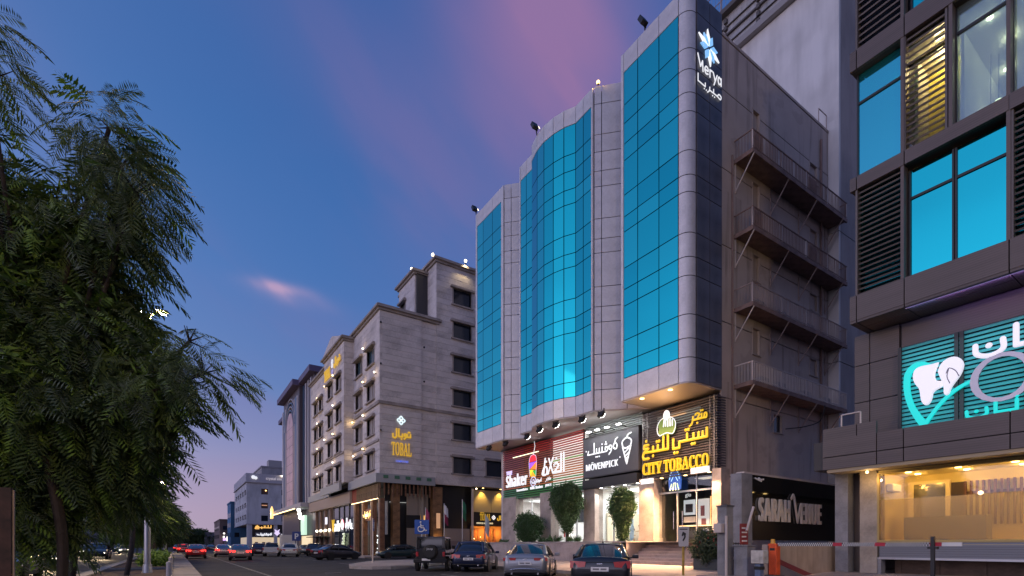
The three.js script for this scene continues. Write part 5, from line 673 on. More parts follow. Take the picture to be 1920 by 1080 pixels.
  sign(B, 'lettering', strokes(AR.cream, 2.9, 0.95, 0.14), glow([1, 0.6, 0.12], 1.6), [18.85, 4.5, -60.7]); add(B, 'shop_board', bx(19.2, 19.25, 4.3, 5.7, -60.9, -57.4), std([0.2, 0.1, 0.08], 0.6)); spark(B, [18.6, 4.9, -59.2], [1, 0.65, 0.3], 5, 0.3);
  // dark glazed shop with coloured letters under the middle block
  add(B, 'dark_shopfront', bx(19.3, 19.4, 0.15, 6.8, -75.2, -65.4), M.winDark); add(B, 'beam', bx(18.6, 19.6, 6.8, 8.3, -89, -65.3), std([0.36, 0.28, 0.24], 0.7)); for (const z of [-67.7, -70.2, -72.7]) add(B, 'mullion', bx(19.2, 19.3, 0.15, 6.8, z - 0.06, z + 0.06), M.black);
  sign(B, 'lettering', text('V', 1.3, 1.7, 0.1), M.yellow, [18.9, 3.3, -75.0]); sign(B, 'lettering', text('anilla', 2.7, 1.5, 0.1), M.signWhite, [18.9, 3.3, -73.6]); sign(B, 'lettering', strokes(AR.hotel, 2.6, 1.5, 0.26), M.signWhite, [18.85, 3.5, -68.2]); add(B, 'red_mark', new THREE.CylinderGeometry(0.75, 0.6, 0.1, 12).rotateZ(Math.PI / 2).translate(18.9, 4.2, -69.6), glow([0.8, 0.02, 0.06], 1));
  const pl = []; for (let i = 0; i < 26; i++) pl.push(ball([19.05, 0.5 + r() * 2.4, -70.6 + r() * 1.4], 0.14, 5)); add(B, 'window_display', pl, glow([0.5, 0.6, 0.3], 0.7)); spark(B, [18.4, 4.0, -70], [0.95, 0.95, 1], 9, 0.4);
  // cafe front under the far block
  add(B, 'dark_shopfront', bx(19.3, 19.4, 0.15, 6.8, -89, -75.4), std([0.05, 0.035, 0.03], 0.3)); add(B, 'pilaster', [-77, -80, -83, -86].map((z) => bx(19.05, 19.3, 0.15, 6.8, z - 0.25, z + 0.25)), std([0.18, 0.11, 0.09], 0.6)); for (const z of [-76.2, -78.6, -81.3, -84]) { add(B, 'globe_lamp', ball([18.8, 3.6, z], 0.2, 8), glow([1, 0.88, 0.7], 4)); spark(B, [18.5, 3.6, z], [1, 0.8, 0.5], 3, 0.2); } add(B, 'awning', [bx(17.6, 19.2, 2.6, 2.7, -86, -77)], std([0.03, 0.04, 0.035], 0.8)); add(B, 'hanging_sign', bx(18.2, 18.3, 4.4, 5.4, -76.3, -75.3), glow([0.8, 0.8, 0.95], 1));
  // recessed entrance on the side with gold lit panels and name board
  add(B, 'dark_wall', [bx(20, 36, 0.15, 8.9, -56.4, -56.2)], M.black); const wd = std([0.24, 0.13, 0.06], 0.5, 0, { tex: nWood, sx: 0.4, sy: 0.1 }); addEach(B, 'column', [bx(20.6, 21.4, 0.15, 8.3, -56, -55.2), bx(25.5, 26.7, 0.15, 8.3, -56, -55.15)], wd);
  for (const [a, b] of [[22.5, 23.9], [23.95, 25.2]]) { add(B, 'panel', bx(a, b, 0.2, 7.4, -55.95, -55.9), std([0.26, 0.22, 0.19], 0.8)); } add(B, 'panel', bx(22.4, 25.3, 3.4, 4.9, -55.9, -55.86), M.black); add(B, 'lit_panel', bx(24.2, 24.75, 3.7, 4.9, -55.85, -55.8), glow([1, 0.45, 0.05], 0.9)); add(B, 'lit_panel', bx(25.9, 26.4, 3.4, 5.2, -55.13, -55.1), glow([1, 0.42, 0.06], 0.4)); add(B, 'wall_lamp', ball([25.9, 2.0, -55.0], 0.12, 7), glow([1, 0.7, 0.3], 5)); spark(B, [25.9, 2.0, -54.7], [1, 0.6, 0.2], 3, 0.15);
  add(B, 'low_wall', [bx(26.9, 30.4, 0.15, 3.4, -55.3, -55.1)], std([0.24, 0.2, 0.19], 0.8)); add(B, 'low_wall', [bx(27, 30.5, 0.15, 1.9, -54.6, -54.4)], std([0.2, 0.15, 0.15], 0.8));
  const gp = std([0.44, 0.36, 0.22], 0.6); for (const [a, b] of [[30.95, 33.6], [33.66, 36]]) add(B, 'gold_panel', bx(a, b, 5.55, 8.3, -55.4, -55.3), gp); for (const x of [32.2, 34.8]) { add(B, 'downlight', cyl(0.12, 0.12, 8.5, 8.55, x, -54.9, 10), M.goldBulb); spot(B, [x, 8.4, -54.85], [x, 6, -55.35], [1, 0.6, 0.12], 30, 0.75, 0.5); }
  add(B, 'soffit', bx(30.5, 36.2, 8.56, 8.6, -55.4, -54.2), M.dark); add(B, 'frame', bx(30.75, 30.95, 0.15, 8.4, -55.35, -55.1), M.railPale); add(B, 'name_board', bx(30.95, 36, 3.85, 5.5, -55.4, -55.2), M.black); put(B, 'lettering', text('TOBAL', 1.55, 0.85, 0.05, F.fine), M.gold, [31.9, 4.5, -55.18]); put(B, 'lettering', strokes(AR.hotel, 1.5, 0.75, 0.15), M.gold, [34.4, 4.45, -55.12]); put(B, 'lettering', text('SERVICED APARTMENTS', 2.4, 0.2, 0.03), glow([0.8, 0.7, 0.4], 0.7), [31.4, 4.05, -55.18]); put(B, 'emblem', strokes('~0.5,0.5 0.2,0.8 0.5,1.1 0.8,0.8 0.5,0.5; ~0.5,0.5 0.2,0.2 0.5,-0.1 0.8,0.2 0.5,0.5; ~0.5,0.5 0.8,0.2 1.1,0.5 0.8,0.8 0.5,0.5; ~0.5,0.5 0.2,0.2 -0.1,0.5 0.2,0.8 0.5,0.5', 0.6, 0.6, 0.1), M.signWhite, [33.6, 4.6, -55.14]); put(B, 'lettering', text('HOTEL', 0.6, 0.14, 0.03), M.gold, [31.95, 5.4, -55.18]);
  add(B, 'lobby_wall', bx(30.95, 36, 0.2, 3.8, -55.9, -55.8), std([0.4, 0.2, 0.07], 0.7)); add(B, 'lobby_curtain', [31.3, 31.8, 32.9, 33.5, 34.2].map((x) => bx(x, x + 0.28, 0.2, 3.4, -55.75, -55.65)), std([0.3, 0.1, 0.04], 0.8)); add(B, 'lobby_lamp', [ball([31.6, 1.4, -55.4], 0.14, 8), ball([31.2, 2.2, -55.4], 0.07, 6), ball([32.1, 2.4, -55.4], 0.06, 6)], glow([1, 0.65, 0.25], 5)); for (const x of [31.8, 33.2, 34.8]) spark(B, [x, 2.9, -55.0], [1, 0.5, 0.12], 7, 0.2);
  // gold letters on the walls
  put(B, 'lettering', text('TOBAL', 2.35, 1.5, 0.1, F.fine), M.gold, [20.35, 11.55, Z + 0.06]); put(B, 'lettering', strokes(AR.hotel, 2.3, 1.3, 0.2, 0.7), M.gold, [20.4, 13.35, Z + 0.12]); put(B, 'emblem', strokes('~0.5,0.55 0.25,0.8 0.5,1.1 0.75,0.8 0.5,0.55; ~0.5,0.45 0.25,0.2 0.5,-0.1 0.75,0.2 0.5,0.45; ~0.55,0.5 0.8,0.25 1.1,0.5 0.8,0.75 0.55,0.5; ~0.45,0.5 0.2,0.25 -0.1,0.5 0.2,0.75 0.45,0.5', 1.05, 1.05, 0.13), glow([0.75, 0.95, 1], 1.1), [20.95, 15.05, Z + 0.1]); put(B, 'lettering', text('COMPOUND', 1.5, 0.24, 0.05), glow([0.03, 0.1, 0.75], 0.7), [20.85, 10.8, Z + 0.06]);
  sign(B, 'lettering', text('TOBAL', 3.2, 1.55, 0.1, F.fine), M.gold, [17.7, 24.3, -74.4]); sign(B, 'lettering', strokes(AR.hotel, 3.1, 1.5, 0.22, 0.7), M.gold, [17.62, 24.7, -69.2]); sign(B, 'emblem', strokes('~0.5,0.5 0.2,0.8 0.5,1.1 0.8,0.8 0.5,0.5; ~0.5,0.5 0.2,0.2 0.5,-0.1 0.8,0.2 0.5,0.5', 0.8, 1.2, 0.14), M.signWhite, [17.65, 25.2, -70.6]); sign(B, 'lettering', text('H', 0.5, 0.6, 0.05), glow([0.02, 0.05, 0.5], 0.8), [17.7, 24.4, -70.5]);
  // little gold wall lamps between the windows, roof lamps
  const wl = [[18.75, 24.9, -60.4], [18.75, 20.9, -60.4], [18.75, 16.9, -60.4], [18.75, 12.9, -60.4], [18.75, 12.6, -64.3], [17.55, 24.0, -69.5], [17.55, 20, -69.5], [17.55, 16.2, -69.5], [17.55, 12.4, -69.5], [17.55, 23.7, -74.0], [17.55, 16.2, -74.0], [18.75, 24.6, -83.8], [18.75, 20.6, -83.8], [18.75, 16.6, -83.8], [18.75, 12.6, -83.8], [18.75, 16.9, -64.6], [18.75, 20.9, -56.2]];
  wl.forEach((p, i) => { const l = sub(B, 'wall_lamp'); add(l, 'bulb', ball(p, 0.1, 8), i % 2 ? glow([1, 0.72, 0.3], 7) : glow([1, 0.85, 0.65], 7)); add(l, 'bracket', bx(p[0], p[0] + 0.3, p[1] - 0.2, p[1] - 0.12, p[2] - 0.05, p[2] + 0.05), M.black); spark(l, [p[0] - 0.2, p[1], p[2]], [1, 0.68, 0.3], 0.8, 0.13); });
  for (const p of [[25.6, 35.95, -55.5], [24.2, 35.2, -58.5], [29.6, 36.1, -54.7], [31.8, 36.0, -54.7]]) { const l = sub(B, 'roof_lamp'); add(l, 'bulb', ball(p, 0.17, 8), glow([1, 0.85, 0.6], 7)); add(l, 'bracket', cyl(0.05, 0.05, p[1] - 0.5, p[1] - 0.1, p[0], p[2], 6), M.black); }
  spot(B, [29.6, 35.9, -54.3], [29.3, 33.0, -55.1], [1, 0.78, 0.42], 26, 0.8, 0.9); spark(B, [25.5, 36.1, -55.0], [1, 0.8, 0.5], 4);
  add(B, 'entrance_lamp', ball([31.0, 8.35, -54.5], 0.1, 7), glow([1, 0.8, 0.5], 7));
  add(B, 'wall_fitting', [[19.0, 26.2, Z + 0.1], [19.0, 21.6, Z + 0.1], [19.0, 14.2, Z + 0.1], [24.2, 24.5, Z + 0.1], [24.2, 20.5, Z + 0.1]].map(([x, y, z]) => ball([x + 0.1, y, z], 0.12, 6)), M.black);
}
// flags before the hotel entrance
[[at(833, 1010, 52), [0.55, 0.55, 0.6], [0.2, 0.02, 0.06], 'white and maroon'], [at(867, 1010, 53), [0.03, 0.16, 0.09], [0.02, 0.12, 0.06], 'dark green'], [at(910, 1005, 50), [0.4, 0.5, 0.6], [0.45, 0.45, 0.5], 'pale blue and white'], [at(798, 1010, 52), [0.35, 0.06, 0.14], [0.2, 0.03, 0.08], 'dark pink']].forEach(([p, c1, c2, n], i) => {
  const f = thing('flagpole', n + ' flag hanging limp on a pole before the hotel entrance', 'flag', [p[0], 0.15, p[2]]), top = i === 0 ? 5.6 : i === 1 ? 6.1 : i === 2 ? 4.4 : 5.2;
  add(f, 'pole', [cyl(0.05, 0.04, 0.1, top, p[0], p[2], 8), ball([p[0], top, p[2]], 0.07, 6)], M.steel);
  const drape = (y0, y1, c) => { const s = []; for (let k = 0; k < 5; k++) s.push(new THREE.CylinderGeometry(0.05, 0.09, y1 - y0, 7).translate(p[0] + 0.1 + 0.07 * k, (y0 + y1) / 2 - 0.1 * k, p[2] + (k % 2) * 0.06)); add(f, 'cloth', s, std(c, 0.9)); };
  drape(top - 1.0, top - 0.1, c1); drape(top - 1.8, top - 1.0, c2);
});
// ------------------------------------------------------------------ striped block with a tall arch
{
  const B = thing('striped_block', 'tall block with blue and brown stripes and a pink arched panel', 'building', [22, 0.15, -103]);
  const db = std([0.085, 0.07, 0.09], 0.5, 0.2), pale = std([0.35, 0.34, 0.4], 0.6), blue = std([0.07, 0.13, 0.24], 0.3, 0.5), pink = std([0.55, 0.4, 0.46], 0.7, 0, { tex: nStreak, sx: 0.2 }), roof = std([0.1, 0.08, 0.16], 0.6);
  add(B, 'wall', [bx(19.6, 36, 0.15, 27.2, -118, -113.2), bx(18.8, 36, 0.15, 30.2, -113.2, -97.6), bx(19.6, 36, 0.15, 30.4, -97.6, -89.3)], db);
  const f = (x, z0, z1, y0, y1, m, n) => add(B, n, bx(x - 0.3, x, y0, y1, z0, z1), m);
  for (const [z0, z1, m] of [[-117.8, -117, pale], [-116, -115.2, blue], [-114.4, -113.6, pale]]) f(19.6, z0, z1, 8.5, 27, m, 'stripe_panel');
  for (const [z0, z1, m] of [[-113.2, -112.2, pale], [-111.6, -110.8, blue], [-110.2, -109.4, pale], [-101.2, -100.4, pale], [-99.8, -99, blue], [-98.6, -97.7, pale]]) f(18.8, z0, z1, 8.5, 28.5, m, 'stripe_panel');
  for (const [z0, z1, m] of [[-97.2, -96.4, blue], [-95.4, -94.6, pale], [-93.2, -92.6, pale], [-91.2, -90.6, pale]]) f(19.6, z0, z1, 8.5, 30, m, 'stripe_panel');
  const a = new THREE.Shape(); a.moveTo(-3.2, 0); a.lineTo(-3.2, 15); a.absarc(0, 15, 3.2, Math.PI, 0, true); a.lineTo(3.2, 0); a.closePath(); const ag = extrudeShape(a, 0.35); ag.rotateY(faceX); ag.translate(18.8, 8.5, -105); add(B, 'arched_panel', ag, pink);
  for (let i = 0; i < 4; i++) { const q = 3.6 + i * 0.55, s = new THREE.Shape(); s.absarc(0, 15, q + 0.2, 0, Math.PI); s.absarc(0, 15, q, Math.PI, 0, true); const g = extrudeShape(s, 0.3); g.rotateY(faceX); g.translate(18.75, 8.5 + i * 0.15, -105); add(B, 'arch_band', g, i % 2 ? pale : blue); }
  for (let k = 0; k < 9; k++) add(B, 'panel_joint', bx(18.44, 18.46, 10 + k * 1.7, 10.06 + k * 1.7, -108, -102), db);
  add(B, 'cornice', [bx(18.6, 36, 27.2, 28.0, -118.6, -113.2)], roof); add(B, 'cornice', [bx(17.6, 36, 30.2, 31.2, -113.8, -97.4)], roof); add(B, 'cornice', [bx(18.6, 36, 30.4, 31.4, -97.38, -88.6)], roof); add(B, 'canopy', [bx(17.4, 19.6, 7.8, 8.5, -118, -89.4)], pale);
  const led = []; for (let i = 0; i < 34; i++) led.push(ball([17.4, 7.72, -117.5 + i * 0.7], 0.09, 5)); add(B, 'light_string', led, glow([1, 0.72, 0.3], 4)); add(B, 'lantern_sign', [bx(17.0, 17.4, 7.0, 9.0, -118.4, -117), cyl(0.3, 0.1, 9, 9.6, 17.2, -117.7, 6)], glow([1, 0.55, 0.12], 1.6)); spark(B, [16.6, 8, -117.7], [1, 0.6, 0.2], 12, 0.4);
  add(B, 'shopfront', [bx(19.3, 19.6, 0.15, 7.6, -118, -97)], std([0.14, 0.13, 0.15], 0.3)); sign(B, 'lettering', text('shop', 9, 2.2, 0.1, F.thin), std([0.5, 0.48, 0.5], 0.5), [19.1, 4.6, -114]); add(B, 'lit_sign', [bx(18.8, 19.2, 3.2, 6.6, -96.4, -93.2)], glow([0.55, 0.95, 0.7], 0.8)); add(B, 'lit_window', [bx(19.2, 19.55, 0.3, 3.0, -101, -90.5)], glow([1, 0.72, 0.36], 0.75)); add(B, 'lamp', [7.6, 6.9, 6.2].map((y) => ball([18.3, y, -95.5 + (7.6 - y)], 0.35, 8)), glow([1, 0.95, 0.9], 3)); area(B, [18.6, 3.5, -96], [10, 0, -96], 8, 3, [1, 0.8, 0.5], 1.1);
}
// ------------------------------------------------------------------ white corner hotel far down the street
{
  const B = thing('white_corner_block', 'white corner block with dark square windows and lit shops far down the street', 'building', [24, 0.1, -190]);
  const w = std([0.5, 0.49, 0.52], 0.85, 0, { tex: nStreak, sx: 0.06 }), wb = std([0.42, 0.4, 0.44], 0.85);
  const ops = [], opF = []; for (const y of [17.5, 13.0, 8.9 + 0.0 + 0.0]) for (const x of [23.2, 29.2, 34.5]) ops.push([x, x + 2.0, y + 0.2, y + 2.0]); for (const y of [17.5, 13.3, 9.6]) for (let z = -214; z < -184; z += 7) opF.push([z, z + 4.5, y, y + 1.6]);
  add(B, 'wall', wallWithHoles(19, 42, 8.3, 21.2, ops).map(([a, b, c, d]) => bx(a, b, c, d, -180.4, -180)), w); add(B, 'wall', wallWithHoles(-218, -180.4, 8.3, 21.2, opF).map(([a, b, c, d]) => bx(19, 19.4, c, d, a, b)), w);
  add(B, 'parapet', [bx(18.8, 42, 21.4, 24.2, -218.2, -179.8)], wb); add(B, 'cornice', [bx(18.6, 42, 21.2, 21.4, -218.4, -179.6)], M.trimStone); add(B, 'core', bx(19.8, 42, 8.3, 21.2, -217.8, -180.8), M.dark);
  ops.forEach(([a, b, c, d], i) => add(B, 'window_pane', bx(a, b, c, d, -180.7, -180.6), i === 0 || i === 3 ? std([0.08, 0.04, 0.03], 0.4) : M.winDark)); opF.forEach(([a, b, c, d]) => add(B, 'window_pane', bx(19.5, 19.6, c, d, a, b), std([0.2, 0.2, 0.23], 0.3)));
  add(B, 'window_lamp', [ball([24.6, 19.0, -180.5], 0.22, 6)], glow([1, 0.6, 0.2], 4)); add(B, 'window_lamp', [bx(23.4, 25.0, 14.1, 14.35, -180.55, -180.5)], glow([1, 0.42, 0.1], 0.6)); add(B, 'emblem', [ball([20.9, 23.0, -179.7], 0.6, 8), ball([21.6, 22.8, -179.7], 0.5, 8)], M.signWhite); put(B, 'lettering', text('crystal inn', 4.6, 1.1, 0.1, F.thin), glow([0.7, 0.62, 0.66], 0.55), [24.6, 22.2, -179.75]); spark(B, [29.3, 24.6, -179.5], [1, 0.85, 0.6], 6); add(B, 'roof_lamp', ball([29.3, 23.9, -179.5], 0.25, 6), glow([1, 0.85, 0.6], 6));
  add(B, 'soffit', bx(18.9, 42, 8.0, 8.3, -218, -179.9), wb); add(B, 'column', [bx(19.2, 20.6, 0.1, 8, -181.6, -180.2), bx(27, 28, 0.1, 8, -181.2, -180.2), bx(36, 37, 0.1, 8, -181.2, -180.2)], w); add(B, 'dark_void', bx(20.6, 42, 4.2, 8, -182, -181.4), M.black); add(B, 'shopfront', [bx(19.6, 38, 0.2, 3.9, -181.4, -181.2)], glow([1, 0.74, 0.36], 0.55)); add(B, 'shopfront', [bx(19.3, 19.5, 0.2, 3.9, -200, -182)], glow([1, 0.74, 0.36], 0.4)); for (const x of [21.5, 23.6, 25.2, 29, 31.5]) add(B, 'shop_display', bx(x, x + 0.9, 0.3, 2.4, -181.18, -181.1), std([0.3, 0.22, 0.16], 0.6));
  const lit = std([0.2, 0.2, 0.22], 0.6); add(B, 'sign_board', [bx(21.6, 27, 4.3, 5.4, -181.0, -180.8), bx(28.8, 36, 4.3, 5.2, -181.0, -180.8)], lit); put(B, 'lettering', strokes(AR.cream, 4.6, 1.1, 0.28), M.signWhite, [21.9, 4.3, -180.7]); put(B, 'lettering', text('shawarma', 5.6, 0.9, 0.1), M.signWhite, [29.2, 4.35, -180.75]); put(B, 'lettering', strokes(AR.tobacco, 5, 1.4, 0.3), glow([1, 0.5, 0.06], 1), [21.4, 6.5, -181.2]); put(B, 'flame_mark', extrudeShape(poly([[0, 0], [0.9, 0.9], [0.5, 1.2], [0.8, 2.2], [0, 1.6], [-0.8, 2.2], [-0.5, 1.2], [-0.9, 0.9]]), 0.1), glow([0.75, 0.6, 0.9], 1), [27.9, 4.4, -180.1]); area(B, [25, 3.8, -180.9], [25, 0, -170], 12, 2, [1, 0.8, 0.5], 1.2);
}
// farther blocks
const farBlock = (name, label, x0, x1, z0, z1, h, c, top, cat = 'building') => { const b = thing(name, label, cat, [(x0 + x1) / 2, 0, (z0 + z1) / 2]); add(b, 'wall', bx(x0, x1, 0, h, z0, z1), std(c, 0.85, 0, { tex: nStreak, sx: 0.05 })); add(b, 'parapet', bx(x0 - 0.2, x1 + 0.2, h, h + 0.6, z0 - 0.2, z1 + 0.2), std(c.map((v) => v * 0.8), 0.85)); const n = Math.max(1, Math.floor((h - 4) / 3.8)); for (let i = 0; i < n; i++) { const y = 4.5 + i * 3.8; for (let x = x0 + 1.2; x < x1 - 2; x += 4.2) add(b, 'window', bx(x, x + 1.6, y, y + 1.7, z1 + 0.01, z1 + 0.05), M.winDark); for (let z = z0 + 1.5; z < z1 - 2; z += 5) add(b, 'window', bx(x0 - 0.05, x0 - 0.01, y, y + 1.7, z, z + 2), M.winDark); } if (top) add(b, 'stair_tower', bx(x0 + 3, x0 + 8, h + 0.6, h + 3.6, z1 - 8, z1 - 3), std(c, 0.85)); return b; };
farBlock('tall_grey_block', 'grey block with a stair tower showing above the white corner block', 29, 50, -250, -224, 32.5, [0.36, 0.33, 0.33], true);
farBlock('blue_block', 'narrow blue block just beyond the white corner block', 18, 26, -236, -221, 17.5, [0.06, 0.16, 0.3], false);
farBlock('brown_block', 'low brown block beyond the blue block', 17, 30, -300, -262, 12.5, [0.16, 0.11, 0.1], false);
farBlock('low_shop_block', 'low far shop block at the end of the street', 14, 30, -380, -330, 8, [0.2, 0.18, 0.2], false);
{ const b = thing('far_shop_row', 'far row of shops with purple and white lights by the street', 'shop', [20, 0, -270]); add(b, 'wall', bx(18.5, 26, 0, 6, -320, -240), M.dark); add(b, 'lit_sign', [bx(18.2, 18.4, 3.4, 4.4, -262, -244), bx(18.2, 18.4, 1.6, 2.8, -300, -270)], glow([0.75, 0.45, 1], 1.3)); add(b, 'lit_sign', [bx(18.2, 18.4, 4.6, 5.4, -268, -256), bx(18.2, 18.4, 3, 5, -242.5, -240.6), ball([17.8, 6.4, -250], 0.4, 6)], glow([1, 0.9, 0.75], 2)); area(b, [18, 3, -265], [0, 1, -265], 30, 2, [0.8, 0.6, 1], 0.8); }
// opposite side of the street, seen through the trees
farBlock('showroom_block', 'low pale showroom across the opposite carriageway, seen under the tree', -42, -19, -62, -34, 5.2, [0.3, 0.3, 0.36], false);
{ const s = thing('lit_canopy', 'blue lit canopy front across the street behind the big tree', 'canopy', [-17, 0, -44]); add(s, 'fascia', bx(-17.5, -17, 2.6, 3.6, -60, -36), glow([0.45, 0.5, 0.85], 0.35)); add(s, 'post', [-59, -52, -44, -37].map((z) => bx(-17.4, -17.2, 0, 2.6, z - 0.1, z + 0.1)), M.grey); add(s, 'roof', bx(-19, -16.9, 3.6, 3.8, -60.5, -35.5), M.grey); }
farBlock('dark_block', 'dark block across the street hidden behind the big tree', -60, -22, -120, -70, 14, [0.1, 0.09, 0.1], false);
farBlock('pale_block', 'pale block far across the street behind the median trees', -50, -20, -240, -150, 12, [0.25, 0.22, 0.24], false);

// ------------------------------------------------------------------ trees and shrubs
const leafMat = (c) => new THREE.MeshPhysicalMaterial({ color: col(c), roughness: 0.75, side: THREE.DoubleSide, transmission: 0.35, thickness: 0 });
const LEAF = { dark: leafMat([0.06, 0.105, 0.018]), mid: leafMat([0.14, 0.25, 0.02]), pale: leafMat([0.11, 0.17, 0.045]), ficus: leafMat([0.035, 0.1, 0.022]), shrub: leafMat([0.03, 0.06, 0.02]) };
// a feathery frond: a drooping stem with pairs of narrow leaflets
function frond(L, n, ll, lw, r) {
  const pos = [], tri = (a, b, c) => pos.push(...a, ...b, ...c);
  const P = (t) => [L * t, -0.32 * L * t * t, 0];
  for (let i = 0; i < n; i++) {
    const t = 0.08 + 0.92 * (i / (n - 1)), p = P(t), k = ll * (0.55 + 0.75 * Math.sin(Math.PI * (0.15 + 0.75 * t)));
    for (const s of [-1, 1]) {
      const d = [0.55 + r() * 0.25, -0.25 - r() * 0.35, s * (0.75 + r() * 0.2)], m = Math.hypot(...d), e = d.map((v) => (v / m) * k), q = [p[0] + e[0], p[1] + e[1], p[2] + e[2]], mid = [p[0] + e[0] * 0.45, p[1] + e[1] * 0.45 + 0.004, p[2] + e[2] * 0.45], w = lw / 2;
      tri(p, [mid[0] + w, mid[1], mid[2]], [mid[0] - w, mid[1], mid[2]]); tri(q, [mid[0] - w, mid[1], mid[2]], [mid[0] + w, mid[1], mid[2]]);
    }
  }
  for (let i = 0; i < 4; i++) { const a = P(i / 4), b = P((i + 1) / 4); tri([a[0], a[1], -0.004], [b[0], b[1], -0.003], [a[0], a[1], 0.004]); tri([b[0], b[1], -0.003], [b[0], b[1], 0.003], [a[0], a[1], 0.004]); }
  const g = new THREE.BufferGeometry(); g.setAttribute('position', new THREE.BufferAttribute(new Float32Array(pos), 3)); g.computeVertexNormals(); return g;
}
const WISP = [frond(0.5, 12, 0.15, 0.024, rng(12)), frond(0.65, 14, 0.17, 0.022, rng(13))];
const FROND = [frond(0.62, 9, 0.17, 0.05, rng(1)), frond(0.5, 8, 0.16, 0.052, rng(2)), frond(0.75, 11, 0.18, 0.046, rng(4))];
const DENSE = [0, 1].map((k) => { const r = rng(50 + k), pos = []; for (let i = 0; i < 14; i++) { const c = [r() - 0.5, r() - 0.5, r() - 0.5].map((v) => v * 0.34), a = r() * 6.28, b = (r() - 0.5) * 2, d = [Math.cos(a) * Math.cos(b), Math.sin(b), Math.sin(a) * Math.cos(b)], n = [-Math.sin(a), 0.2, Math.cos(a)], L = 0.1 + r() * 0.05, W = 0.026; const q = (s, t) => [0, 1, 2].map((j) => c[j] + d[j] * L * s + n[j] * W * t); const A = q(-1, 0), B = q(0, 1), C = q(1, 0), D = q(0, -1); pos.push(...A, ...B, ...C, ...A, ...C, ...D); } const g = new THREE.BufferGeometry(); g.setAttribute('position', new THREE.BufferAttribute(new Float32Array(pos), 3)); g.computeVertexNormals(); return g; });
function scatter(parent, name, geo, mat, list) {
  const im = new THREE.InstancedMesh(geo, mat, list.length), m = new THREE.Matrix4(), w = wpos(parent); list.forEach((o, i) => { m.compose(new THREE.Vector3(o.p[0] - w[0], o.p[1] - w[1], o.p[2] - w[2]), o.q, new THREE.Vector3(o.s, o.s, o.s)); im.setMatrixAt(i, m); });
  im.name = name; im.userData.kind = 'stuff'; im.castShadow = im.receiveShadow = true; parent.add(im); return im;
}
const UP = new THREE.Vector3(0, 1, 0);
function aim(dir, roll) { const x = dir.clone().normalize(), z = new THREE.Vector3().crossVectors(x, UP); if (z.lengthSq() < 1e-4) z.set(0, 0, 1); z.normalize(); const y = new THREE.Vector3().crossVectors(z, x); const q = new THREE.Quaternion().setFromRotationMatrix(new THREE.Matrix4().makeBasis(x, y, z)); return q.multiply(new THREE.Quaternion().setFromAxisAngle(new THREE.Vector3(1, 0, 0), roll)); }
// a tree with a forked trunk and a crown of fronds gathered in clumps
function featherTree(label, base, fork, blobs, seed, mats, wind, o = {}) {
  const t = thing(o.name || 'feathery_tree', label, 'tree', base, { group: o.group }), r = rng(seed), wood = [];
  const F = new THREE.Vector3(...fork); wood.push(tube([base, [lerp(base[0], fork[0], 0.4) + 0.1, lerp(base[1], fork[1], 0.5), lerp(base[2], fork[2], 0.5)], fork], o.r || 0.17, 12, 9));
  const groups = [[], [], []], wisp = [[], []], dense = [[], []];
  for (const b of blobs) {
    const c = new THREE.Vector3(...b.c), a = F.clone().lerp(c, 0.45); a.y += 0.25 * b.r; a.x += (r() - 0.5) * 0.5;
    wood.push(tube([fork, a.toArray(), c.toArray()], Math.min(0.07, 0.035 * b.r + 0.015), 14, 6));
    for (let k = 0; k < 5; k++) { const d = new THREE.Vector3(r() - 0.5, r() * 0.8 - 0.25, r() - 0.5).normalize().multiplyScalar(b.r * 0.8).add(c); wood.push(bar(c.toArray(), d.toArray(), 0.018, 0.006, 5)); }
    for (let i = 0; i < b.n; i++) {
      const u = new THREE.Vector3(r() * 2 - 1, r() * 2 - 1, r() * 2 - 1); if (u.lengthSq() > 1) { i--; continue; }
      const q = vnoise(u.x * 2.2 + b.c[0] * 3 + 50, u.y * 2.2 + b.c[1] * 3 + u.z * 2 + 50); const open = b.d !== undefined && b.d <= 0.3; if (q < (open ? 0.43 : 0.38) && r() < 0.85) continue; const jit = open ? 0.4 : 1;
      const p = u.clone().multiply(new THREE.Vector3(b.r * 1.05, b.r * (b.f || 0.8), b.r)).add(c);
      const dir = u.clone().setY(u.y * 0.4).normalize().multiplyScalar(0.7).add(new THREE.Vector3(...wind)).add(new THREE.Vector3((r() - 0.5) * 0.9 * jit, (r() - 0.5) * 0.7 * jit, (r() - 0.5) * 0.9 * jit));
      (open && r() < 0.75 ? wisp[i % 2] : groups[Math.floor(r() * 3)]).push({ p: p.toArray(), q: aim(dir, (r() - 0.5) * 1.2), s: (0.7 + r() * 0.5) * (o.s || 1) });
    }
    const dn = Math.round(b.n * (b.d ?? 0.35) * 1.7); for (let i = 0; i < dn; i++) { const u = new THREE.Vector3(r() * 2 - 1, r() * 2 - 1, r() * 2 - 1); if (u.lengthSq() > 1) continue; dense[i % 2].push({ p: u.multiplyScalar(b.r * 0.85).add(c).toArray(), q: new THREE.Quaternion().setFromAxisAngle(new THREE.Vector3(r() - 0.5, r() - 0.5, r() - 0.5).normalize(), r() * 6), s: (0.75 + r() * 0.6) * (o.s || 1) }); }
  }
  add(t, 'trunk', wood, M.bark);
  const crown = sub(t, 'crown'); groups.forEach((g, i) => g.length && scatter(crown, 'foliage', FROND[i], mats[i % mats.length], g)); wisp.forEach((g, i) => g.length && scatter(crown, 'foliage', WISP[i], LEAF.pale, g)); dense.forEach((g, i) => g.length && scatter(crown, 'foliage', DENSE[i], mats[(i + 1) % mats.length], g));
  return t;
}
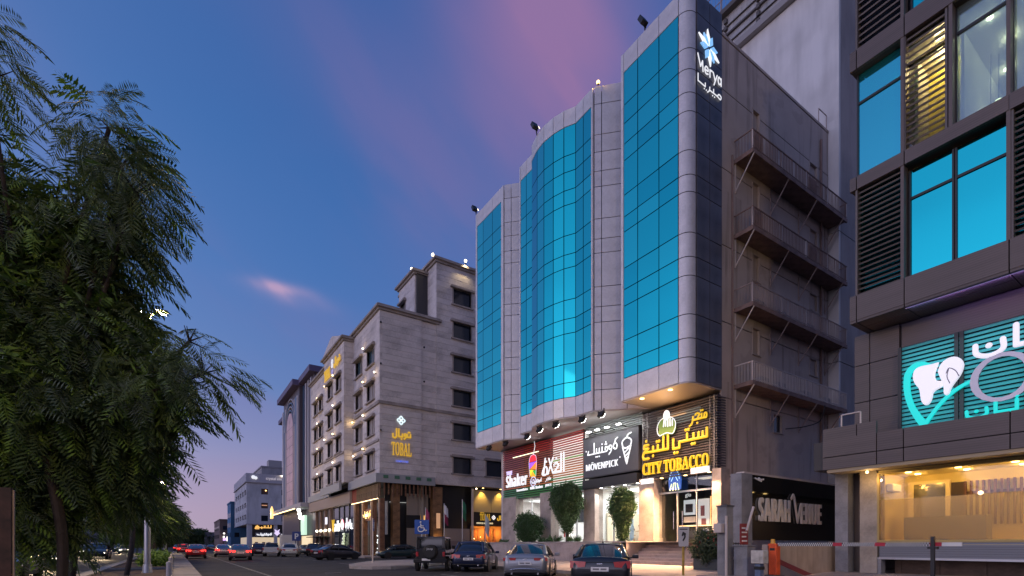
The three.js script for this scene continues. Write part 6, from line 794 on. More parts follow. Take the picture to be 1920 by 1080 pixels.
{
  const B = (px, py, t, r, n, d, f) => ({ c: at(px, py, t), r, n, d, f });
  // the big tree by the camera
  featherTree('big feathery tree at the left edge with long drooping leaves', [-1.75, 0.08, -12.4], [-1.9, 3.0, -12.2], [
    B(-90, 380, 9.5, 1.2, 320, 0.5), B(50, 450, 9.6, 1.1, 400, 0.7), B(140, 390, 9.4, 0.7, 140, 0.1), B(205, 240, 9.2, 0.6, 150, 0), B(230, 310, 9.2, 0.62, 170, 0), B(150, 480, 9.5, 0.95, 290, 0.5), B(255, 360, 9.1, 0.5, 120, 0), B(215, 430, 9.2, 0.65, 150, 0.2),
    B(0, 590, 9.3, 1.4, 520, 1.0), B(110, 600, 9.8, 1.3, 520, 1.2), B(190, 640, 9.6, 0.85, 300, 0.8), B(260, 690, 9.4, 0.6, 130, 0.3), B(320, 715, 9.3, 0.55, 120, 0.1), B(382, 700, 9.2, 0.48, 150, 0), B(355, 640, 9.2, 0.35, 60, 0), B(280, 760, 9.4, 0.6, 140, 0.4),
    B(30, 760, 9.2, 1.35, 520, 1.2), B(150, 760, 9.8, 1.25, 520, 1.3), B(250, 770, 9.8, 0.95, 330, 0.8), B(-20, 150, 8.6, 0.55, 70, 0), B(-50, 60, 8.6, 0.6, 90, 0), B(-30, 250, 9, 0.5, 60, 0.1),
    B(60, 880, 9.6, 1.0, 330, 0.7), B(180, 870, 10.2, 0.95, 300, 0.8), B(50, 985, 9.6, 0.6, 130, 0.6), B(110, 1010, 10.5, 0.4, 50, 0.3), B(-10, 950, 9.4, 0.8, 180, 0.7)], 101, [LEAF.dark, LEAF.mid, LEAF.dark], [0.35, -0.38, 0.1], { r: 0.085 });
  featherTree('second feathery tree in the median bed with a thin trunk', [-2.0, 0.08, -15.2], [-2.0, 2.6, -15.2], [B(215, 850, 13, 1.2, 420, 1.0), B(222, 885, 13.4, 0.6, 170, 0.7), B(150, 900, 13, 1.1, 300, 0.7), B(90, 860, 12.5, 1.2, 300, 0.8), B(228, 925, 13.4, 0.6, 150, 0.5), B(225, 800, 13, 0.8, 200, 0.6)], 103, [LEAF.dark, LEAF.mid, LEAF.dark], [0.3, -0.35, 0.1], { r: 0.07 });
  featherTree('third median tree with a slim leaning trunk behind the second', [-1.7, 0.08, -27], [-1.5, 2.6, -27.4], [B(230, 935, 26, 1.3, 380, 0.9), B(255, 968, 27, 1.1, 280, 0.8), B(215, 950, 26, 1.4, 320, 0.8)], 105, [LEAF.dark, LEAF.dark, LEAF.mid], [0.2, -0.3, 0], { r: 0.1, s: 1.25 });
  featherTree('rounded median tree whose edge shows against the sky by the second lamp', [-1.4, 0.08, -46], [-1.4, 2.6, -46], [B(272, 965, 42, 2.0, 460, 1.2), B(296, 980, 44, 1.4, 280, 1.0), B(250, 978, 42, 2.0, 380, 1.0), B(288, 946, 42, 1.0, 160, 0.5), B(312, 962, 43, 0.5, 50, 0.2)], 107, [LEAF.dark, LEAF.mid, LEAF.dark], [0.1, -0.2, 0], { r: 0.14, s: 1.7 });
  [['far small tree on the median above the red tail lights', -1.6, -78, 4.2, 0], ['small tree on the median just beyond the rounded tree', -2.0, -62, 4.4, 1], ['farthest median tree near the end of the street', -1.2, -112, 4.6, 2]].forEach(([l, x, z, h, k]) => featherTree(l, [x, 0.08, z], [x, 2.2, z], [0, 1, 2, 3].map((i) => ({ c: [x + Math.sin(i * 1.9 + k) * 1.3, h - 0.7 + (i % 2) * 0.9, z + Math.cos(i * 2.1) * 1.2], r: 1.6, n: 240, d: 1.2 })), 120 + k, [LEAF.dark, LEAF.mid, LEAF.dark], [0, -0.2, 0], { r: 0.13, s: 2.0, name: 'median_tree' }));
  { // far belt of trees closing the street
    const r = rng(140), l = [[], []]; for (let i = 0; i < 5200; i++) { const x = -40 + r() * 62, z = -330 - r() * 30, h = 5 + 7 * vnoise(x * 0.16 + 9, 3.3) + (x < 6 ? 2 : -2.5); l[i % 2].push({ p: [x, 0.4 + Math.sqrt(r()) * h, z], q: new THREE.Quaternion().setFromAxisAngle(new THREE.Vector3(r() - 0.5, r(), r() - 0.5).normalize(), r() * 6), s: 7 + r() * 5 }); }
    const t = new THREE.Group(); t.name = 'far_trees'; t.userData = { kind: 'stuff', label: 'dark belt of far trees closing the end of the street', category: 'trees' }; scene.add(t); l.forEach((g, i) => scatter(t, 'foliage', DENSE[i], LEAF.dark, g));
    const m = new THREE.Group(); m.name = 'ground_cover'; m.userData = { kind: 'stuff', label: 'low green ground cover at the edge of the median bed', category: 'ground cover' }; scene.add(m); const c = [], rr = rng(142); for (let i = 0; i < 520; i++) c.push({ p: [-0.5 - rr() * 1.2, 0.12 + rr() * 0.55, -38 - rr() * 12], q: new THREE.Quaternion().setFromAxisAngle(new THREE.Vector3(rr() - 0.5, rr(), rr() - 0.5).normalize(), rr() * 6), s: 1 + rr() }); scatter(m, 'foliage', DENSE[0], LEAF.mid, c);
  }
}
function topiary(label, base, blobs, seed, name = 'clipped_tree') {
  const t = thing(name, label, 'tree', base), r = rng(seed), l = [[], []];
  const top = blobs[0].c; add(t, 'trunk', [tube([base, [base[0] + 0.06, lerp(base[1], top[1], 0.5), base[2] - 0.05], top], 0.075, 10, 7), bar([base[0] + 0.08, base[1], base[2] + 0.08], [top[0], top[1] - 0.4, top[2] + 0.15], 0.045)], M.bark);
  for (const b of blobs) for (let i = 0; i < b.n; i++) { const u = new THREE.Vector3(r() * 2 - 1, r() * 2 - 1, r() * 2 - 1); const q = u.length(); if (q > 1 || (q < 0.55 && r() < 0.6)) { i--; continue; } const k = (0.74 + 0.46 * vnoise(u.x * 3.1 + seed, u.y * 3.1 + u.z * 2.4 + 9)) * (r() < 0.1 ? 1.08 + r() * 0.16 : 1); if (q > 0.7 && vnoise(u.x * 4 + 70, u.y * 4 + u.z * 3 + seed) < 0.3 && r() < 0.8) continue; l[i % 2].push({ p: [b.c[0] + u.x * b.r[0] * k, b.c[1] + u.y * b.r[1] * k, b.c[2] + u.z * b.r[0] * k], q: new THREE.Quaternion().setFromAxisAngle(new THREE.Vector3(r() - 0.5, r() - 0.5, r() - 0.5).normalize(), r() * 6), s: 0.75 + r() * 0.55 }); }
  const c = sub(t, 'crown'); l.forEach((g, i) => scatter(c, 'foliage', DENSE[i], LEAF.ficus, g)); return t;
}
topiary('round clipped bush left of the second shop column', [21.9, 1.57, -30.6], [{ c: [21.9, 2.75, -30.6], r: [0.98, 1.02], n: 900 }, { c: [21.85, 2.2, -30.5], r: [0.8, 0.6], n: 300 }], 201, 'clipped_bush');
topiary('tall clipped tree with a bare trunk in front of the green slats', [21.8, 1.57, -26.15], [{ c: [21.8, 4.35, -26.2], r: [1.05, 1.1], n: 1100 }, { c: [21.8, 3.5, -26.15], r: [0.72, 0.75], n: 420 }, { c: [21.8, 2.7, -26.1], r: [0.3, 0.5], n: 90 }], 203);
topiary('slim clipped tree lit yellow beside the tobacco shop column', [21.6, 1.57, -20.9], [{ c: [21.6, 3.75, -20.9], r: [0.72, 0.85], n: 620 }, { c: [21.6, 3.0, -20.9], r: [0.46, 0.6], n: 240 }, { c: [21.6, 2.2, -20.9], r: [0.24, 0.62], n: 150 }], 205);
{ // low plants along the plinth edge
  const plants = [[21.5, -28.2, 0.5, 'feathery low plant on the plinth left of the tall clipped tree'], [21.4, -26.9, 0.55, 'broad low plant below the tall clipped tree'], [21.45, -25.0, 0.5, 'low plant right of the tall clipped tree'], [21.5, -33.4, 0.35, 'small plant at the far end of the plinth']];
  plants.forEach(([x, z, h, lab], k) => { const t = thing('low_plant', lab, 'plant', [x, 1.6, z]), r = rng(220 + k), l = []; for (let i = 0; i < 70; i++) { const a = r() * 6.28, d = new THREE.Vector3(Math.cos(a), 0.4 + r() * 1.0, Math.sin(a)); l.push({ p: [x + Math.cos(a) * 0.12, 1.6 + r() * 0.1, z + Math.sin(a) * 0.3], q: aim(d, r() * 3), s: h * (0.8 + r() * 0.7) }); } scatter(t, 'leaves', FROND[1], LEAF.ficus, l); });
  const P = thing('planter_shrub', 'big dark shrub with reddish blooms in a dark planter right of the steps', 'shrub', [19.9, 0.38, -13.75]), r = rng(230), l = [[], []]; add(P, 'planter', [planPoly([[19.2, -14.3], [19.3, -13.1], [20.6, -13.1], [20.6, -14.4]], 0.2, 0.8)], std([0.04, 0.05, 0.055], 0.5));
  for (let i = 0; i < 1000; i++) { const u = new THREE.Vector3(r() * 2 - 1, r() * 2 - 1, r() * 2 - 1); if (u.lengthSq() > 1) continue; const k = 0.8 + 0.4 * vnoise(u.x * 3 + 5, u.y * 3 + u.z * 2 + 4); l[i % 2].push({ p: [19.9 + u.x * 0.8 * k, 1.25 + u.y * 0.72 * k, -13.75 + u.z * 0.85 * k], q: new THREE.Quaternion().setFromAxisAngle(new THREE.Vector3(r() - 0.5, r() - 0.5, r() - 0.5).normalize(), r() * 6), s: 0.8 + r() * 0.7 }); }
  const c = sub(P, 'crown'); l.forEach((g, i) => scatter(c, 'foliage', DENSE[i], LEAF.shrub, g)); const bl = []; for (let i = 0; i < 40; i++) { const a = r() * 6.28, b = r() * 1.3; bl.push(ball([19.9 - Math.abs(Math.cos(a)) * 0.8 * Math.cos(b), 1.3 + Math.sin(b) * 0.65, -13.75 + Math.sin(a) * 0.8 * Math.cos(b)], 0.045, 5)); } add(P, 'blossom', bl, std([0.3, 0.03, 0.03], 0.7));
}

// ------------------------------------------------------------------ cars. local axes: front = -Z, y up, origin on the ground
function loft(secs, close = true) {   // secs: rings of equal length, each a list of [x, y, z]
  const n = secs[0].length, pos = [], idx = []; secs.forEach((s) => s.forEach((p) => pos.push(...p)));
  for (let i = 0; i < secs.length - 1; i++) for (let j = 0; j < n; j++) { const k = (j + 1) % n, a = i * n + j, b = i * n + k, c = a + n, d = b + n; idx.push(a, b, c, b, d, c); }
  if (close) { for (const [s, f] of [[0, 1], [secs.length - 1, 0]]) { const c = pos.length / 3, m = secs[s].reduce((a, p) => a.map((v, q) => v + p[q] / n), [0, 0, 0]); pos.push(...m); for (let j = 0; j < n; j++) { const a = s * n + j, b = s * n + ((j + 1) % n); f ? idx.push(c, b, a) : idx.push(c, a, b); } } }
  const g = new THREE.BufferGeometry(); g.setAttribute('position', new THREE.BufferAttribute(new Float32Array(pos), 3)); g.setIndex(idx); g.computeVertexNormals(); return g;
}
const bodyRing = (z, y0, y1, w, c = 0.03) => { const H = y1 - y0, half = [[0.72, 0], [0.93, 0.06], [0.985, 0.2], [1, 0.45], [0.99, 0.68], [0.955, 0.86], [0.88, 0.96], [0.7, 1.0]]; const R = half.map(([a, b]) => [a * w, y0 + b * H, z]); return [...R, [0.35 * w, y1 + c * 0.8, z], [0, y1 + c, z], [-0.35 * w, y1 + c * 0.8, z], ...R.slice().reverse().map(([x, y, q]) => [-x, y, q]), [-0.3 * w, y0, z], [0.3 * w, y0, z]]; };
const cabRing = (z, yb, yt, wb, wt) => { const h = yt - yb, R = [[wb, yb], [lerp(wb, wt, 0.45), yb + h * 0.5], [wt + 0.03, yb + h * 0.84], [wt - 0.06, yb + h * 0.97], [wt * 0.6, yt + 0.01]].map(([x, y]) => [x, y, z]); return [...R, [0, yt + 0.025, z], ...R.slice().reverse().map(([x, y, q]) => [-x, y, q])]; };
const quad = (a, b, c, d, t = 0.01) => { const A = [a, b, c, d].map((p) => new THREE.Vector3(...p)), n = A[1].clone().sub(A[0]).cross(A[2].clone().sub(A[0])).normalize().multiplyScalar(t), f = A.map((p) => p.clone().add(n)); const P = (v) => [v.x, v.y, v.z], pos = [...P(f[0]), ...P(f[1]), ...P(f[2]), ...P(f[0]), ...P(f[2]), ...P(f[3])]; for (let i = 0; i < 4; i++) { const k = (i + 1) % 4; pos.push(...P(A[i]), ...P(A[k]), ...P(f[k]), ...P(A[i]), ...P(f[k]), ...P(f[i])); } const g = new THREE.BufferGeometry(); g.setAttribute('position', new THREE.BufferAttribute(new Float32Array(pos), 3)); g.computeVertexNormals(); return g; };
const WHEEL = (() => { const tyre = new THREE.LatheGeometry([[0.2, -0.1], [0.3, -0.105], [0.335, -0.085], [0.335, 0.085], [0.3, 0.105], [0.2, 0.1]].map(([x, y]) => new THREE.Vector2(x, y)), 22).rotateZ(Math.PI / 2); const rim = [new THREE.CylinderGeometry(0.21, 0.21, 0.15, 20).rotateZ(Math.PI / 2)]; const hub = new THREE.CylinderGeometry(0.05, 0.06, 0.2, 10).rotateZ(Math.PI / 2); const sp = []; for (let i = 0; i < 5; i++) { const s = new THREE.BoxGeometry(0.19, 0.2, 0.05).translate(0, 0.11, 0); s.rotateX((i / 5) * Math.PI * 2); sp.push(s); } return { tyre: clean(tyre), disc: clean(rim[0]), spokes: merge([hub, ...sp]) }; })();
function wheels(t, xs, zs, r) { for (const z of zs) for (const s of [-1, 1]) { const w = sub(t, 'wheel'), k = r / 0.335; w.position.set(s * xs, r, z); w.scale.set(1, k, k); mesh(w, 'tyre', WHEEL.tyre, M.rubber); mesh(w, 'rim', WHEEL.spokes, M.rim); mesh(w, 'brake_disc', WHEEL.disc, M.black); } }
function carBase(label, cat, pos, heading, group) { const t = thing('parked_car', label, cat, [pos[0], pos[1], pos[2]], { turn: -heading, local: true, group }); return t; }
// sedan or hatchback; o: body paint, lit tail lamps, kind
function car(name, label, pos, heading, o) {
  const t = thing(name, label, o.cat || 'car', pos, { turn: -heading, local: true }), k = o.suv, L = k ? 4.4 : o.len || 4.75, W = o.w || (k ? 0.9 : 0.915), P = o.paint, h = L / 2, gy = k ? 0.26 : 0.18, belt = k ? 1.05 : 0.97;
  const S = k
    ? [[h, 0.5, 0.8, 0.66], [h - 0.04, 0.36, 0.94, 0.8], [h - 0.14, gy, 1.04, 0.87], [h - 0.45, gy, 1.1, 0.9], [h - 1.2, gy, 1.08, W], [0.2, gy, 1.04, W], [-0.9, gy, 1.02, W], [-1.35, gy, 0.99, 0.9], [-h + 0.45, gy, 0.9, 0.87], [-h + 0.1, 0.3, 0.76, 0.76], [-h, 0.42, 0.62, 0.6]]
    : [[h, 0.45, 0.78, 0.64], [h - 0.04, 0.32, 0.96, 0.8], [h - 0.13, 0.22, 1.03, 0.87], [h - 0.4, gy, 1.03, 0.9], [h - 0.9, gy, 1.0, W], [0.5, gy, 0.95, W], [-0.7, gy, 0.93, W], [-1.2, gy, 0.9, W - 0.01], [-h + 0.55, gy, 0.8, 0.89], [-h + 0.14, 0.26, 0.68, 0.78], [-h, 0.36, 0.56, 0.6]];
  mesh(t, 'body', loft(S.map(([z, a, b, w]) => bodyRing(z, a, b, w)).reverse()), P);
  const roof = o.h || (k ? 1.6 : 1.455), rb = k ? h - 0.3 : h - 0.55, rt = k ? h - 0.75 : h - 1.5, ft = -0.35, fb = k ? -1.3 : -1.25;
  const wb = W * 0.9, wt = W * 0.66;
  const bot = (z) => (k ? 1.05 : z > 1.4 ? 1.0 : 0.92);
  mesh(t, 'side_window', loft([cabRing(fb + 0.05, 0.88, 0.95, wb, wb - 0.05), cabRing(ft, 0.88, roof - 0.035, wb, wt), cabRing(0.4, 0.9, roof - 0.015, wb, wt), cabRing(rt, bot(rt) - 0.04, roof - 0.045, wb - 0.02, wt), cabRing(rb, bot(rb) - 0.03, bot(rb) + 0.02, wb - 0.1, wb - 0.16)]), M.carGlass);
  // painted roof skin and pillars
  const top = (z, y, w) => [[w + 0.035, y - 0.1, z], [w + 0.02, y - 0.03, z], [w - 0.09, y + 0.015, z], [0, y + 0.04, z], [-w + 0.09, y + 0.015, z], [-w - 0.02, y - 0.03, z], [-w - 0.035, y - 0.1, z], [0, y - 0.04, z]];
  mesh(t, 'roof', loft([top(ft - 0.12, roof - 0.075, wt), top(ft + 0.1, roof - 0.02, wt), top(0.4, roof, wt), top(rt - 0.1, roof - 0.025, wt), top(rt + 0.06, roof - 0.08, wt)]), P);
  const pil = []; for (const s of [-1, 1]) { pil.push(bar([s * (wt + 0.02), roof - 0.09, rt], [s * (wb - 0.06), bot(rb) - 0.02, rb - 0.02], k ? 0.085 : 0.07, 0.1, 6), bar([s * (wt + 0.02), roof - 0.08, ft - 0.05], [s * (wb + 0.0), 0.93, fb + 0.05], 0.04, 0.05, 6)); if (k) pil.push(bar([s * (wt + 0.03), roof - 0.06, rt - 0.15], [s * (wb + 0.01), 1.03, rt - 0.1], 0.1, 0.13, 6)); } mesh(t, 'pillar', merge(pil), P);
  mesh(t, 'door_post', merge([-1, 1].map((s) => bar([s * (wt + 0.035), roof - 0.09, 0.42], [s * (wb + 0.02), 0.95, 0.48], 0.035, 0.045, 5))), M.black);
  mesh(t, 'window_trim', merge([-1, 1].map((s) => tube([[s * (wb + 0.02), 0.94, fb + 0.2], [s * (wt + 0.07), roof - 0.12, ft], [s * (wt + 0.06), roof - 0.09, 0.4], [s * (wt + 0.04), roof - 0.12, rt - 0.1], [s * (wb - 0.02), bot(rb), rb - 0.25]], 0.012, 20, 5))), M.chrome);
  // doors: seams, handles, arches, sills
  const seams = []; for (const s of [-1, 1]) for (const z of k ? [-1.0, 0.25, 1.25] : [-0.95, 0.32, 1.3]) seams.push(bx(s * (W - 0.012), s * (W + 0.004), 0.36, 0.84, z - 0.008, z + 0.008)); mesh(t, 'door_seam', merge(seams), M.black); mesh(t, 'handle', merge([-1, 1].flatMap((s) => [0.1, 1.05].map((z) => new RoundedBoxGeometry(0.035, 0.03, 0.2, 1, 0.01).translate(s * (W + 0.002), 0.82, z)))), o.trim || M.chrome);
  const rw = k ? 0.35 : 0.33, ax = [-(L / 2 - 0.92), L / 2 - 1.0]; for (const z of ax) for (const s of [-1, 1]) mesh(t, 'wheel_arch', clean(new THREE.CylinderGeometry(rw + 0.06, rw + 0.06, 0.24, 24).rotateZ(Math.PI / 2).translate(s * (W - 0.105), rw, z)), M.black); wheels(t, W - 0.095, ax, rw);
  mesh(t, 'sill', merge([-1, 1].map((s) => bx(s * (W - 0.12), s * (W + 0.005), gy - 0.02, gy + 0.1, ax[0] + 0.45, ax[1] - 0.45))), M.black);
  // tail: lamps, plate, bumper, badge; nose: lamps and grille
  const tz = h - 0.015, lampM = o.lit ? M.tailLit : M.tail;
  for (const s of [-1, 1]) { const g = o.lamp === 'slim' ? quad([s * 0.88, 0.9, h - 0.1], [s * 0.36, 0.9, h + 0.015], [s * 0.36, 0.8, h + 0.02], [s * 0.88, 0.77, h - 0.09], s > 0 ? 0.02 : -0.02) : quad([s * 0.88, 0.93, h - 0.1], [s * 0.4, 0.9, h + 0.015], [s * 0.43, 0.75, h + 0.02], [s * 0.88, 0.71, h - 0.09], s > 0 ? 0.025 : -0.025); mesh(t, 'tail_light', g, lampM); if (o.lit) { const l = new THREE.PointLight(0xff1a0d, 0.3); l.position.set(s * 0.62, 0.82, h + 0.2); l.castShadow = true; t.add(l); } }
  if (o.lit) mesh(t, 'brake_light', bx(-0.25, 0.25, roof - 0.12, roof - 0.09, rt + 0.12, rt + 0.16), M.tailLit);
  mesh(t, 'number_plate', bx(-0.26, 0.26, 0.62, 0.75, h - 0.01, h + 0.018), M.plate); mesh(t, 'plate_print', merge([bx(-0.2, -0.02, 0.66, 0.71, h + 0.018, h + 0.02), bx(0.03, 0.2, 0.66, 0.71, h + 0.018, h + 0.02)]), std([0.2, 0.2, 0.22], 0.6));
  mesh(t, 'bumper', loft([bodyRing(h - 0.5, gy + 0.02, 0.42, W - 0.01, 0), bodyRing(h - 0.14, gy + 0.06, 0.44, 0.86, 0), bodyRing(h + 0.03, gy + 0.12, 0.42, 0.74, 0)].reverse()), o.diffuser || M.blackMatt); mesh(t, 'trunk_seam', merge([bx(-0.62, 0.62, 0.885, 0.895, h - 0.06, h + 0.004), bx(-0.6, 0.6, 0.57, 0.58, h - 0.06, h + 0.006)]), M.black); mesh(t, 'badge', new RoundedBoxGeometry(0.17, 0.05, 0.02, 1, 0.01).translate(0, 0.84, h + 0.0), M.chrome);
  mesh(t, 'exhaust', merge([-1, 1].map((s) => new THREE.CylinderGeometry(0.04, 0.04, 0.14, 10).rotateX(Math.PI / 2).translate(s * 0.52, gy + 0.1, h - 0.02))), M.chrome);
  if (o.stripe) mesh(t, 'bumper_trim', merge([tube([[-0.82, 0.3, h - 0.1], [-0.5, 0.44, h + 0.03], [0.5, 0.44, h + 0.03], [0.82, 0.3, h - 0.1]], 0.02, 20, 5)]), M.chrome);
  for (const s of [-1, 1]) { mesh(t, 'headlight', new RoundedBoxGeometry(0.36, 0.12, 0.12, 1, 0.03).translate(s * 0.52, 0.62, -h + 0.1), o.headLit ? M.head : M.headOff); if (o.headLit) { const l = new THREE.SpotLight(0xffe0b0, 60, 0, 0.5, 0.7, 2); l.position.set(s * 0.52, 0.62, -h - 0.06); l.target.position.set(s * 0.5, 0, -h - 12); l.castShadow = true; t.add(l, l.target); } } mesh(t, 'grille', bx(-0.45, 0.45, 0.36, 0.54, -h - 0.004, -h + 0.05), M.black);
  for (const s of [-1, 1]) mesh(t, 'mirror', merge([new RoundedBoxGeometry(0.22, 0.14, 0.1, 2, 0.04).translate(s * (W + 0.13), 1.0, -0.72), bx(s * (W - 0.06), s * (W + 0.06), 0.94, 0.98, -0.75, -0.69)]), o.mirror || P);
  mesh(t, 'antenna', new THREE.ConeGeometry(0.04, 0.09, 6).translate(0, roof + 0.06, rt - 0.2), P); if (k) mesh(t, 'rear_wiper', bar([0, 1.1, rb - 0.02], [0.3, 1.2, rb - 0.12], 0.01), M.black); if (k) for (const s of [-1, 1]) mesh(t, 'roof_rail', clean(tube([[s * 0.56, roof + 0.01, -0.2], [s * 0.57, roof + 0.06, 0.1], [s * 0.57, roof + 0.06, rt - 0.3], [s * 0.56, roof, rt]], 0.018, 12, 5)), M.black);
  return t;
}
const dx = THREE.MathUtils.degToRad;
const PT = { black: paint([0.012, 0.014, 0.02]), silver: paint([0.3, 0.31, 0.34], 0.3, 0.6), navy: paint([0.012, 0.02, 0.06]), green: paint([0.012, 0.035, 0.04]), red: paint([0.25, 0.01, 0.015]), grey: paint([0.16, 0.19, 0.2], 0.3, 0.5), white: paint([0.62, 0.62, 0.62], 0.35, 0), dark: paint([0.022, 0.02, 0.026]), pearl: paint([0.42, 0.42, 0.43], 0.3, 0.3) };
{ const p = [12.26, 0, -12.72]; car('parked_car', 'black sedan parked nearest, seen from behind below the steps', [p[0], 0, p[2]], dx(47), { paint: PT.black, len: 4.9 }); }
{ const p = [13.07, 0, -18.03]; car('parked_car', 'silver sedan parked between the black sedan and the dark crossover', [p[0], 0, p[2]], dx(43), { paint: PT.silver, lamp: 'slim', stripe: true, diffuser: M.greyDark }); }
{ const p = [13.98, 0, -24.55]; car('parked_car', 'dark navy crossover parked left of the silver sedan', [p[0], 0, p[2]], dx(41), { paint: PT.navy, suv: true, w: 0.92 }); }
{ const p = at(752, 1046, 55); car('parked_car', 'dark green sedan seen from the side beside the stone hotel corner', [20.0, 0, -51.8], dx(-86), { paint: PT.green }); }
{ // off-roader
  const p = [12.35, 0, -26.3], t = thing('off_road_car', 'black boxy off-road car with a covered spare wheel on its back', 'off-road car', [p[0], 0, p[2]], { turn: -dx(34), local: true }), P = paint([0.016, 0.014, 0.015], 0.35), h = 2.05;
  mesh(t, 'body', merge([new RoundedBoxGeometry(1.58, 0.62, 3.9, 2, 0.06).translate(0, 0.86, 0), new RoundedBoxGeometry(1.5, 0.3, 1.3, 2, 0.08).translate(0, 1.1, -1.25)]), P); mesh(t, 'roof', new RoundedBoxGeometry(1.5, 0.12, 2.35, 2, 0.05).translate(0, 1.79, 0.72), P);
  mesh(t, 'cabin_glass', new RoundedBoxGeometry(1.44, 0.62, 2.3, 1, 0.04).translate(0, 1.46, 0.72), M.carGlass); const pil = []; for (const s of [-1, 1]) for (const z of [-0.42, 0.45, 1.1, 1.86]) pil.push(bar([s * 0.76, 1.16, z], [s * 0.715, 1.76, z + (z < 0 ? 0.14 : 0)], 0.05, 0.05, 5)); for (const s of [-1, 1]) pil.push(bx(s * 0.6, s * 0.75, 1.14, 1.78, 1.84, 1.9)); pil.push(bx(-0.75, 0.75, 1.12, 1.24, 1.84, 1.9), bx(-0.75, 0.75, 1.7, 1.78, 1.84, 1.9)); mesh(t, 'pillar', merge(pil), P);
  mesh(t, 'tailgate', merge([bx(-0.62, 0.62, 0.6, 1.14, 1.95, 1.97)]), P); const sp = sub(t, 'spare_wheel'); mesh(sp, 'tyre', new THREE.LatheGeometry([[0.05, 0.12], [0.3, 0.12], [0.37, 0.09], [0.39, 0.02], [0.39, -0.12], [0.2, -0.12]].map(([x, y]) => new THREE.Vector2(x, y)), 28).rotateX(Math.PI / 2).translate(0, 1.03, 2.12), M.rubber); mesh(sp, 'cover', new THREE.CylinderGeometry(0.29, 0.31, 0.03, 28).rotateX(Math.PI / 2).translate(0, 1.03, 2.25), M.black); mesh(sp, 'lettering', text('Jeep', 0.34, 0.13, 0.01).translate(-0.17, 1.12, 2.266), std([0.5, 0.5, 0.5], 0.5));
  for (const s of [-1, 1]) { mesh(t, 'tail_light', new RoundedBoxGeometry(0.13, 0.24, 0.05, 1, 0.02).translate(s * 0.7, 0.92, 1.97), M.tail); mesh(t, 'mirror', new RoundedBoxGeometry(0.2, 0.2, 0.1, 1, 0.03).translate(s * 0.95, 1.28, -0.35), P); mesh(t, 'headlight', new THREE.CylinderGeometry(0.1, 0.1, 0.06, 14).rotateX(Math.PI / 2).translate(s * 0.5, 0.98, -1.96), M.headOff); mesh(t, 'fender', merge([-1.25, 1.25].map((z) => new RoundedBoxGeometry(0.22, 0.1, 1.0, 2, 0.04).translate(s * 0.86, 0.92, z))), M.blackMatt); }
  mesh(t, 'bumper', merge([new RoundedBoxGeometry(1.75, 0.2, 0.26, 2, 0.05).translate(0, 0.56, 2.0), new RoundedBoxGeometry(1.7, 0.2, 0.26, 2, 0.05).translate(0, 0.56, -2.1)]), M.blackMatt); mesh(t, 'number_plate', bx(-0.42, 0.02, 0.58, 0.7, 2.13, 2.15), M.plate); mesh(t, 'grille', bx(-0.4, 0.4, 0.8, 1.05, -1.97, -1.94), M.black); wheels(t, 0.8, [-1.25, 1.25], 0.4); mesh(t, 'door_seam', merge([-1, 1].flatMap((s) => [-0.5, 0.42, 1.1].map((z) => bx(s * 0.785, s * 0.795, 0.62, 1.14, z - 0.01, z + 0.01)))), M.black); mesh(t, 'step_bar', merge([-1, 1].map((s) => bar([s * 0.86, 0.42, -0.7], [s * 0.86, 0.42, 0.75], 0.04))), M.black);
}
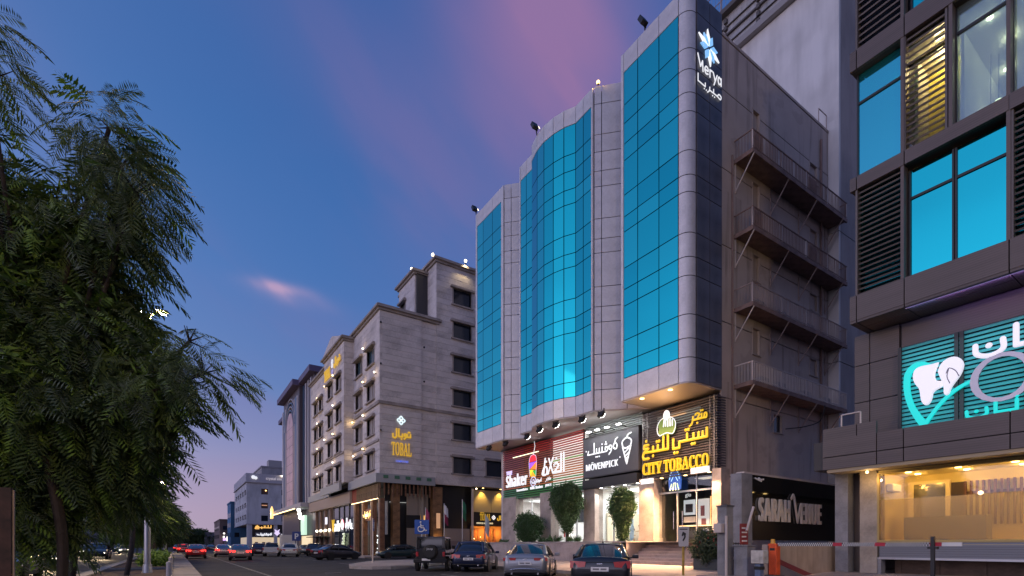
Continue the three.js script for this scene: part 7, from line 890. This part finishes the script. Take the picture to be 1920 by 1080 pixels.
// moving traffic and cars parked farther down
{ const c = (px, t, hd, label, o) => { const p = at(px, 1022, t); return car(o.n || 'moving_car', label, [p[0], 0, p[2]], dx(hd), o); };
  c(367, 54, 1, 'red sedan braking in the left lane by the footpath', { paint: PT.red, lit: true });
  c(450, 48, 4, 'grey sedan driving away in the middle of the road', { paint: PT.grey, lit: true });
  c(418, 62, 2, 'silver sedan driving just ahead of the grey sedan', { paint: PT.silver, lit: true });
  c(344, 84, 1, 'red lit car ahead of the braking red sedan', { paint: PT.red, lit: true, suv: true }); c(334, 112, 0, 'far car with red tail lamps near the footpath', { paint: PT.dark, lit: true }); c(395, 130, 1, 'far dark car in the right lane near the trees', { paint: PT.dark }); c(380, 150, 1, 'farthest dark car at the end of the street', { paint: PT.grey });
  c(632, 49, 66, 'dark sedan crossing the road before the stone hotel', { paint: PT.dark });
  c(486, 66, 8, 'dark maroon crossover parked left of the white pickup', { paint: paint([0.05, 0.012, 0.02]), suv: true, n: 'parked_car' }); c(545, 62, 14, 'white crossover parked right of the white pickup', { paint: PT.white, suv: true, n: 'parked_car' }); c(592, 66, 20, 'dark car parked behind the crossing sedan', { paint: PT.dark, suv: true, n: 'parked_car' }); c(572, 78, 14, 'grey sedan parked beyond the white crossover', { paint: PT.grey, n: 'parked_car' });
  { const p = at(510, 1022, 64), t = thing('pickup_truck', 'white pickup truck parked left of the white crossover', 'pickup', [p[0], 0, p[2]], { turn: -dx(12), local: true }); mesh(t, 'body', merge([new RoundedBoxGeometry(1.75, 0.5, 5.0, 2, 0.06).translate(0, 0.72, 0), bx(-0.87, -0.8, 0.9, 1.16, 0.5, 2.45), bx(0.8, 0.87, 0.9, 1.16, 0.5, 2.45)]), PT.white); mesh(t, 'tailgate', bx(-0.82, 0.82, 0.6, 1.16, 2.46, 2.52), PT.white); mesh(t, 'cabin', loft([cabRing(-1.35, 0.9, 1.0, 0.83, 0.8), cabRing(-0.7, 0.9, 1.68, 0.83, 0.66), cabRing(0.3, 0.9, 1.68, 0.83, 0.66), cabRing(0.5, 0.9, 1.15, 0.83, 0.72)]), M.carGlass); mesh(t, 'roof', new RoundedBoxGeometry(1.38, 0.08, 1.1, 2, 0.03).translate(0, 1.68, -0.2), PT.white); for (const s of [-1, 1]) mesh(t, 'tail_light', bx(s * 0.74, s * 0.88, 0.78, 1.1, 2.47, 2.53), M.tail); mesh(t, 'number_plate', bx(-0.25, 0.25, 0.55, 0.66, 2.52, 2.55), M.plate); mesh(t, 'bumper', bx(-0.85, 0.85, 0.42, 0.58, 2.45, 2.6), M.chrome); wheels(t, 0.8, [-1.5, 1.5], 0.37); }
  { const p = at(538, 1022, 84), t = thing('box_truck', 'plain white box truck standing behind the parked cars', 'truck', [p[0], 0, p[2]], { turn: -dx(6), local: true }); mesh(t, 'cargo_box', new RoundedBoxGeometry(2.1, 2.2, 3.6, 1, 0.04).translate(0, 1.95, 0.6), std([0.5, 0.5, 0.56], 0.7)); mesh(t, 'rear_door', merge([bx(-1.0, -0.02, 0.95, 2.95, 2.4, 2.43), bx(0.02, 1.0, 0.95, 2.95, 2.4, 2.43)]), std([0.52, 0.52, 0.57], 0.7)); mesh(t, 'cab', new RoundedBoxGeometry(1.9, 1.6, 1.6, 2, 0.15).translate(0, 1.3, -2.1), PT.white); mesh(t, 'chassis', bx(-0.9, 0.9, 0.5, 0.85, -2.8, 2.4), M.black); mesh(t, 'bumper', bx(-1.0, 1.0, 0.45, 0.6, 2.38, 2.46), M.greyDark); for (const s of [-1, 1]) mesh(t, 'tail_light', bx(s * 0.75, s * 0.95, 0.68, 0.84, 2.4, 2.46), M.tail); wheels(t, 0.85, [-2.0, 1.5], 0.4); }
  // oncoming traffic beyond the median
  [[-6.0, -30, 'first'], [-9.6, -24, 'second'], [-6.2, -41, 'third'], [-9.4, -52, 'fourth'], [-6.4, -66, 'fifth'], [-9.0, -84, 'sixth'], [-6.6, -104, 'seventh'], [-9.2, -130, 'eighth']].forEach(([x, z, w], i) => car('oncoming_car', w + ' oncoming car with lit headlamps across the median', [x, 0, z], Math.PI, { paint: [PT.dark, PT.pearl, PT.white, PT.grey][i % 4], headLit: true, suv: i % 3 === 1 }));
}

// ------------------------------------------------------------------ people in the ice cream shop
function person(label, pos, turn, o) {
  const t = thing('person', label, 'person', pos, { turn, local: true });
  const J = o.joints, bones = [];
  const B = (a, b, r0, r1) => bones.push([J[a] || a, J[b] || b, r0, r1]);
  B('pelvis', 'chest', 0.135, 0.15); B('chest', 'neck', 0.13, 0.055); B('neck', 'head', 0.055, 0.06); for (const s of ['L', 'R']) { B('neck', 'sh' + s, 0.07, 0.07); B('sh' + s, 'el' + s, 0.06, 0.045); B('el' + s, 'wr' + s, 0.043, 0.03); B('pelvis', 'hip' + s, 0.12, 0.1); B('hip' + s, 'kn' + s, 0.09, 0.062); B('kn' + s, 'an' + s, 0.058, 0.04); B('an' + s, 'toe' + s, 0.042, 0.032); }
  if (o.robe) for (const s of ['L', 'R']) { B('pelvis', 'hem' + s, 0.17, 0.12); }
  const seg = (p, a, b, r0, r1) => { const ab = [b[0] - a[0], b[1] - a[1], b[2] - a[2]], ap = [p[0] - a[0], p[1] - a[1], p[2] - a[2]], q = clamp((ap[0] * ab[0] + ap[1] * ab[1] + ap[2] * ab[2]) / (ab[0] ** 2 + ab[1] ** 2 + ab[2] ** 2 || 1)); return Math.hypot(ap[0] - q * ab[0], ap[1] - q * ab[1], ap[2] - q * ab[2]) - lerp(r0, r1, q); };
  const field = (list, smin) => (p) => { let d = 9; for (const [a, b, r0, r1] of list) { const e = seg(p, a, b, r0, r1), h = clamp(0.5 + (0.5 * (d - e)) / smin); d = lerp(d, e, h) - smin * h * (1 - h); } return d; };
  const polygonise = (f, c, half, n) => { const mc = new MarchingCubes(n, new THREE.MeshBasicMaterial(), false, false, 60000); mc.isolation = 0; for (let k = 0; k < n; k++) for (let j = 0; j < n; j++) for (let i = 0; i < n; i++) mc.field[k * n * n + j * n + i] = -f([c[0] + ((i - n / 2) / (n / 2)) * half, c[1] + ((j - n / 2) / (n / 2)) * half, c[2] + ((k - n / 2) / (n / 2)) * half]); mc.update(); const g = new THREE.BufferGeometry(), m = mc.count; g.setAttribute('position', new THREE.BufferAttribute(mc.positionArray.slice(0, m * 3), 3)); g.setAttribute('normal', new THREE.BufferAttribute(mc.normalArray.slice(0, m * 3), 3)); g.scale(half, half, half); g.translate(...c); return g; };
  const bodyG = polygonise(field(bones, 0.05), [0, 0.92, 0], 1.0, 88);
  // hands: palm, four fingers, thumb; head with a face
  const hand = (s) => { const w = J['wr' + s], e = J['el' + s], v = new THREE.Vector3(w[0] - e[0], w[1] - e[1], w[2] - e[2]).normalize(), side = new THREE.Vector3(0, 0, 1).cross(v).normalize(), nrm = side.clone().cross(v), W3 = new THREE.Vector3(...w), L = [], at3 = (a, b, c) => W3.clone().addScaledVector(v, a).addScaledVector(side, b).addScaledVector(nrm, c).toArray(); L.push([at3(-0.02, 0, 0), at3(0.05, 0, 0), 0.026, 0.03], [at3(0.05, -0.025, 0), at3(0.085, -0.028, 0), 0.018, 0.016], [at3(0.05, 0.025, 0), at3(0.085, 0.028, 0), 0.018, 0.016]); [[-0.03, 0.065], [-0.01, 0.078], [0.01, 0.08], [0.03, 0.07]].forEach(([b, l]) => { L.push([at3(0.085, b, 0), at3(0.085 + l * 0.55, b, 0.008), 0.0095, 0.0088], [at3(0.085 + l * 0.55, b, 0.008), at3(0.085 + l, b * 0.95, 0.03), 0.0088, 0.0075]); }); L.push([at3(0.02, 0.028, 0.005), at3(0.06, 0.055, 0.02), 0.013, 0.011], [at3(0.06, 0.055, 0.02), at3(0.095, 0.05, 0.035), 0.011, 0.009]); return polygonise(field(L, 0.008), at3(0.07, 0, 0.01), 0.14, 64); };
  const h = J.head, head = [[[h[0], h[1] + 0.03, h[2] + 0.01], [h[0], h[1] + 0.06, h[2] - 0.015], 0.088, 0.085], [[h[0], h[1] - 0.05, h[2] + 0.03], [h[0], h[1] - 0.06, h[2] + 0.045], 0.055, 0.045], [[h[0], h[1] + 0.015, h[2] + 0.095], [h[0], h[1] - 0.02, h[2] + 0.112], 0.01, 0.014], [[h[0] - 0.02, h[1] - 0.055, h[2] + 0.09], [h[0] + 0.02, h[1] - 0.055, h[2] + 0.09], 0.009, 0.009], [[h[0] - 0.088, h[1] + 0.02, h[2]], [h[0] - 0.09, h[1] - 0.015, h[2]], 0.014, 0.01], [[h[0] + 0.088, h[1] + 0.02, h[2]], [h[0] + 0.09, h[1] - 0.015, h[2]], 0.014, 0.01], [[h[0], h[1] - 0.12, h[2]], [h[0], h[1] - 0.03, h[2]], 0.055, 0.06]];
  const headG = polygonise(field(head, 0.02), h, 0.2, 64); const skin = std([0.3, 0.17, 0.11], 0.6);
  mesh(t, 'body', merge([headG, hand('L'), hand('R')]), skin); mesh(t, 'clothing', bodyG, o.cloth); mesh(t, 'eye', merge([-1, 1].map((s) => ball([h[0] + s * 0.033, h[1] + 0.02, h[2] + 0.085], 0.012, 7))), M.black);
  mesh(t, 'hair', polygonise(field([[[h[0], h[1] + 0.075, h[2] - 0.01], [h[0], h[1] + 0.05, h[2] - 0.05], 0.09, 0.085]], 0.01), [h[0], h[1] + 0.06, h[2] - 0.03], 0.2, 40), o.hair || M.black);
  if (o.legs) mesh(t, 'trousers', polygonise(field(bones.filter((b) => b[1][1] < 0.9 && b[0][1] < 1.0).map(([a, b, r0, r1]) => [a, b, r0 + 0.012, r1 + 0.014]), 0.05), [0, 0.5, 0], 0.62, 64), o.legs);
  return t;
}
const STAND = (k = {}) => ({ pelvis: [0, 0.95, 0], chest: [0, 1.28, 0], neck: [0, 1.48, 0], head: [0, 1.63, 0.02], shL: [-0.18, 1.42, 0], shR: [0.18, 1.42, 0], elL: [-0.25, 1.13, -0.02], elR: [0.25, 1.13, -0.02], wrL: [-0.24, 0.88, 0.08], wrR: [0.24, 0.88, 0.08], hipL: [-0.09, 0.9, 0], hipR: [0.09, 0.9, 0], knL: [-0.1, 0.5, 0.02], knR: [0.11, 0.5, 0.04], anL: [-0.11, 0.09, -0.02], anR: [0.12, 0.09, 0], toeL: [-0.13, 0.035, 0.13], toeR: [0.15, 0.035, 0.15], hemL: [-0.1, 0.3, 0], hemR: [0.1, 0.3, 0.02], ...k });
person('person in a long pale blue robe standing behind the ice cream shop window', [24.3, 1.57, -22.75], 1.2, { joints: STAND(), robe: true, cloth: std([0.3, 0.42, 0.55], 0.9), hair: std([0.3, 0.42, 0.55], 0.9) });
person('person in an orange brown shirt and dark trousers right of the robed person', [24.6, 1.57, -22.0], -1.9, { joints: STAND({ elR: [0.24, 1.14, 0.06], wrR: [0.16, 1.08, 0.28] }), cloth: std([0.45, 0.22, 0.12], 0.9), legs: std([0.06, 0.09, 0.15], 0.9) });



// the low row of shops that goes on behind the viewpoint: mirrored in the black sign wall
farBlock('next_block', 'dark low block of the same street behind the viewpoint', 17.5, 45, 6, 60, 9, [0.12, 0.1, 0.1], false);

renderer.render(scene, camera);
